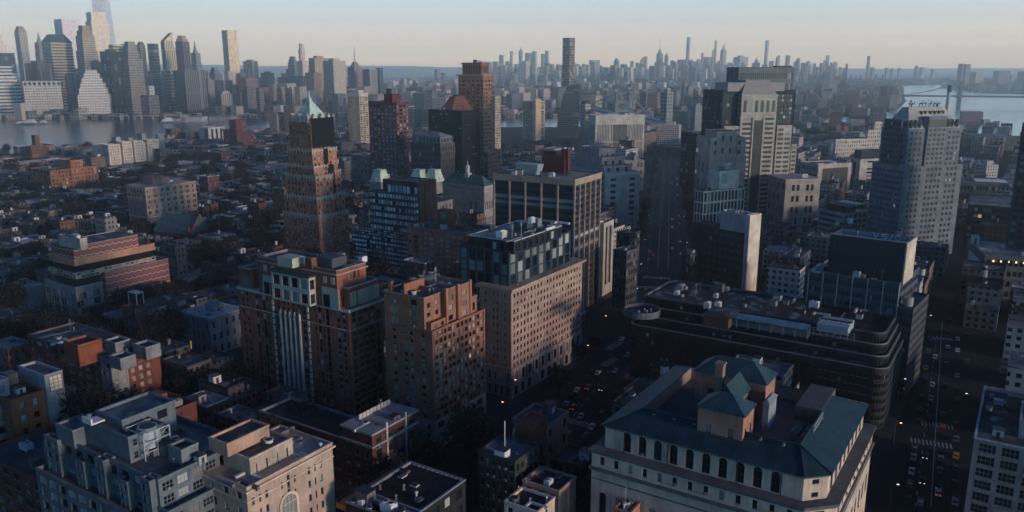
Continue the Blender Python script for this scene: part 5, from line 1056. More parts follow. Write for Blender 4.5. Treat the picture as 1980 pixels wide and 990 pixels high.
# ================================================================ left and bottom buildings
m, nt, b = new_mat('zigzag'); uv = nd(nt, 'ShaderNodeUVMap'); sp = nd(nt, 'ShaderNodeSeparateXYZ'); nt.links.new(uv.outputs[0], sp.inputs[0])
tri = ma(nt, 'MULTIPLY', ma(nt, 'ABSOLUTE', ma(nt, 'SUBTRACT', ma(nt, 'FRACT', ma(nt, 'DIVIDE', sp.outputs[0], 3.4)), 0.5)), 1.6)
t = ma(nt, 'FRACT', ma(nt, 'DIVIDE', ma(nt, 'ADD', sp.outputs[1], tri), 3.2))
cr = nd(nt, 'ShaderNodeValToRGB'); nt.links.new(t, cr.inputs[0]); cr.color_ramp.interpolation = 'CONSTANT'
for k, (p_, c_) in enumerate(((0, (.15, .055, .055)), (.3, (.21, .075, .06)), (.55, (.12, .06, .065)), (.8, (.34, .25, .23)))):
    e = cr.color_ramp.elements[k] if k < 2 else cr.color_ramp.elements.new(p_)
    e.position = p_; e.color = (*c_, 1)
nt.links.new(cr.outputs[0], b.inputs['Base Color']); b.inputs['Roughness'].default_value = 0.8; MATS['zigzag'] = m

B = Bld('zigzag_offices', 'modern office of stacked glass boxes with red zigzag patterned brick walls and orange fascia', 'office building', 145, 556, 85, 205, by=640, col=(0.24, 0.22, 0.23), glass='blind_glass', frame=(.2, .2, .22), nwin=100)
R, L, Z = B.R, B.L, B.Z
B.mass(0, 1, 0, 1, 0, 1, W(n=9, fl=5, wf=.86, hf=.84, m=.01, zt=.14), W(n=12, fl=5, wf=.86, hf=.84, m=.01, zt=.14), rim=.3, roofcol=(.03, .035, .04))
zm = B.hz(501, 1, 0); x1 = B.fx(297, zm, 0); y1 = B.fy(94, zm, 1); zl = B.hz(540, 1, 0)
B.box('recess_glass', 2.5, x1-2, 2, y1-1, Z-1, zl+.2, ('office_glass',))
B.poly_mass(rect(.8, x1, -.6, y1), zl, zm-7, [W(n=18, fl=2, wf=.8, hf=.66, m=.005), None, None, W(n=8, fl=2, wf=.8, hf=.66, m=.005)], key='glass_box', color=(.36, .27, .23), roof=False)
B.box('recess_glass', 2.2, x1-1, 1, y1-1, zm-7, zm-3.3, ('office_glass',)); B.part('glass_box').poly([(.8, -.6, zl), (x1, -.6, zl), (x1, y1, zl), (.8, y1, zl)])
B.poly_mass(rect(.8, x1, -.6, y1), zm-3.6, zm, [None]*4, key='orange_fascia', color=(.46, .235, .15), rim=.6, mats=('masonry',), roofcol=(.05, .055, .06))
zt = B.hz(474, 4, 2); x2 = B.fx(262, zt, 2); y2 = B.fy(108, zt, 4)
B.poly_mass(rect(1.6, x2, .2, y2), zm-.6, zt, [None]*4, key='zigzag_penthouse', rim=.4, roofcol=(.05, .055, .06), mats=('zigzag',)); z3 = zt+5; xa, xb, ya, yb = B.sub(154, 462, z3, 112, 168); B.poly_mass(rect(xa, xb, ya, yb), zt-.5, z3, [None]*4, key='machine_screen', color=(.40, .36, .33), rim=.6)
for k in range(3): B.unit('fan_unit', xa+(xb-xa)*(.3+.2*k), ya+3+k*2.5, z3-.3, (1.2, 1.2, 1.4), (.62, .62, .60))
zz = B.hz(527, B.fx(202, Z, -3), -3); xw = B.fx(202, zz, -3); xe = B.fx(325, zz, -3)
B.poly_mass(rect(xw, xe, -3, L*.4), 0, zz, [None]*4, key='zigzag_wing', rim=.4, mats=('zigzag',), roofcol=(.04, .045, .05)); B.clutter(.3, 1.2, .1, .6, zm-.6, 5, 3); B.done()

B = simple('lantern_roof_block', 'dark brick block with ribbon windows and a glazed lantern box on its roof', 'building', 262, 598, 235, 362, 688, (.095, .06, .06), W(pat='.WWWW', fl=5, wf=.92, hf=.5), W(n=3, fl=5, wf=.4), nwin=20, clutter=3, frame=(.3, .3, .31)); q = B.part('lantern', ('office_glass', 'painted_metal'), (.5, .52, .52)); xa, xb, ya, yb = B.sub(265, 588, B.Z, 249, 279); h = 5
q.box(xa+.1, xb-.1, ya+.1, yb-.1, B.Z-.6, B.Z+h-.1, 0)
for x in (xa, xb-.3):
    for y in (ya, yb-.3): q.box(x, x+.3, y, y+.3, B.Z-.6, B.Z+h, 1)
q.box(xa, xb, ya, ya+.25, B.Z+h-.3, B.Z+h, 1); q.box(xa, xa+.25, ya, yb, B.Z+h-.3, B.Z+h, 1); q.box(xa, xb, ya, yb, B.Z+h, B.Z+h+.1, 1)
B.done()
B = simple('white_rim_hall', 'pale low hall with white parapet rim left of the broad red brick tower', 'building', 404, 616, 349, 470, 690, (.24, .26, .27), W(n=5, fl=3, wf=.4), W(n=6, fl=3, wf=.35, hf=.7), nwin=30, clutter=10, roofcol=(.28, .31, .32)); B.band(B.Z-.2, h=.5, out=.3, color=(.5, .51, .5)); B.box('roof_hut', B.R*.4, B.R*.7, B.L*.3, B.L*.6, B.Z-.7, B.Z+3.4, color=(.22, .25, .27)); B.done()
B = Bld('brick_flats', 'dark red brick flats with a square brick roof house and grey boxed bays', 'apartment block', 214, 700, 52, 307, z=24, col=(.155, .058, .038), glass='blind_glass', frame=(.3, .3, .3), nwin=80); R, L, Z = B.R, B.L, B.Z
B.mass(0, 1, 0, 1, 0, 1, W(pat='.WWWW.', fl=7, wf=.5, hf=.5), W(pat='nWnWnWnWnW', fl=7, wf=.5, hf=.5), rim=.8, roofcol=(.05, .06, .066), rimcol=(.14, .12, .12))
xa, xb, ya, yb = B.sub(150, 668, Z+7.5, 122, 196); B.poly_mass(rect(xa, xb, ya, yb), Z-.8, Z+7.5, [None]*4, key='roof_house', color=(.22, .078, .045), roofcol=(.04, .045, .05)); B.box('roof_house', xa-.3, xb+.3, ya-.3, yb+.3, Z+6.2, Z+6.5)
for px, py, w, d, h, c in ((226, 656, 3, 3.5, 4, .26), (283, 664, 3, 4, 4, .23), (236, 686, 3, 3.5, 3.5, .24)): x, y = B.px(px, py, Z+h); B.poly_mass(rect(x-w, x+w, y-d, y+d), Z-1, Z+h, [None]*4, key='grey_bay', color=(c*.86, c*.93, c), rim=.8, roofcol=(.045, .055, .06))
B.poly_mass(rect(-.8, R*.28, -1.2, L*.1), 0, Z+1, [W(n=2, fl=7, wf=.6, hf=.5), None, None, W(n=2, fl=7, wf=.6, emb=True)], key='grey_bay', color=(.22, .25, .28)); B.clutter(.1, .9, .1, .9, Z-.8, 10, 5); B.done()
B = Bld('edge_orange_flats', 'orange brick flats with grey boxed storeys and a big pale gridded window, left edge', 'apartment block', 20, 774, None, 86, z=27, L=22, col=(.30, .11, .05), glass='blind_glass', nwin=60); R, L, Z = B.R, B.L, B.Z
B.mass(0, 1, 0, 1, 0, 1, W(pat='.W.W.', fl=6, wf=.8, hf=.5), W(n=3, fl=6, wf=.5), rim=.8, roofcol=(.05, .06, .066)); B.poly_mass(rect(R, R*1.55, -1, L*.7), 0, Z+5, [W(pat='.W', fl=8, wf=.8, hf=.6, style=1), None, None, None], key='grey_bay', color=(.27, .29, .32), rim=.8, roofcol=(.1, .12, .13)); B.poly_mass(rect(-4, R*.3, L*.3, L), 0, Z+5, [W(n=1, fl=7, wf=.6), None, None, None], key='grey_bay', color=(.27, .29, .32), rim=.8, roofcol=(.1, .12, .13))
q = B.part('gridded_window', ('painted_metal',), (.62, .58, .48)); q.box(R*1.12, R*1.5, -1.12, -1.0, Z-1, Z+4); qq = B.part('window_bar', ('painted_metal',), (.04, .045, .05))
for k in range(4): x = R*1.12+R*.38*k/3; qq.box(x-.06, x+.06, -1.2, -1.05, Z-1, Z+4)
for k in range(5): qq.box(R*1.12, R*1.5, -1.2, -1.05, Z-1+1.25*k-.06, Z-1+1.25*k+.06)
B.clutter(.2, .9, .2, .9, Z-.8, 4, 4); B.done()
simple('corner_brick_wing', 'low brick wing with dark roof terrace in the bottom left corner', 'building', 83, 934, -40, None, None, (.15, .06, .042), W(n=3, fl=5, wf=.45), W(n=6, fl=5, wf=.5), z=18, R=22, nwin=40, glass='blind_glass', clutter=5).done()
B = simple('brown_rear_annex', 'plain brown brick annex with one column of small windows behind the grey apartments', 'building', 318, 800, 258, 379, None, (.125, .052, .04), W(pat='..W..', fl=6, wf=.3, hf=.4), W(n=4, fl=6, wf=.4), z=20, nwin=12, clutter=7, roofcol=(.03, .035, .04)); B.box('brick_hut', B.R*.2, B.R*.6, B.L*.5, B.L*.8, B.Z-.6, B.Z+3, color=(.19, .07, .045)); B.done()
# ---- bottom centre
B = Bld('terrace_roof_block', 'low black roofed block with an orange brown deck strip and bulbs along the roof edge', 'building', 780, 1012, 668, 900, z=20, col=(.022, .024, .028), nwin=20); R, L, Z = B.R, B.L, B.Z
B.mass(0, 1, 0, 1, 0, 1, W(n=5, fl=4, wf=.5), W(n=5, fl=4, wf=.5), rim=.7, roofcol=(.018, .02, .024), rimcol=(.20, .22, .25)); B.box('wooden_deck', 0, R, L, L+3.4, Z-3, Z-1.6, color=(.40, .14, .075)); B.box('deck_rail', 0, R, L+3.3, L+3.4, Z-.6, Z-.5, ('painted_metal',), (.1, .1, .1))
for k in range(14): B.box('deck_rail', R*k/13-.05, R*k/13+.05, L+3.3, L+3.4, Z-1.6, Z-.5)
for k in range(12): B.part('bulb#%d' % k, ('white_lamp',)).box(R-1.0, R-.9, L*(k+.5)/12, L*(k+.5)/12+.1, Z-.1, Z)
B.box('pipe', R*.15, R*.19, 0, L*.95, Z-.7, Z+.3, ('painted_metal',), (.2, .25, .3)); B.box('pipe', R*.25, R*.27, 0, L*.8, Z-.7, Z+.1); B.clutter(.3, .9, .1, .9, Z-.7, 8, 3, ('vent_pipe', 'skylight')); B.clutter(.02, .14, .1, .95, Z-.7, 8, 4); B.done()
B = simple('flagpole_block', 'dark building with grey flat roof carrying a tall white flagpole', 'building', 996, 892, 924, 1041, None, (.05, .05, .055), W(n=5, fl=6, wf=.45), W(n=6, fl=6, wf=.45), z=22, nwin=40, clutter=4, roofcol=(.13, .16, .18)); x, y = B.px(976, 866, B.Z); B.part('flagpole', ('painted_metal',), (.75, .74, .7)).tube((x, y, B.Z-.7), (x, y, B.Z+8.5), .14); B.part('pole_foot').cyl(x, y, B.Z-.7, B.Z+.1, .7, n=8); B.done()
B = simple('pink_wall_house', 'small pinkish walled building with a square brick roof house beside the dark avenue', 'building', 1056, 826, 990, 1099.5, None, (.34, .22, .18), W(pat='W.W', fl=3, wf=.4), W(n=4, fl=3, wf=.4), z=17, nwin=20, clutter=5, roofcol=(.10, .13, .15)); xa, xb, ya, yb = B.sub(1030, 822, B.Z+6, 997, 1057); B.poly_mass(rect(xa, xb, ya, yb), B.Z-.6, B.Z+6, [None]*4, key='brick_roof_house', color=(.28, .09, .05), rim=1.2, roofcol=(.05, .05, .055))
for k in range(4): B.box('brick_course', xa-.15, xb+.15, ya-.15, yb+.15, B.Z+2+k, B.Z+2.3+k, color=(.36, .14, .09))
B.done()
simple('teal_flat_roof', 'low shed with plain dark teal flat roof next to the courthouse', 'building', 1118, 902, 1064, 1153, None, (.07, .05, .05), W(n=4, fl=3, wf=.4), W(n=4, fl=3, wf=.4), z=13, clutter=6, roofcol=(.05, .075, .09)).done()
simple('pink_party_wall', 'narrow dark house with a blank pink end wall at the bottom centre', 'house', 1081, 950, 1010, 1114, None, (.42, .27, .21), None, W(n=3, fl=4, wf=.5), z=17, clutter=5, roofcol=(.03, .035, .04)).done()
simple('whitewashed_house', 'small dark roofed house with a whitewashed sunlit end wall at the bottom edge', 'house', 1040, 990, 975, 1073, None, (.62, .52, .43), W(pat='.W.', fl=4, wf=.4), W(n=3, fl=4, wf=.5), z=16, clutter=5, roofcol=(.025, .03, .035)).done()
simple('brick_gable_house', 'narrow brick house with roof machines standing before the courthouse front', 'house', 1219, 992, 1186, 1238, None, (.36, .19, .13), None, W(n=2, fl=4, wf=.4), z=18, clutter=5, roofcol=(.05, .055, .06)).done()
# ---- left distance
B = simple('beige_loft', 'long beige brick building with pale horizontal courses and rows of paired windows', 'building', 280, 363, 244, 378, 458, (.38, .28, .22), W(pat='nn.nn.nn.nn.nn.nn.nn.nn', fl=9, wf=.62, hf=.6), W(n=6, fl=9, wf=.5), nwin=100, clutter=9, glass='glass'); R, L, Z = B.R, B.L, B.Z
for f in (.97, .76, .38, .12): B.band(Z*f, h=.8, out=.4, color=(.50, .38, .31))
B.box('side_cladding', -.1, 0, L*.06, L*.94, Z*.15, Z*.72, color=(.22, .15, .16)); B.box('lift_house', R*.3, R*.45, L*.4, L*.9, Z-.7, Z+6, color=(.33, .20, .17)); B.box('lift_house', R*.46, R*.62, L*.4, L*.9, Z-.7, Z+5, color=(.45, .40, .34)); B.done()
B = Bld('gable_church', 'church with long dark teal gabled roof and dark red brick front', 'church', 368, 454, 298, None, by=484, R=20, a=radians(24), col=(.14, .055, .05)); R, L, Z = B.R, B.L, B.Z
B.mass(0, 1, 0, 1, 0, 1, None, W(n=11, fl=1, wf=.4, hf=.6, arch=True, emb=True), roof=False); hip(B.part('roof', ('copper_roof',), (.055, .095, .11)), 0, R, 0, L, Z, 12, .6, gable='y'); q = B.part('gable_front'); q.poly([(-1, -.5, 0), (R+1, -.5, 0), (R+1, -.5, Z+1), (R/2, -.5, Z+14.5), (-1, -.5, Z+1)]); q.poly([(-1, .3, 0), (R+1, .3, 0), (R+1, .3, Z+1), (R/2, .3, Z+14.5), (-1, .3, Z+1)])
q.poly([(-1, -.5, Z+1), (R/2, -.5, Z+14.5), (R/2, .3, Z+14.5), (-1, .3, Z+1)]); q.poly([(R/2, -.5, Z+14.5), (R+1, -.5, Z+1), (R+1, .3, Z+1), (R/2, .3, Z+14.5)]); q = B.part('rose_window', ('glass',)); q.poly([(R/2+2.6*cos(k*pi/8), -.56, Z+3+2.6*sin(k*pi/8)) for k in range(16)])
for x in (-1.4, R+1.4): t = B.part('pinnacle'); t.box(x-.8, x+.8, -1, .6, 0, Z+4); hip(t, x-.8, x+.8, -1, .6, Z+4, 3, .1)
B.done()
B = Bld('pale_bay_flats', 'pale stone apartment house of tall projecting bays with dark recesses, near the river', 'apartment block', 207, 280, 177, 304, by=338, col=(.64, .55, .45), nwin=60); R, L, Z = B.R, B.L, B.Z
B.mass(0, 1, .08, 1, 0, .97, None, W(n=8, fl=11, wf=.4, hf=.5, emb=True), rim=.6)
for f0, f1 in ((0, .22), (.27, .46), (.5, .69), (.77, 1.0)): B.mass(f0, f1, -.06, .3, 0, 1.0+.06*(f0 > 0), W(n=4, fl=11, wf=.4, hf=.48, m=.08), None, key='bay', rim=.6)
for f, h in ((.3, 7), (.55, 5), (.82, 9)): B.box('lift_house', R*f, R*(f+.09), L*.4, L*.7, Z, Z+h, color=(.40, .33, .28))
B.clutter(.1, .9, .3, .9, Z, 6, 3); B.done()
simple('slim_white_river_tower', 'slim white tower right behind the pale bay flats', 'tower', 305, 259, 300, 317, 300, (.52, .48, .43), W(n=3, fl=12, wf=.4), W(n=2, fl=12, wf=.4), clutter=1).done()
simple('dark_cornice_block', 'dark square block with a pale cornice right of the pale bay flats', 'building', 308, 288, 300, 328, 330, (.10, .11, .12), W(n=6, fl=7, wf=.5), W(n=3, fl=7, wf=.5), clutter=2).done()
B = simple('two_tone_hotel', 'brick and cream hotel with a tall brick lift house standing at the riverside', 'hotel', 74, 282, 50, 105, 312, (.19, .10, .085), W(n=9, fl=7, wf=.4), W(n=6, fl=7, wf=.4), clutter=2); B.mass(-.01, 1.01, -.01, 1, .6, .95, W(n=9, fl=3, wf=.4, emb=True), None, key='cream_storeys', color=(.36, .28, .24), roof=False); B.box('lift_house', B.R*.02, B.R*.3, B.L*.2, B.L*.5, B.Z-.5, B.Z+14, color=(.22, .09, .07)); B.done()
simple('brown_river_block', 'plain brown riverside block with dark chimneys', 'building', 118, 288, 108, 160, 318, (.22, .16, .135), W(n=7, fl=5, wf=.3), W(n=2, fl=5, wf=.4), clutter=3).done()
B = simple('orange_deco_flats', 'orange brick flats with a raised ornate centre among the low houses', 'apartment block', 96, 330, 55, 188, 382, (.25, .115, .075), W(n=14, fl=7, wf=.4), W(n=6, fl=7, wf=.5), clutter=8); B.mass(.42, .68, -.04, .5, 0, 1.3, W(n=5, fl=9, wf=.4, emb=True), None, key='raised_centre', color=(.36, .16, .09)); B.done()
B = simple('striped_river_tower', 'white slab tower with dark vertical stripes at the water edge', 'tower', 402, 247, 384, 434, 282, (.50, .47, .43), W(pat='.W.W.W.', fl=1, wf=.9, hf=.9), W(pat='.W', fl=1, wf=.8, hf=.9), clutter=3); B.done()
B = simple('turreted_red_block', 'dark red brick block with little roof turrets and a square tower above', 'building', 457, 255, 431, 491, 295, (.12, .05, .06), W(n=9, fl=8, wf=.4), W(n=7, fl=8, wf=.4), clutter=0); B.mass(.15, .7, .2, .7, 1, 1.55, W(n=5, fl=4, wf=.4, emb=True), None, key='square_tower', color=(.17, .055, .06))
for k in range(8): hip(B.part('roof_turret', color=(.10, .05, .055)), -.5, 2.5, B.L*k/7-1.5, B.L*k/7+1.5, B.Z, 5, 0)
B.done()
simple('long_brick_row', 'long low dark brick block with white roof huts below the turreted red block', 'building', 428, 296, 380, 452, 326, (.16, .075, .07), W(n=3, fl=5, wf=.4), W(n=12, fl=5, wf=.4), clutter=9).done()
simple('white_frame_school', 'low pale framed building with dark square windows left of the stepped brick skyscraper', 'building', 470, 402, 455, 545, 434, (.42, .42, .42), W(n=11, fl=3, wf=.7, hf=.6), W(n=3, fl=3, wf=.6), clutter=6, roofcol=(.3, .3, .3)).done()
simple('white_gable_stub', 'dark house with a tall white blank chimney wall at the left', 'house', 51, 556, 18, 84, 600, (.5, .46, .42), None, W(n=4, fl=3, wf=.4), clutter=4, roofcol=(.38, .36, .33)).done()
simple('copper_awning_school', 'flat dark school block with white roof patch behind the zigzag offices', 'building', 300, 465, 290, 335, 505, (.08, .06, .075), W(n=4, fl=4, wf=.4), W(n=2, fl=4, wf=.4), clutter=3, roofcol=(.5, .5, .48)).done()
simple('vent_loft', 'dark loft block with white roof drums right of the dark glass block', 'building', 1548, 498, 1512, 1568, 560, (.10, .11, .125), W(n=4, fl=5, wf=.5), W(n=6, fl=5, wf=.5), clutter=8).done()
# ================================================================ far shore towers
for k, c_ in enumerate(((.24, .20, .17), (.17, .175, .18), (.30, .27, .23), (.20, .12, .10), (.10, .115, .13), (.36, .34, .31))):
    MATS['grid_flat_%d' % k] = MATS['grid_big'].copy(); n_ = MATS['grid_flat_%d' % k].node_tree
    for l_ in list(n_.links):
        if l_.from_node.type == 'OBJECT_INFO' and l_.from_socket.name == 'Color': s_ = l_.to_socket; n_.links.remove(l_); s_.default_value = (*c_, 1)
TOWERS = []
def turned(x0, x1, f, d, ty):
    """plan corners of a box seen between two columns at distance d, near corner a fraction f across, and its height"""
    X0, Y0, Z = at_dist(x0, ty, d); X1, Y1, _ = at_dist(x1, ty, d); w = hypot(X1-X0, Y1-Y0); bx = atan2(X0+X1, Y0+Y1)
    f = min(.97, max(.03, f)); ca, sa = cos(bx), sin(bx)
    right = (ca, -sa); away = (sa, ca)
    fr = w*f; rr_ = w*(1-f); th = atan2(rr_, fr)       # keeps the two faces of equal depth
    u = (-cos(th), sin(th)); v = (sin(th), cos(th)); dl = fr/cos(th); dr = rr_/sin(th)
    q = min(dl, dr)*2.2; dl, dr = min(dl, max(q, 12)), min(dr, max(q, 12))
    nx, ny = X0+right[0]*fr, Y0+right[1]*fr
    tw = lambda p: (nx+right[0]*p[0]+away[0]*p[1], ny+right[1]*p[0]+away[1]*p[1])
    return [tw((0, 0)), tw((v[0]*dr, v[1]*dr)), tw((v[0]*dr+u[0]*dl, v[1]*dr+u[1]*dl)), tw((u[0]*dl, u[1]*dl))], Z
def tower(name, label, x0, x1, ty, d, col, f=.4, mat='grid_office', top=None, tc=None, steps=(), group=None, cat='tower'):
    if d > 1400: mat = {'grid_fin': 'tower_fin', 'grid_band': 'tower_band', 'grid_office': 'tower_grid', 'grid_house': 'tower_grid', 'grid_glass': 'tower_glass', 'grid_flat': 'tower_grid'}.get(mat, mat)
    fp, Z = turned(x0, x1, f, d, ty); cx = sum(p[0] for p in fp)/4; cy = sum(p[1] for p in fp)/4
    lp = [(p[0]-cx, p[1]-cy) for p in fp]; w = hypot(lp[1][0]-lp[0][0], lp[1][1]-lp[0][1])
    mb = MB(); zc = 0
    if steps:                                       # (scale, height fraction) from the bottom up
        for s_, h in steps: q = [(a*s_, b_*s_) for a, b_ in lp]; mb.prism(q, zc, Z*h, 0, mt=1); zc = Z*h-.01
    else: mb.prism(lp, 0, Z, 0, mt=1)
    o = mb.build(name, [mat, 'roofing'], None, col); o.location = (cx, cy, 0); tag(o, label, cat, group)
    lp = [(a*(steps[-1][0] if steps else 1), b_*(steps[-1][0] if steps else 1)) for a, b_ in lp]; t = MB(); tc = tc or col; sc = lambda k: [(a*k, b_*k) for a, b_ in lp]
    nm, mm = 'roof', 'masonry'
    if top == 'pyramid': nm, mm = 'pyramid_roof', 'copper_roof'; t.loft(sc(1), Z, sc(.04), Z+w*1.1)
    elif top == 'low_pyramid': nm, mm = 'hipped_roof', 'copper_roof'; t.loft(sc(1), Z, sc(.55), Z+w*.35)
    elif top == 'spire': nm = 'spire'; t.loft(sc(.6), Z, sc(.3), Z+w*.5); t.loft(sc(.3), Z+w*.5, sc(.03), Z+w*1.5)
    elif top == 'mast': nm = 'mast'; t.loft(sc(.7), Z, sc(.3), Z+w*.5); t.loft(sc(.08), Z+w*.5, sc(.02), Z+w*2.0)
    elif top == 'crown': nm = 'crown'; t.prism(sc(.82), Z, Z+w*.3); t.prism(sc(.6), Z+w*.3, Z+w*.6)
    elif top == 'slope': nm = 'sloped_top'; t.loft(lp, Z, [lp[0], lp[1], lp[2], lp[3]], Z+.1); q = lp; t.poly([(*q[3], Z), (*q[0], Z), (*q[1], Z+w*.9), (*q[2], Z+w*.9)]); t.poly([(*q[0], Z), (*q[1], Z), (*q[1], Z+w*.9)]); t.poly([(*q[3], Z), (*q[2], Z), (*q[2], Z+w*.9)]); t.poly([(*q[1], Z), (*q[2], Z), (*q[2], Z+w*.9), (*q[1], Z+w*.9)])
    elif top == 'box': nm = 'roof_house'; t.prism(sc(.5), Z, Z+max(4, w*.14))
    elif top == 'openings':
        nm = 'open_loggia'; t.prism(sc(1.005), Z-13, Z-11.5)
        for a, b_ in ((3, 0), (0, 1)):
            for k in range(8 if a == 3 else 4): n2 = 8 if a == 3 else 4; p = [lp[a][i]+(lp[b_][i]-lp[a][i])*(k+.5)/n2 for i in (0, 1)]; p = (p[0]*1.004, p[1]*1.004); t.box(p[0]-3, p[0]+3, p[1]-1, p[1]+1, Z-11, Z-3, 1)
    if t.f: t.build(nm, [mm, MATS['dark_trim']], o, tc)
    TOWERS.append((name, x0, x1, ty, d, [(a[0], a[1]) for a in fp], Z)); return o
TAN = (.56, .44, .31); PALE = (.66, .58, .50); DKG = (.06, .07, .085); GRB = (.19, .20, .215); MAU = (.20, .155, .17); LIT = (.72, .55, .34)
T = tower
T('edge_terraced_tower', 'white banded stepped tower cut by the left edge of the picture', -60, 25, 128, 2080, (.66, .64, .6), .95, 'grid_band', None, steps=((1, .7), (.86, .85), (.7, 1)))
T('edge_dark_tower', 'dark tower with a pale pointed top at the far left edge', -30, 20, 102, 2180, DKG, .3, 'grid_glass', 'pyramid', PALE)
T('slim_brown_top_tower', 'slim pale tower with a brown square top at the far left', 27, 48, 60, 2900, (.47, .41, .34), .35, 'grid_fin', 'crown', (.33, .20, .16))
T('green_spire_tower', 'tapering tower with a green pyramid and needle spire', 65, 84, 82, 2750, (.33, .27, .23), .4, 'grid_office', 'spire', (.22, .30, .27), ((1, .85), (.9, 1)))
T('dark_pyramid_bank', 'broad tan tower under a dark flat topped pyramid roof', 79, 132, 80, 2480, TAN, .3, 'grid_band', 'low_pyramid', (.03, .055, .065))
T('white_slab_skyscraper', 'plain pinkish white slab standing behind the dark pyramid roof', 103, 148, 36, 3050, (.78, .68, .66), .3, 'masonry')
T('round_shoulder_tower', 'tall tan stepped tower with a small domed crown', 140, 183, 68, 2450, (.44, .36, .27), .35, 'grid_office', 'crown', (.32, .22, .18), ((1, .55), (.9, .8), (.78, 1)))
T('bright_glass_tower', 'bright cream glass tower with a stepped top left of the tapering giant', 157, 207, 22, 3100, (.80, .67, .50), .25, 'masonry', None, steps=((1, .62), (.82, .9), (.7, 1)))
fp, Z = turned(166, 214, .75, 3400, -18); o = MB(); cx = sum(p[0] for p in fp)/4; cy = sum(p[1] for p in fp)/4; q = [(p[0]-cx, p[1]-cy) for p in fp]; o.loft(q, 0, [(a*.62, b_*.62) for a, b_ in q], Z); o = o.build('tapering_giant', ['masonry'], None, (.66, .68, .70)); o.location = (cx, cy, 0); tag(o, 'tapering glass giant whose top is cut off by the picture edge', 'skyscraper')
T('waterfront_grid_slab', 'wide beige grid slab on the far waterfront with a row of square top openings', 43, 111, 157, 2075, (.58, .53, .47), .95, 'grid_office', 'openings')
T('dark_rib_block', 'dark ribbed block rising behind the wide beige grid slab', 46, 92, 122, 2250, (.085, .085, .105), .5, 'grid_fin', 'box')
T('striped_dark_block', 'dark block with thin white vertical stripes left of the white ziggurat', 124, 152, 145, 2160, (.17, .20, .23), .4, 'grid_fin')
T('white_ziggurat', 'white stepped ziggurat tower at the far waterfront', 143, 203, 135, 2085, (.74, .69, .62), .93, 'grid_office', None, steps=((1, .48), (.88, .62), (.76, .73), (.62, .83), (.48, .92), (.34, 1)))
T('mauve_attic_block', 'purplish block behind the white ziggurat right shoulder', 174, 196, 119, 2320, MAU, .4, 'grid_office', 'box')
T('dark_teal_slab', 'large dark teal glass slab right of the white ziggurat', 192, 231, 99, 2200, (.035, .055, .07), .45, 'grid_glass', 'box')
T('stained_stepped_tower', 'dark sided stepped tan tower right of the dark teal slab', 229, 271, 99, 2210, (.27, .25, .22), .35, 'grid_office', 'crown', None, ((1, .7), (.88, .88), (.75, 1)))
T('low_sunlit_slab', 'sunlit yellowish slab peeping over the dark teal slab', 209, 235, 86, 2750, LIT, .3, 'grid_band')
T('dark_notch_tower', 'small dark tower between two sunlit slabs', 232, 246, 85, 2800, DKG, .5, 'grid_glass')
T('pale_sunlit_slab', 'pale sunlit slab right of the small dark notch tower', 245, 267, 86, 2720, PALE, .3, 'grid_fin')
T('slender_mauve_tower', 'slender brown topped tower with pale lower flank', 264, 279, 87, 2300, (.30, .24, .22), .4, 'grid_office', 'crown', (.24, .13, .13))
T('twin_glass_tower', 'grey glass tower with a notched flat top', 284, 304, 84, 2620, (.16, .19, .20), .55, 'grid_glass')
T('gold_face_tower', 'tower with dark left side and golden right face', 310, 333, 79, 2620, LIT, .3, 'grid_fin', 'slope')
T('thin_tan_tower', 'thin tan tower right against the golden faced tower', 330, 341, 92, 2680, TAN, .3, 'grid_office')
T('mauve_crown_tower', 'tall purple grey tower with a lit crown over broad lower wings', 338, 364, 80, 2200, (.15, .135, .155), .55, 'grid_fin', 'crown', (.40, .29, .22))
T('broad_mauve_wing', 'broad purple grey slab wing at the foot of the crowned tower', 334, 393, 136, 2150, (.17, .165, .18), .35, 'grid_fin')
T('needle_spire_tower', 'grey stepped tower with a needle spire right of the purple crowned tower', 366, 388, 102, 2520, (.21, .23, .24), .5, 'grid_office', 'spire', (.30, .33, .33), ((1, .8), (.8, 1)))
T('brown_flat_slab', 'flat topped brownish slab behind the small white waterfront houses', 281, 315, 143, 2260, (.20, .185, .19), .75, 'grid_office')
T('white_edge_glass_block', 'dark glass block with a white corner strip', 312, 337, 137, 2320, (.24, .27, .29), .6, 'grid_glass', 'box')
T('white_waterfront_hotel', 'small white stepped building on the far waterfront', 276, 301, 166, 2120, (.52, .50, .47), .4, 'grid_house', None, steps=((1, .6), (.6, 1)))
T('grey_shoulder_block', 'mid grey stepped block left of the rippled yellow tower', 392, 413, 155, 2280, (.24, .23, .23), .4, 'grid_office', 'box')
T('teal_shoulder_block', 'teal grey tower behind the mid grey stepped block', 404, 425, 140, 2500, (.15, .18, .20), .5, 'grid_office', 'crown')
# rippled tower
fp, Z = turned(428, 457, .35, 2700, 58); cx = sum(p[0] for p in fp)/4; cy = sum(p[1] for p in fp)/4; w = MB(); N_ = 40
pts = []
for i in range(4):
    a, b_ = fp[i], fp[(i+1) % 4]
    for k in range(10): pts.append((a[0]+(b_[0]-a[0])*k/10-cx, a[1]+(b_[1]-a[1])*k/10-cy))
prev = None
for j in range(25):
    cur = [(p[0]*(1+.055*sin(i*1.9+j*.5)*(i % 10 != 0)), p[1]*(1+.055*sin(i*1.9+j*.5)*(i % 10 != 0))) for i, p in enumerate(pts)]
    if prev: w.loft(prev, Z*(j-1)/24, cur, Z*j/24, 0, j == 24)
    prev = cur
o = w.build('rippled_tower', ['masonry'], None, (.78, .62, .40)); o.location = (cx, cy, 0); tag(o, 'tall rippled yellow metal tower standing apart on the far shore', 'skyscraper')
T('ribbed_housing_slab', 'cream ribbed housing slab at the foot of the rippled tower', 415, 453, 181, 2180, (.48, .41, .37), .3, 'grid_fin', 'box')
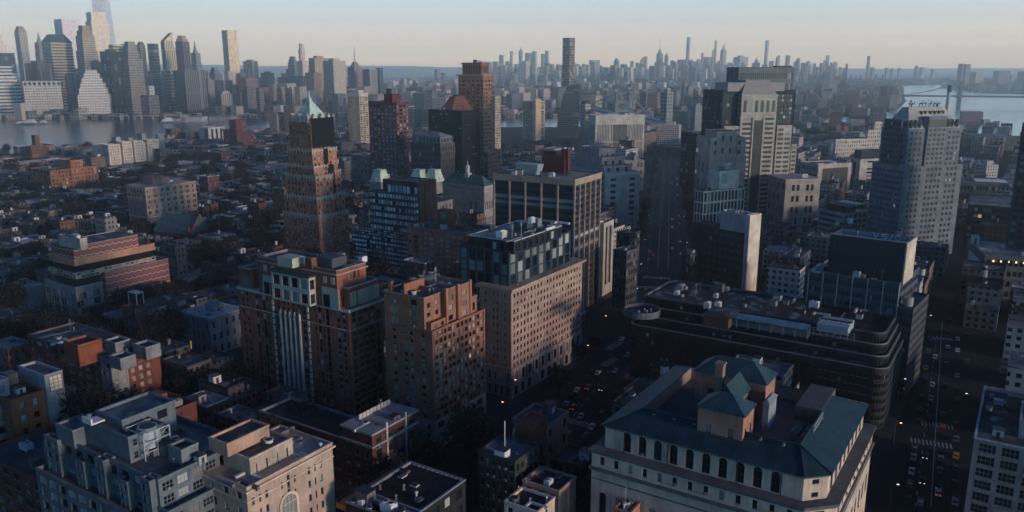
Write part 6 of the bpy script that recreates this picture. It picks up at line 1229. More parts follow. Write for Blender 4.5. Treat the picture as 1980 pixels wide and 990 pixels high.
T('grey_glass_slab', 'grey slab with a shiny right corner right of the rippled tower', 469, 497, 118, 2800, (.27, .29, .29), .65, 'grid_fin', 'box')
T('small_grey_block', 'small grey block left of the grey slab base', 460, 473, 141, 2700, (.22, .23, .235), .4)
T('dark_housing_block', 'dark brick housing block near the far shore piers', 466, 493, 171, 2160, (.14, .13, .14), .4, 'grid_house', 'box')
T('second_housing_block', 'narrow dark housing block right beside its wider twin', 492, 509, 173, 2200, (.15, .14, .145), .5, 'grid_house', 'box')
for k, (a, b_) in enumerate(((535, 553), (554, 572))): T('pale_housing_block', ('left', 'right')[k]+' one of the twin pale housing blocks under the round topped tower', a, b_, 171, 2260, (.40, .34, .33), .5, 'grid_fin', 'box', group='twin pale housing blocks')
T('wide_civic_building', 'wide pale civic building with vertical ribs below the round topped tower', 559, 622, 147, 2560, (.50, .45, .41), .75, 'grid_fin')
fp, Z = turned(574, 594, .5, 2600, 118); cx = sum(p[0] for p in fp)/4; cy = sum(p[1] for p in fp)/4; w = MB(); r0 = hypot(fp[0][0]-cx, fp[0][1]-cy)*.75; w.prism([(p[0]-cx, p[1]-cy) for p in fp], 0, Z); h_ = at_dist(584, 84, 2600)[2]-Z
w.cyl(0, 0, Z, Z+h_*.45, r0*.8, n=14); w.cyl(0, 0, Z+h_*.45, Z+h_*.75, r0*.95, r0*.7, n=14); w.cyl(0, 0, Z+h_*.75, Z+h_, r0*.6, r0*.66, n=14); o = w.build('round_top_tower', ['masonry'], None, (.62, .50, .45)); o.location = (cx, cy, 0); tag(o, 'pinkish white tower with a round tiered top on the wide civic building', 'tower')
T('dark_civic_block', 'dark stepped block left of the round topped tower', 552, 579, 121, 2700, (.17, .19, .22), .6, 'grid_office', 'crown', None, ((1, .85), (.7, 1)))
T('copper_faced_tower', 'tower with dark left side and copper orange right face', 596, 634, 112, 2750, (.47, .27, .17), .3, 'grid_fin', 'box', (.40, .2, .16))
T('windowless_slab_tower', 'beige nearly windowless slab with a plain bright right flank', 624, 667, 117, 2430, (.46, .40, .33), .45, 'masonry', 'box')
T('mauve_pair_tower', 'dark and pinkish tower with two masts', 672, 700, 130, 2900, (.29, .18, .20), .45, 'grid_office', 'mast')
T('grey_pair_tower', 'grey slab with a pale ribbed right face', 700, 729, 134, 2820, (.34, .31, .28), .5, 'grid_fin')
T('slim_teal_tower', 'slim dark teal tower right of the grey ribbed slab', 727, 740, 131, 3000, (.13, .17, .18), .5, 'grid_glass')
T('plum_block', 'plum coloured block behind the dark housing blocks', 504, 529, 141, 2900, (.20, .14, .17), .5, 'grid_office', 'box')
T('sky_slab', 'tall orange lit slab with a dark notch at the top, alone over the bridge', 1088, 1112, 73, 2850, (.50, .30, .18), .58, 'grid_glass', None)
# sail shaped dark tower
X0, Y0, Z0 = at_dist(1076, 250, 1500); s_ = MB(); wx = at_dist(1119, 250, 1500)[0]-X0; Zt = at_dist(1119, 162, 1500)[2]
prof = [(0, 0), (wx, 0), (wx, Zt), (wx*.47, Zt-4)]+[(wx*.47*(1-k/8)**1.0*.96, (Zt-4)*(1-(k/8)**1.7)) for k in range(1, 8)]
for y0, y1 in ((0, 0),):
    s_.poly([(x, 0, z) for x, z in prof]); s_.poly([(x, 30, z) for x, z in prof])
for i in range(len(prof)): a, b_ = prof[i], prof[(i+1) % len(prof)]; s_.poly([(a[0], 0, a[1]), (b_[0], 0, b_[1]), (b_[0], 30, b_[1]), (a[0], 30, a[1])])
o = s_.build('sail_tower', ['grid_band'], None, (.055, .085, .11)); o.location = (X0, Y0, 0); tag(o, 'dark teal tower with a curved sail shaped left edge', 'tower')
T('lantern_clock_block', 'cream block with a dark domed lantern right of the sail shaped tower', 1122, 1142, 200, 1700, (.44, .41, .36), .5, 'grid_house', 'low_pyramid', (.03, .04, .05))
T('grid_front_block', 'white gridded loft block right of the avenue end', 1272, 1317, 242, 1330, (.44, .42, .40), .9, 'grid_flat', 'box')
T('dark_avenue_tower', 'dark narrow tower with pale bands over the avenue end', 1278, 1302, 178, 1500, (.25, .27, .28), .5, 'grid_flat', 'box')
T('glass_avenue_block', 'dark glass block on the right side of the avenue', 1318, 1366, 256, 860, (.06, .08, .10), .6, 'grid_glass')
T('blue_glass_mid_block', 'blue glass block left of the cream stepped block', 1335, 1360, 205, 1400, (.22, .25, .28), .4, 'grid_flat', 'box')
T('pink_wall_warehouse', 'warehouse with a large blank pink wall near the right river', 1856, 1896, 216, 1950, (.36, .20, .24), .1, 'masonry')
T('river_water_tower_block', 'small grey block with dark roof right of the blank pink wall', 1895, 1913, 231, 1900, (.24, .23, .24), .4, 'grid_flat')
T('river_dark_cube', 'small dark tower beside the right river', 1921, 1932, 234, 1850, (.10, .12, .15), .4)
T('edge_sliver_tower', 'dark tower sliver at the right picture edge', 1974, 2170, 240, 466, (.05, .06, .075), .7, 'grid_office')
T('housing_horseshoe', 'dark curved housing block with pale roof below the right river', 1862, 1952, 262, 1300, (.10, .11, .13), .3, 'grid_flat')
T('small_white_pavilion', 'small pale stepped block right of the massive grey grid tower', 1885, 1925, 318, 900, (.42, .40, .38), .5, 'grid_flat', 'box')
o = MB(); X, Y, Zc = at_dist(1837, 165, 1750); o.cyl(0, 0, 0, Zc-14, 5, 4.0, 14); o = o.build('striped_chimney', ['masonry'], None, (.58, .56, .53)); t = MB(); t.cyl(0, 0, Zc-14, Zc, 4.3, 4.1, 14); t.build('chimney_top', ['masonry'], o, (.05, .06, .08)); o.location = (X, Y, 0); tag(o, 'tall white chimney with a black top near the right river', 'chimney')
# skyline far uptown
SKY_T = [(965, 974, 106, 0, 'grey'), (986, 992, 99, 0, 'thin grey'), (1003, 1011, 98, 'spire', 'curved'), (1015, 1029, 102, 0, 'dark slab'), (1029, 1038, 99, 0, 'pale'), (1046, 1054, 104, 0, 'dark'), (1054, 1061, 98, 0, 'thin dark'), (1139, 1160, 116, 0, 'wide dark'), (1187, 1198, 118, 'crown', 'boxy'), (1200, 1213, 124, 0, 'low wide'), (1229, 1236, 121, 0, 'small'), (1238, 1246, 116, 'slope', 'slant topped'), (1246, 1252, 109, 0, 'narrow dark'), (1264, 1287, 104, 'emp', 'famous stepped'), (1285, 1293, 107, 'spire', 'pale tapering'), (1310, 1340, 115, 0, 'broad'), (1328, 1335, 72, 0, 'needle'), (1345, 1356, 119, 'crown', 'stepped'), (1356, 1361, 102, 0, 'small needle'), (1359, 1378, 110, 0, 'wide grey'), (1377, 1381, 98, 'spire', 'thin spired'), (1382, 1386.5, 78, 0, 'hair thin'), (1393, 1405, 96, 'spire', 'tapered'), (1418, 1446, 110, 'box', 'big square'), (1406, 1420, 121, 0, 'low dark'), (1459, 1466, 116, 'spire', 'art deco'), (1480, 1487, 78, 0, 'plain slender square'), (1500, 1508, 112, 'slope', 'slanted'), (1519, 1528, 107, 0, 'tilted'), (1541, 1547, 112, 0, 'slim grey'), (1549, 1556, 121, 0, 'squat'), (1557, 1569, 123, 'crown', 'crowned'), (1575, 1590, 129, 0, 'flat grey'), (1592, 1597, 117, 0, 'short thin'), (1597, 1604, 107, 0, 'pale slim'), (1610, 1619, 123, 'crown', 'domed'), (1677, 1683, 108, 0, 'lone slender'), (1683, 1691, 130, 0, 'low beside slender'), (1712, 1718, 131, 0, 'small square'), (1722, 1728, 132, 0, 'tiny dark'), (1736, 1742, 131, 0, 'tiny pale'), (1768, 1776, 130, 'crown', 'twin left'), (1778, 1788, 130, 0, 'twin right'), (1800, 1808, 133, 0, 'last low'), (1853, 1864, 123, 0, 'tall riverside'), (1864, 1876, 124, 0, 'second riverside'), (1876, 1900, 139, 0, 'wide riverside'), (1921, 1950, 137, 0, 'dark capped riverside'), (1950, 1960, 145, 0, 'small riverside'), (1968, 1995, 138, 0, 'edge riverside'), (1062, 1072, 124, 0, 'low pale'), (1125, 1136, 124, 0, 'low square'), (1166, 1182, 130, 0, 'plain low'), (840, 850, 134, 0, 'lonely hillside'), (852, 862, 141, 0, 'small white')]
rs = random.Random(11); PLACE = lambda x: 'far left of midtown' if x < 1100 else 'left of the stepped landmark' if x < 1262 else 'right of the stepped landmark' if x < 1420 else 'above the banded tower' if x < 1560 else 'right of the banded tower' if x < 1745 else 'beyond the right river'
for x0, x1, ty, tp, w_ in SKY_T:
    d = 5200 if x0 > 1845 else 6800 if x0 > 1230 else 5600 if x0 > 1080 else 7000
    if x0 < 870: d = 5000
    c = rs.uniform(.22, .5); st = ((1, .45), (.8, .7), (.55, 1)) if tp == 'emp' else ()
    T('midtown_tower', w_+' hazy skyscraper '+PLACE(x0), x0, x1, ty, d, (c, c*.93, c*.86), rs.uniform(.3, .7), 'grid_big', {'emp': 'mast', 0: None}.get(tp, tp), None, st, cat='skyscraper')

# ================================================================ ordinary city fabric, culled to what the picture shows
BW, BH = 660, 330
IDB = np.full((BH, BW), -1, dtype=np.int32)
def hull_fill(fp, z, ident, z0=0.0):
    pts = []
    for x, y in fp:
        for zz in (z0, z):
            px, py, d = proj(x, y, zz)
            if d <= 1: return
            pts.append((px/1980*BW, py/990*BH))
    pts = sorted(set(pts)); lo = []; up = []
    for p in pts:
        while len(lo) > 1 and (lo[-1][0]-lo[-2][0])*(p[1]-lo[-2][1])-(lo[-1][1]-lo[-2][1])*(p[0]-lo[-2][0]) <= 0: lo.pop()
        lo.append(p)
    for p in reversed(pts):
        while len(up) > 1 and (up[-1][0]-up[-2][0])*(p[1]-up[-2][1])-(up[-1][1]-up[-2][1])*(p[0]-up[-2][0]) <= 0: up.pop()
        up.append(p)
    h_ = lo[:-1]+up[:-1]
    x0 = max(0, int(math.floor(min(p[0] for p in h_)))); x1 = min(BW-1, int(max(p[0] for p in h_))+1); y0 = max(0, int(min(p[1] for p in h_))); y1 = min(BH-1, int(max(p[1] for p in h_))+1)
    if x1 < x0 or y1 < y0: return
    gx, gy = np.meshgrid(np.arange(x0, x1+1)+.5, np.arange(y0, y1+1)+.5); ok = np.ones(gx.shape, bool)
    for i in range(len(h_)):
        a, b_ = h_[i], h_[(i+1) % len(h_)]; ok &= (b_[0]-a[0])*(gy-a[1])-(b_[1]-a[1])*(gx-a[0]) >= -1e-6
    IDB[y0:y1+1, x0:x1+1][ok] = ident
CELL = {}
def reserve(fp, pad):
    cx = sum(p[0] for p in fp)/len(fp); cy = sum(p[1] for p in fp)/len(fp)
    q = [(cx+(p[0]-cx)*(1+pad/max(3, hypot(p[0]-cx, p[1]-cy))), cy+(p[1]-cy)*(1+pad/max(3, hypot(p[0]-cx, p[1]-cy)))) for p in fp]
    n = 12
    for i in range(n+1):
        for j in range(n+1):
            u_, v_ = i/n, j/n; X = (q[0][0]*(1-u_)+q[1][0]*u_)*(1-v_)+(q[3][0]*(1-u_)+q[2][0]*u_)*v_; Y = (q[0][1]*(1-u_)+q[1][1]*u_)*(1-v_)+(q[3][1]*(1-u_)+q[2][1]*u_)*v_
            CELL[(int(X//5), int(Y//5))] = 1
for s_ in HEROES: reserve(s_.foot, 7)
for t_ in TOWERS:
    if t_[4] < 3500: reserve(t_[5], 6)
ROADS = [[(1238, 300), (1330, 300), (1338, 430), (1330, 560), (1345, 620), (1215, 600), (1222, 440)], [(900, 960), (1005, 1040), (1260, 700), (1240, 560), (1150, 600), (1110, 760)], [(1715, 1000), (1878, 1000), (1872, 700), (1848, 610), (1835, 545), (1806, 545), (1812, 620), (1765, 760)], [(1150, 560), (1340, 600), (1600, 700), (1590, 660), (1345, 560), (1200, 535)], [(960, 232), (1150, 250), (1150, 300), (960, 305)]]
ROADP = [[P(*q) for q in r] for r in ROADS]
def blocked(fp):
    for i in range(3):
        for j in range(3):
            u_, v_ = i/2, j/2; X = (fp[0][0]*(1-u_)+fp[1][0]*u_)*(1-v_)+(fp[3][0]*(1-u_)+fp[2][0]*u_)*v_; Y = (fp[0][1]*(1-u_)+fp[1][1]*u_)*(1-v_)+(fp[3][1]*(1-u_)+fp[2][1]*u_)*v_
            if (int(X//5), int(Y//5)) in CELL or in_poly(X, Y, RIVER) or any(in_poly(X, Y, r) for r in ROADP): return True
    return False
rf_ = random.Random(42)
CAND = []      # kind, footprint, height, colour, distance
def cand(kind, s0, t0, w, d, h, a, col):
    v, u = (sin(a), cos(a)), (-cos(a), sin(a)); f = lambda s, t: (v[0]*s+u[0]*t, v[1]*s+u[1]*t)
    fp = [f(s0, t0), f(s0+w, t0), f(s0+w, t0+d), f(s0, t0+d)]; cx, cy = f(s0+w/2, t0+d/2)
    px, py, dd = proj(cx, cy, h)
    if dd < 60 or not (-90 < px < 2070) or py > 1030 or py < 100 or cy < 150 or blocked(fp): return
    CAND.append((kind, fp, h, col, hypot(cx, cy), (cx, cy), a, w, d))
BROWN = [(.12, .055, .04), (.16, .07, .05), (.10, .05, .045), (.20, .10, .07), (.24, .22, .20), (.13, .12, .12), (.30, .27, .24), (.18, .13, .11), (.085, .075, .08)]
GREYS = [(.16, .17, .18), (.24, .24, .24), (.33, .31, .29), (.10, .115, .13), (.20, .15, .13), (.14, .07, .055), (.42, .40, .37)]
YARD = []
a = A0
for bi in range(-32, 60):                     # low streets: blocks of 58 x 150 m
    for bj in range(-6, 44):
        t0, s0 = bi*58, bj*150
        s = s0+7
        big = rf_.random()
        while s < s0+143:
            cy = cos(a)*s+sin(a)*t0; cx = sin(a)*s-cos(a)*t0
            if cy < 120 or cy > 2300 or abs(cx) > cy*.72+90: s += 30; continue
            far = hypot(cx, cy) > 1000; right = cx > cy*.06
            w = rf_.uniform(7, 13)*(2.1 if far else 1)*(1.7 if right else 1); w = min(w, s0+143-s+4)
            for tt, dep in ((t0+5, rf_.uniform(12, 17)), (t0+39, rf_.uniform(12, 17))):
                if rf_.random() < .05: continue
                h = rf_.uniform(10.5, 15.5)
                if right: h *= rf_.choice([.8, 1, 1.3, 1.7]); dep *= 1.2
                if rf_.random() < .05: h = rf_.uniform(18, 30)
                cand('low_loft' if right else 'row_house', s, tt, w-rf_.choice([.05, .05, 1.2]), dep, h, a, rf_.choice(GREYS if right and rf_.random() < .7 else BROWN))
            if rf_.random() < .75 and not right: YARD.append((s+w/2, t0+rf_.uniform(24, 34)))
            s += w
am = radians(22)
for bi in range(-70, 110):                    # across the river
    for bj in range(-10, 95):
        t0, s0 = bi*78, bj*78
        cy = cos(am)*s0+sin(am)*t0; cx = sin(am)*s0-cos(am)*t0
        if cy < 1500 or cy > 8600 or abs(cx) > cy*.66+100: continue
        px, py, _ = proj(cx, cy, 0)
        d0 = hypot(cx, cy)
        if py < 150 and px > 1730 and py < 170 and px < 1850: continue
        for k in range(2):
            if rf_.random() < .12: continue
            w, dd_ = rf_.uniform(22, 62), rf_.uniform(16, 30); h = rf_.choice([16, 18, 20, 22, 24, 30, 38, 45, 55, 62])*rf_.uniform(.85, 1.15)
            if px < 640: h *= rf_.uniform(.9, 1.9)
            if px > 1750: h *= .6
            if d0 > 4500 and px > 930: h *= rf_.choice([.9, 1.2, 1.6, 2.4])
            if px < 930 and d0 > 4200: h = rf_.uniform(9, 20)
            if d0 > 3000 and px > 1650: h = min(h, 40)
            if d0 > 3200: c_k = rf_.uniform(1.25, 1.7)  # far blocks made paler, part of the haze put into their colour
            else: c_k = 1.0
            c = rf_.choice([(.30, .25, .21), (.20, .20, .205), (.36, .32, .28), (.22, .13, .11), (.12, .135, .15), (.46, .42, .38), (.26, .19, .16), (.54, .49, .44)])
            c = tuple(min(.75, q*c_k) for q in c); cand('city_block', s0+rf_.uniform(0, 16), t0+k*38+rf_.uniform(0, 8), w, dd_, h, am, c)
ORD = [(h.foot, h.Z, -2, hypot(h.X, h.Y)) for h in HEROES]+[(t_[5], t_[6], -2, t_[4]) for t_ in TOWERS]+[(c[1], c[2], i, c[4]) for i, c in enumerate(CAND)]
ORD.sort(key=lambda q: -q[3])
for fp, z, i, d in ORD: hull_fill(fp, z, i)
cnt = np.bincount(IDB[IDB >= 0].ravel(), minlength=len(CAND))
LAND = [(h.name.replace('_', ' '), *proj(*h.w(h.R/2, h.L/2), h.Z*.6)[:2]) for h in HEROES]+[(t_[0].replace('_', ' '), (t_[1]+t_[2])/2, t_[3]+25) for t_ in TOWERS if t_[0] not in ('midtown_tower', 'pale_housing_block')]
ORDW = ['nearest', 'second', 'third', 'fourth', 'fifth', 'sixth', 'seventh', 'eighth', 'ninth', 'tenth', 'eleventh', 'twelfth']
SEEN = {}
def where(px, py, noun):
    best = min(LAND, key=lambda q: hypot(q[1]-px, (q[2]-py)*1.6)); dx, dy = px-best[1], (py-best[2])*1.6
    side = ('left of' if dx < 0 else 'right of') if abs(dx) > abs(dy) else ('beyond' if dy < 0 else 'below')
    return best[0], side, hypot(dx, dy)
def colour_word(c):
    m_ = sum(c)/3; warm = c[0]/max(.01, c[2])
    if warm > 2.2: return 'dark red brick' if m_ < .09 else 'brown brick'
    if warm > 1.45: return 'brown' if m_ < .2 else 'tan'
    return 'dark grey' if m_ < .14 else 'grey' if m_ < .26 else 'pale grey' if m_ < .4 else 'whitish'
KEEP = {}
for i, c in enumerate(CAND):
    if cnt[i] > 0: KEEP.setdefault(c[0], []).append((int(cnt[i]), i))
GROUP = {'row_house': 'row houses in the low streets', 'low_loft': 'low downtown buildings', 'city_block': 'buildings across the river'}
STUFF = {}
for kind, lst in KEEP.items():
    lst.sort(reverse=True); pick = lst[:290]; lab = []
    noun = {'row_house': 'row house', 'low_loft': 'loft building', 'city_block': 'city building'}[kind]
    for n_, i in pick:
        c = CAND[i]; px, py, _ = proj(*c[5], c[2]); lm, side, dd = where(px, py, noun); lab.append([dd, i, lm, side, colour_word(c[3])])
    lab.sort(); num = {}
    for dd, i, lm, side, cw in lab:
        k = (lm, side); num[k] = num.get(k, 0)+1; n_ = num[k]-1
        od = ORDW[n_] if n_ < 12 else ('%d' % (n_+1))+('th' if (n_+1) % 10 not in (1, 2, 3) or n_ in (10, 11, 12) else {1: 'st', 2: 'nd', 3: 'rd'}[(n_+1) % 10])
        kind_, fp, h, col, d, (cx, cy), a_, w, dep = CAND[i]
        lp = [(p[0]-cx, p[1]-cy) for p in fp]; mb = MB(); rm = .7 if d < 1400 else 0
        mb.prism(lp, 0, h, 0, top=(rm == 0), mt=1)
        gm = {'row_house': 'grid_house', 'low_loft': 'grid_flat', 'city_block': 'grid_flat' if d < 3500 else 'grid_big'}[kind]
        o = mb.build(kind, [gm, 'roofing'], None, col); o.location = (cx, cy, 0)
        tag(o, '%s %s, %s %s the %s' % (cw, noun, od, side, lm), 'building' if kind != 'row_house' else 'house', GROUP[kind])
        if rm:
            rc = rf_.choice([.04, .05, .06, .07, .09, .13, .2, .4] if kind == 'row_house' else [.04, .05, .07, .1, .16, .3]); r_ = MB(); ins = inset(lp, .35); out = inset(lp, -.1)
            r_.poly([(*p, h-.7) for p in ins])
            for q in range(4): j = (q+1) % 4; r_.poly([(*out[q], h+.05), (*out[j], h+.05), (*ins[j], h+.05), (*ins[q], h+.05)]); r_.poly([(*ins[q], h+.05), (*ins[j], h+.05), (*ins[j], h-.7), (*ins[q], h-.7)]); r_.poly([(*out[q], h-.5), (*out[j], h-.5), (*out[j], h+.05), (*out[q], h+.05)])
            r_.build('roof', ['roofing'], o, (rc, rc*1.03, rc*1.06))
            if d < 1150:
                for e in range(rf_.choice([1, 2, 2, 3]) if kind == 'row_house' else rf_.choice([2, 3, 4])):
                    kd = rf_.choice(['chimney', 'stair_bulkhead', 'vent_pipe', 'skylight'] if kind == 'row_house' else ['air_handler', 'stair_bulkhead', 'fan_unit', 'skylight', 'water_tank'])
                    u_, v_ = rf_.uniform(.18, .82), rf_.uniform(.15, .85); X = (lp[0][0]*(1-u_)+lp[1][0]*u_)*(1-v_)+(lp[3][0]*(1-u_)+lp[2][0]*u_)*v_; Y = (lp[0][1]*(1-u_)+lp[1][1]*u_)*(1-v_)+(lp[3][1]*(1-u_)+lp[2][1]*u_)*v_
                    cc = rf_.choice([.08, .25, .5, .7]); q = link(kd, rooftop_mesh(kd), o, (cc, cc*.98, cc*.95)); q.location = (X, Y, h-.7); q.rotation_euler = (0, 0, pi/2-a_); s_ = rf_.uniform(.7, 1.15); q.scale = (s_, s_, s_)
    for n_, i in lst[290:]:
        kind_, fp, h, col, d, cc, a_, w, dep = CAND[i]
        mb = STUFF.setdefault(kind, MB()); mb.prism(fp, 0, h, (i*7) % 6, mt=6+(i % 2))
mat_solid('roof_dark', (.06, .065, .07), .9); mat_solid('roof_pale', (.22, .22, .22), .9)
for kind, mb in STUFF.items(): tag(mb.build({'row_house': 'distant_houses', 'low_loft': 'distant_lofts', 'city_block': 'distant_city'}[kind], ['grid_flat_%d' % k for k in range(6)]+['roof_dark', 'roof_pale']), None, None, kind='stuff')
# ================================================================ pavements, markings, traffic, trees, bridges, boats
pv_ = MB()
for s_ in HEROES:
    if s_.Y < 1300:
        q = [s_.w(-4, -4), s_.w(s_.R+4, -4), s_.w(s_.R+4, s_.L+4), s_.w(-4, s_.L+4)]; pv_.prism(q, 0.0, .13+.004*(len(pv_.f) % 5))
tag(pv_.build('pavement', ['asphalt'], None, (.055, .06, .066)), None, None, kind='structure')
mk_ = MB()
def bars(px, py, n, w, l, gap, a):       # a crosswalk: bars of length l along bearing a
    X, Y = P(px, py); v, u = (sin(a), cos(a)), (cos(a), -sin(a))
    for k in range(n):
        t = (k-(n-1)/2)*gap
        f = lambda s, q: (X+u[0]*(t+q)+v[0]*s, Y+u[1]*(t+q)+v[1]*s, .02)
        mk_.poly([f(-l/2, -w/2), f(-l/2, w/2), f(l/2, w/2), f(l/2, -w/2)])
AV = atan2(P(1282, 300)[0]-P(1262, 560)[0], P(1282, 300)[1]-P(1262, 560)[1])     # bearing of the avenue
for px, py, n, a in ((1188, 668, 12, A0-pi/2), (1268, 537, 14, AV), (1265, 556, 16, AV), (1298, 558, 8, AV), (1178, 700, 10, A0-pi/2), (1120, 818, 9, A0), (1818, 655, 9, AV+.1), (1812, 822, 9, AV+.2), (1800, 857, 11, AV+.2)): bars(px, py, n, .6, 4.2, 1.25, a)
def line(p, q, w=.16, dash=None):
    (x0, y0), (x1, y1) = P(*p), P(*q); L = hypot(x1-x0, y1-y0); dx, dy = (x1-x0)/L, (y1-y0)/L; t = 0
    while t < L:
        e = min(L, t+(dash or L)); f = lambda s, k: (x0+dx*s-dy*k, y0+dy*s+dx*k, .016)
        mk_.poly([f(t, -w), f(t, w), f(e, w), f(e, -w)]); t = e+(dash*1.6 if dash else 1)
for p, q, d in (((1252, 520), (1270, 310), 3), ((1272, 520), (1282, 310), None), ((1292, 520), (1294, 310), None), ((1312, 520), (1306, 310), 3), ((1010, 930), (1200, 690), 3), ((1800, 980), (1822, 620), None), ((1770, 980), (1812, 640), 3)): line(p, q, .12, d)
m, nt, b = new_mat('road_paint'); v, o = objvec(nt); nt.links.new(mix(nt, remap(nt, noise(nt, v, 2.0, 4), .4, .6, 0, 1), (.06, .065, .07, 1), (.42, .43, .42, 1)), b.inputs['Base Color']); MATS['road_paint'] = m
tag(mk_.build('road_markings', ['road_paint']), None, None, kind='structure')
# median of the avenue
md = MB(); c0, c1 = P(1276, 440), P(1287, 312); L = hypot(c1[0]-c0[0], c1[1]-c0[1]); dx, dy = (c1[0]-c0[0])/L, (c1[1]-c0[1])/L
md.prism([(c0[0]-dy*-2, c0[1]+dx*-2), (c1[0]-dy*-2, c1[1]+dx*-2), (c1[0]-dy*2, c1[1]+dx*2), (c0[0]-dy*2, c0[1]+dx*2)], 0, .15); tag(md.build('median_kerb', ['asphalt'], None, (.07, .075, .08)), None, None, kind='structure')

def car_mesh():
    b = MB(); c = MB(); L, w = 4.5, 1.8
    prof = [(-2.25, .35), (2.25, .35), (2.25, .78), (1.2, .92), (.55, 1.42), (-1.3, 1.45), (-2.0, .98), (-2.25, .9)]
    for s_ in (-1, 1): b.poly([(x, s_*w/2*(1 if z < 1 else .84), z) for x, z in prof])
    for i in range(len(prof)):
        p, q = prof[i], prof[(i+1) % len(prof)]; k = lambda z: w/2*(1 if z < 1 else .84)
        b.poly([(p[0], -k(p[1]), p[1]), (q[0], -k(q[1]), q[1]), (q[0], k(q[1]), q[1]), (p[0], k(p[1]), p[1])])
    for s_ in (-1, 1): c.poly([(1.0, s_*.86, .98), (.52, s_*.78, 1.36), (-1.25, s_*.78, 1.38), (-1.75, s_*.86, 1.0)])
    c.poly([(1.16, -.75, .97), (1.16, .75, .97), (.6, .68, 1.4), (.6, -.68, 1.4)]); c.poly([(-1.95, -.75, 1.03), (-1.95, .75, 1.03), (-1.36, .68, 1.42), (-1.36, -.68, 1.42)])
    wh = MB()
    for i in range(10):
        a0, a1 = 2*pi*i/10, 2*pi*(i+1)/10
        wh.poly([(.33*cos(a0), -.1, .33*sin(a0)), (.33*cos(a1), -.1, .33*sin(a1)), (.33*cos(a1), .1, .33*sin(a1)), (.33*cos(a0), .1, .33*sin(a0))])
    wh.poly([(.33*cos(2*pi*i/10), -.1, .33*sin(2*pi*i/10)) for i in range(10)]); wh.poly([(.33*cos(2*pi*i/10), .1, .33*sin(2*pi*i/10)) for i in range(10)])
    hl = MB(); hl.box(-.05, .05, -.17, .17, -.09, .09, 0, True)
    return b.mesh('parked_car', ['painted_metal']), c.mesh('car_window', ['office_glass']), wh.mesh('wheel', [MATS['dark_trim']]), hl.mesh('headlight', [MATS['white_lamp']]), hl.mesh('tail_light', [MATS['red_lamp']])
CARM = car_mesh(); rc_ = random.Random(77)
CN = {'white': (.6, .6, .58), 'silver': (.35, .37, .38), 'black': (.02, .02, .022), 'grey': (.12, .13, .14), 'dark red': (.2, .03, .03), 'dark blue': (.03, .05, .12), 'yellow': (.5, .33, .03)}
CARN = {}
def car(px, py, a, lit=None, street='avenue', col=None):
    X, Y = P(px, py)
    col = col or rc_.choice(['white', 'silver', 'black', 'grey', 'dark red', 'dark blue', 'grey', 'black', 'yellow'])
    o = link('car', CARM[0], None, CN[col]); o.location = (X, Y, 0.02); o.rotation_euler = (0, 0, pi/2-a)
    k = (col, street); CARN[k] = CARN.get(k, 0)+1
    tag(o, '%s car on the %s, %s of that colour from below' % (col, street, ORDW[CARN[k]-1].replace('nearest', 'first') if CARN[k] < 13 else 'number %d' % CARN[k]), 'car', 'cars on the streets')
    link('car_window', CARM[1], o)
    for x in (-1.4, 1.4):
        for y in (-.85, .85): w = link('wheel', CARM[2], o); w.location = (x, y, .33)
    if lit:
        for y in (-.6, .6): w = link('headlight', CARM[3], o); w.location = (2.28, y, .68); w = link('tail_light', CARM[4], o); w.location = (-2.28, y, .75)
CARS = []
def lane(p, q, n, a_off, street, flip=False, lit=.16):
    a = atan2(P(*q)[0]-P(*p)[0], P(*q)[1]-P(*p)[1])
    for k in range(n):
        f = (k+rc_.uniform(.1, .9))/n; CARS.append((p[0]+(q[0]-p[0])*f, p[1]+(q[1]-p[1])*f, a+(pi if flip else 0), rc_.random() < lit, street))
lane((1246, 590), (1272, 300), 12, 0, 'wide avenue'); lane((1262, 500), (1278, 300), 9, 0, 'wide avenue'); lane((1318, 520), (1306, 300), 12, 0, 'wide avenue', True); lane((1300, 500), (1299, 300), 9, 0, 'wide avenue', True)
lane((1030, 900), (1215, 640), 9, 0, 'cross street', lit=.2); lane((1075, 870), (1235, 660), 5, 0, 'cross street', True, .2)
lane((1778, 985), (1815, 620), 8, 0, 'right hand street', True, .25); lane((1812, 985), (1836, 610), 9, 0, 'right hand street', False, .2); lane((1868, 720), (1872, 640), 2, 0, 'right hand street', False, 0)
lane((985, 925), (1150, 712), 13, 0, 'cross street', lit=0); lane((1110, 880), (1238, 690), 9, 0, 'cross street', True, 0); lane((1752, 990), (1800, 640), 12, 0, 'right hand street', True, 0); lane((1846, 990), (1852, 640), 11, 0, 'right hand street', False, 0)
CARS.sort(key=lambda c: -c[1])
for c in CARS: car(*c)
# street lamps
lm = MB(); lm.cyl(0, 0, 0, 8.0, .1, .06, 6); lm.tube((0, 0, 7.9), (1.6, 0, 8.3), .05, 5); lm.cyl(0, 0, 0, .5, .2, n=6); LM = lm.mesh('street_lamp', ['painted_metal']); lh = MB(); lh.box(1.3, 2.0, -.16, .16, 8.2, 8.36, 0, True); LH1, LH2 = lh.mesh('lamp_head', [MATS['warm_lamp']]), lh.mesh('lamp_head', [MATS['white_lamp']])
LN = {}
def lamp(px, py, a, st, warm=False):
    X, Y = P(px, py); o = link('street_lamp', LM, None, (.1, .11, .11)); o.location = (X, Y, 0); o.rotation_euler = (0, 0, a); LN[st] = LN.get(st, 0)+1
    tag(o, 'lit street lamp, %s one up the %s from the bottom' % (ORDW[min(11, LN[st]-1)].replace('nearest', 'first'), st), 'street lamp', 'street lamps'); link('lamp_head', LH1 if warm else LH2, o)
for k in range(6): lamp(1226+k*8, 585-k*50, 0, 'left kerb of the wide avenue')
for k in range(5): lamp(1338-k*6, 545-k*54, pi, 'right kerb of the wide avenue')
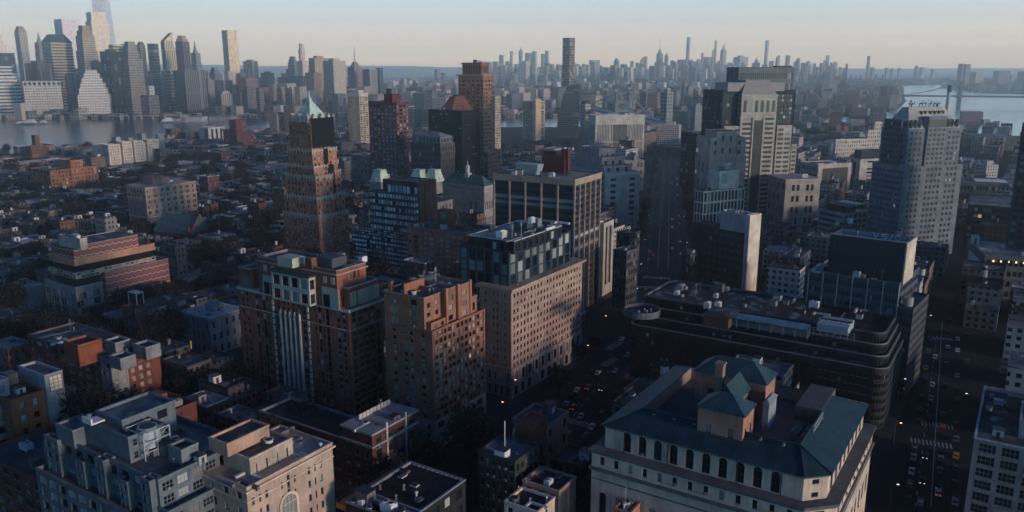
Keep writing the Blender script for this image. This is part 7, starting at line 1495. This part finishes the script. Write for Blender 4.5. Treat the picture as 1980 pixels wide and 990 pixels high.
for px, py in ((965, 815), (990, 770), (1130, 700), (1165, 640)): lamp(px, py, -.6, 'stone office kerb', True)
for px, py in ((1720, 985), (1728, 860), (1738, 770), (1790, 640)): lamp(px, py, 0, 'courthouse side of the right street', px == 1728)
lamp(1872, 800, pi, 'loft side of the right street')

# bare winter trees
def tree_mesh(seed, h, r, n):
    q = random.Random(seed); t = MB(); c = MB()
    t.cyl(0, 0, 0, h*.45, .32, .2, 7)
    for k in range(9):
        a = 2*pi*k/9+q.uniform(-.3, .3); z0 = h*q.uniform(.28, .45); e = (cos(a)*r*q.uniform(.5, .9), sin(a)*r*q.uniform(.5, .9), h*q.uniform(.65, .98)); t.tube((0, 0, z0), e, .08, 4)
        for j in range(3): b_ = (e[0]+q.gauss(0, .8), e[1]+q.gauss(0, .8), e[2]+q.uniform(.1, 1.4)); s_ = q.uniform(.5, .9); t.tube((e[0]*s_, e[1]*s_, z0+(e[2]-z0)*s_), b_, .04, 3)
    for k in range(n):
        while 1:
            x, y, z = q.uniform(-1, 1), q.uniform(-1, 1), q.uniform(-1, 1); d = x*x+y*y+z*z
            if .12 < d < 1: break
        x, y, z = x*r, y*r, h*.64+z*h*.36; L = q.uniform(.5, 1.5); a, e = q.uniform(0, 2*pi), q.uniform(-.2, 1.2); w = q.uniform(.12, .34)
        dx, dy, dz = cos(a)*L, sin(a)*L, e*L; c.poly([(x-w, y, z), (x+w, y+w, z), (x+dx, y+dy, z+dz)]); c.poly([(x, y-w, z+w), (x+dx*.4, y+dy*.4, z+dz*.4), (x+dy*.5, y-dx*.5, z+dz*.8)])
    return t.mesh('tree', ['bark']), c.mesh('crown', ['bark'])
TREES = [tree_mesh(1, 11, 4.2, 700), tree_mesh(2, 13, 5.0, 800), tree_mesh(3, 9, 3.6, 560), tree_mesh(4, 15, 5.6, 900)]
tcand = [(x, y, 'y') for x, y in [(sin(A0)*s-cos(A0)*t, cos(A0)*s+sin(A0)*t) for s, t in YARD]]
rt_ = random.Random(9)
park = [P(*q) for q in [(962, 238), (1145, 252), (1145, 298), (965, 300)]]
bx = [min(p[0] for p in park), max(p[0] for p in park), min(p[1] for p in park), max(p[1] for p in park)]
while sum(1 for t in tcand if t[2] == 'p') < 130:
    x, y = rt_.uniform(bx[0], bx[1]), rt_.uniform(bx[2], bx[3])
    if in_poly(x, y, park): tcand.append((x, y, 'p'))
for k in range(9): tcand.append((*P(1238+k*3.3, 470-k*18), 's')); tcand.append((*P(1338-k*2.5, 470-k*17), 's'))
for px, py in ((300, 560), (330, 575), (395, 520), (420, 535), (430, 500), (345, 470), (400, 470), (60, 640), (30, 610), (455, 770), (440, 800), (1080, 770), (1120, 700), (1150, 680), (1470, 560), (1490, 530)): tcand.append((*P(px, py), 's'))
ts = []
for x, y, k in tcand:
    if (int(x//5), int(y//5)) in CELL and k != 's': continue
    px, py, d = proj(x, y, 15)
    if not (0 < px < 1980 and 0 < py < 990) or d > 1300: continue
    i = IDB[min(BH-1, int(py/990*BH)), min(BW-1, int(px/1980*BW))]
    if i >= 0 and hypot(x, y) > CAND[i][4]+9: continue
    if i == -2 and k != 's':
        near = [h.Y for h in HEROES if min(proj(*c, h.Z)[0] for c in h.foot) < px < max(proj(*c, h.Z)[0] for c in h.foot) and proj(*h.w(0, 0), h.Z)[1]-12 < py]
        if near and min(near) < y: continue
    ts.append((d, x, y, k, px, py))
ts.sort(); num = {}; print('TREES', len(ts), [sum(1 for t in ts if t[3] == k) for k in 'yps'])
for n_, (d, x, y, k, px, py) in enumerate(ts[:285]):
    tm, tcr = TREES[n_ % 4]; o = link('bare_tree', tm, None, (.022, .022, .025)); o.location = (x, y, 0); s_ = rt_.uniform(.85, 1.2)*(1.0 if k == 's' else 1.4); o.scale = (s_, s_, s_*rt_.uniform(.9, 1.1)); o.rotation_euler = (0, 0, rt_.uniform(0, 6.2))
    link('crown', tcr, o, (.022, .025, .028))
    lm_, side, _ = where(px, py, 'tree'); q = (lm_, side); num[q] = num.get(q, 0)+1; n2 = num[q]
    tag(o, 'bare dark %s tree, %s %s the %s' % ({'y': 'yard', 'p': 'park', 's': 'street'}[k], ORDW[n2-1] if n2 <= 12 else 'number %d' % n2, side, lm_), 'tree', 'bare winter trees')

# ---- bridges over the river
def suspension(name, label, pa, pb, da, db, zdeck, towers, sag_z, wid=26):
    """deck from pixel column pa (distance da) to pb (db); towers as fractions with their top heights"""
    A = at_dist(pa, 200, da)[:2]; Bq = at_dist(pb, 200, db)[:2]; L = hypot(Bq[0]-A[0], Bq[1]-A[1]); dx, dy = (Bq[0]-A[0])/L, (Bq[1]-A[1])/L
    f = lambda s, k, z: (s*L, k, z)
    root = bpy.data.objects.new(name, None); COL.objects.link(root); root.location = (A[0], A[1], 0); root.rotation_euler = (0, 0, atan2(dy, dx)); tag(root, label, 'bridge')
    d = MB(); d.box(0, L, -wid/2, wid/2, zdeck-3, zdeck, 0, True)
    d.box(0, L, -wid/2-.3, -wid/2, zdeck, zdeck+2); d.box(0, L, wid/2, wid/2+.3, zdeck, zdeck+2)
    d.build('deck', ['painted_metal'], root, (.16, .19, .21))
    for s, zt in towers:
        t = MB()
        for k in (-wid/2, wid/2):
            t.box(s*L-4, s*L+4, k-3, k+3, 0, zt)
        for z in (zdeck+6, (zdeck+zt)/2, zt-6): t.box(s*L-3, s*L+3, -wid/2, wid/2, z, z+5, 0, True)
        for a, e in ((zdeck+8, (zdeck+zt)/2), ((zdeck+zt)/2+4, zt-4)): t.tube((s*L, -wid/2, a), (s*L, wid/2, e), 1.2, 4); t.tube((s*L, wid/2, a), (s*L, -wid/2, e), 1.2, 4)
        t.build('bridge_tower', ['painted_metal'], root, (.20, .23, .25))
    pts = [(0.0, zdeck)]+[(s, zt) for s, zt in towers]+[(1.0, zdeck)]
    for k in (-wid/2, -wid/2+3, wid/2-3, wid/2):
        c = MB()
        for (s0, z0), (s1, z1) in zip(pts, pts[1:]):
            mid = s0 > 0 and s1 < 1; N2 = 14; prev = None
            for i in range(N2+1):
                t_ = i/N2; z = z0+(z1-z0)*t_-(4*t_*(1-t_))*((min(z0, z1)-zdeck-6) if mid else abs(z1-z0)*.22); cur = (f(s0+(s1-s0)*t_, k, z))
                if prev: c.tube(prev, cur, .75, 5)
                prev = cur
        c.build('main_cable', ['painted_metal'], root, (.42, .44, .44))
suspension('cable_bridge', 'suspension bridge with pale main cables sweeping down behind the white finned office', 1115, 1275, 1980, 1290, 41, ((.667, 84),), 0)
suspension('far_lattice_bridge', 'far river bridge with a low straight deck and one lattice tower at the right', 1720, 2330, 2760, 2480, 34, ((.238, 80), (.95, 80)), 0, 26)
# ---- shore road, piers and boats at the left
def shore(px0, px1, py, off, name, label, cat, col, z0, z1, wd, posts=True):
    A, Bq = P(px0, py), P(px1, py-.5); L = hypot(Bq[0]-A[0], Bq[1]-A[1]); b = MB(); b.box(0, L, off, off+wd, z0, z1, 0, True)
    if posts:
        for k in range(int(L/30)): b.box(k*30, k*30+2, off, off+wd*.9, 0, z0)
    o = b.build(name, ['masonry'], None, col); o.location = (A[0], A[1], 0); o.rotation_euler = (0, 0, atan2(Bq[1]-A[1], Bq[0]-A[0])); tag(o, label, cat)
shore(-60, 345, 231.5, 4, 'shore_highway', 'raised pale road on posts along the far waterfront', 'highway', (.34, .34, .33), 8, 10.5, 16)
shore(400, 620, 231, 6, 'shore_viaduct', 'dark raised waterfront road right of the piers', 'highway', (.15, .16, .17), 8, 10, 16)
for n_, (px0, px1, py, c, z, lb) in enumerate(((308, 335, 238, .3, 5, 'pier with white shed, left of the longer piers'), (352, 392, 236, .45, 9, 'long pier with pale hall on the far shore'), (395, 450, 234, .3, 7, 'wide grey pier head left of the dark brick river block'), (455, 500, 241, .14, 4, 'dark low pier right of the turreted red block'))):
    A, Bq = P(px0, py), P(px1, py); b = MB(); L = Bq[0]-A[0]; b.box(0, L, 0, 60, .5, 2.2, 0, True); b.box(L*.12, L*.9, 8, 52, 2.2, z+2, 0); hip(b, L*.12, L*.9, 8, 52, z+2, 3, .5); o = b.build('pier', ['masonry'], None, (c, c, c)); o.location = (A[0], A[1], 0); tag(o, lb, 'pier', 'far shore piers')
def boat(px, py, L, label, a=0.0, sail=False):
    X, Y = P(px, py); h = MB(); w = L*.24
    p = lambda k, z: [(-L/2, -w*k, z), (L*.25, -w*k, z), (L/2, 0, z), (L*.25, w*k, z), (-L/2, w*k, z)]
    lo, hi = p(.8, 0), p(1, L*.09)
    for i in range(5): j = (i+1) % 5; h.poly([lo[i], lo[j], hi[j], hi[i]])
    h.poly(hi); o = h.build('ferry_boat' if L > 30 else 'boat', ['painted_metal'], None, (.10, .12, .15)); o.location = (X, Y, .5); o.rotation_euler = (0, 0, a); tag(o, label, 'boat', 'boats on the river')
    c = MB(); c.box(-L*.36, L*.2, -w*.7, w*.7, L*.09, L*.19); c.box(-L*.2, L*.12, -w*.5, w*.5, L*.19, L*.28); c.build('cabin', ['painted_metal'], o, (.55, .56, .55)); f = MB(); f.cyl(-L*.1, 0, L*.28, L*.4, L*.03, n=8); f.build('funnel', ['painted_metal'], o, (.3, .12, .08))
boat(41, 241, 26, 'small white ferry, leftmost of the boats moored below the wide beige grid slab', .1); boat(62, 241, 40, 'large ferry moored below the wide beige grid slab'); boat(85, 240, 28, 'dark hulled ferry, rightmost of those below the wide beige grid slab', -.1); boat(328, 238, 44, 'white cabin ferry at the pier with the white shed', .3); boat(125, 229, 18, 'small boat by the raised shore road', .1)
# drying power station chimneys, lattice mast
for n_, (px, ty) in enumerate(((1646, 145), (1665, 145), (1694, 144), (1708, 144))):
    X, Y, Z = at_dist(px, ty, 4300); b = MB(); b.cyl(0, 0, 0, Z, 5, 3.6, 10); o = b.build('power_station_chimney', ['masonry'], None, (.30, .27, .25)); o.location = (X, Y, 0); tag(o, ('first', 'second', 'third', 'fourth')[n_]+' from the left of four thin power station chimneys', 'chimney', 'four power station chimneys')
T('power_station', 'long low power station hall behind the massive grey grid tower', 1637, 1684, 163, 4300, (.24, .22, .21), .2, 'grid_big')
for n_, (a_, b__, ty, d) in enumerate(((1560, 1572, 176, 3000), (1576, 1592, 168, 3100), (1592, 1613, 182, 2700), (1644, 1656, 178, 2900), (1655, 1668, 176, 2950), (1668, 1682, 178, 2900), (1682, 1694, 180, 2850), (1706, 1718, 178, 2950), (1716, 1730, 176, 3000), (1728, 1744, 180, 2900), (950, 962, 190, 2300), (1120, 1136, 188, 2500), (1150, 1172, 190, 2400), (1238, 1256, 180, 2300), (1256, 1270, 186, 2250), (1230, 1240, 192, 2500), (1326, 1340, 168, 2400), (1340, 1356, 178, 2350), (1318, 1330, 160, 2600), (1366, 1384, 176, 2300), (1350, 1362, 184, 2500), (1110, 1120, 172, 2700), (640, 655, 190, 2200), (790, 806, 185, 2400), (806, 826, 192, 2350))): T('housing_tower', 'hazy plain housing tower on the right far bank, ' + ('left cluster, ' if n_ < 3 else 'right cluster, ') + ORDW[n_ if n_ < 3 else n_-3].replace('nearest', 'first') + ' from the left' if n_ < 10 else 'plain housing tower across the river, %s the %s' % (where((a_+b__)/2, ty+20, '')[1], where((a_+b__)/2, ty+20, '')[0])+', slab %d' % n_, a_, b__, ty, d, rt_.choice([(.22, .19, .18), (.28, .24, .21), (.19, .19, .20)]), rt_.uniform(.35, .65), 'grid_flat', 'box', group='hazy housing towers')
# street furniture: traffic lights
for px, py, lb in ((1268, 556, 'avenue crossing, left pole'), (1300, 540, 'avenue crossing, right pole'), (1730, 775, 'courthouse corner, pink glow'), (1818, 660, 'right street crossing')):
    X, Y = P(px, py); b = MB(); b.cyl(0, 0, 0, 5.6, .11, n=6); b.tube((0, 0, 5.4), (3, 0, 5.6), .07, 5); b.box(2.7, 3.1, -.2, .2, 4.6, 5.6, 0, True); o = b.build('traffic_light', ['painted_metal'], None, (.05, .055, .05)); o.location = (X, Y, 0); tag(o, 'traffic light showing red at the '+lb, 'traffic light', 'traffic lights'); q = MB(); q.cyl(2.9, -.21, 5.25, 5.5, .14, n=8); q.build('signal_lamp', ['red_lamp'], o)
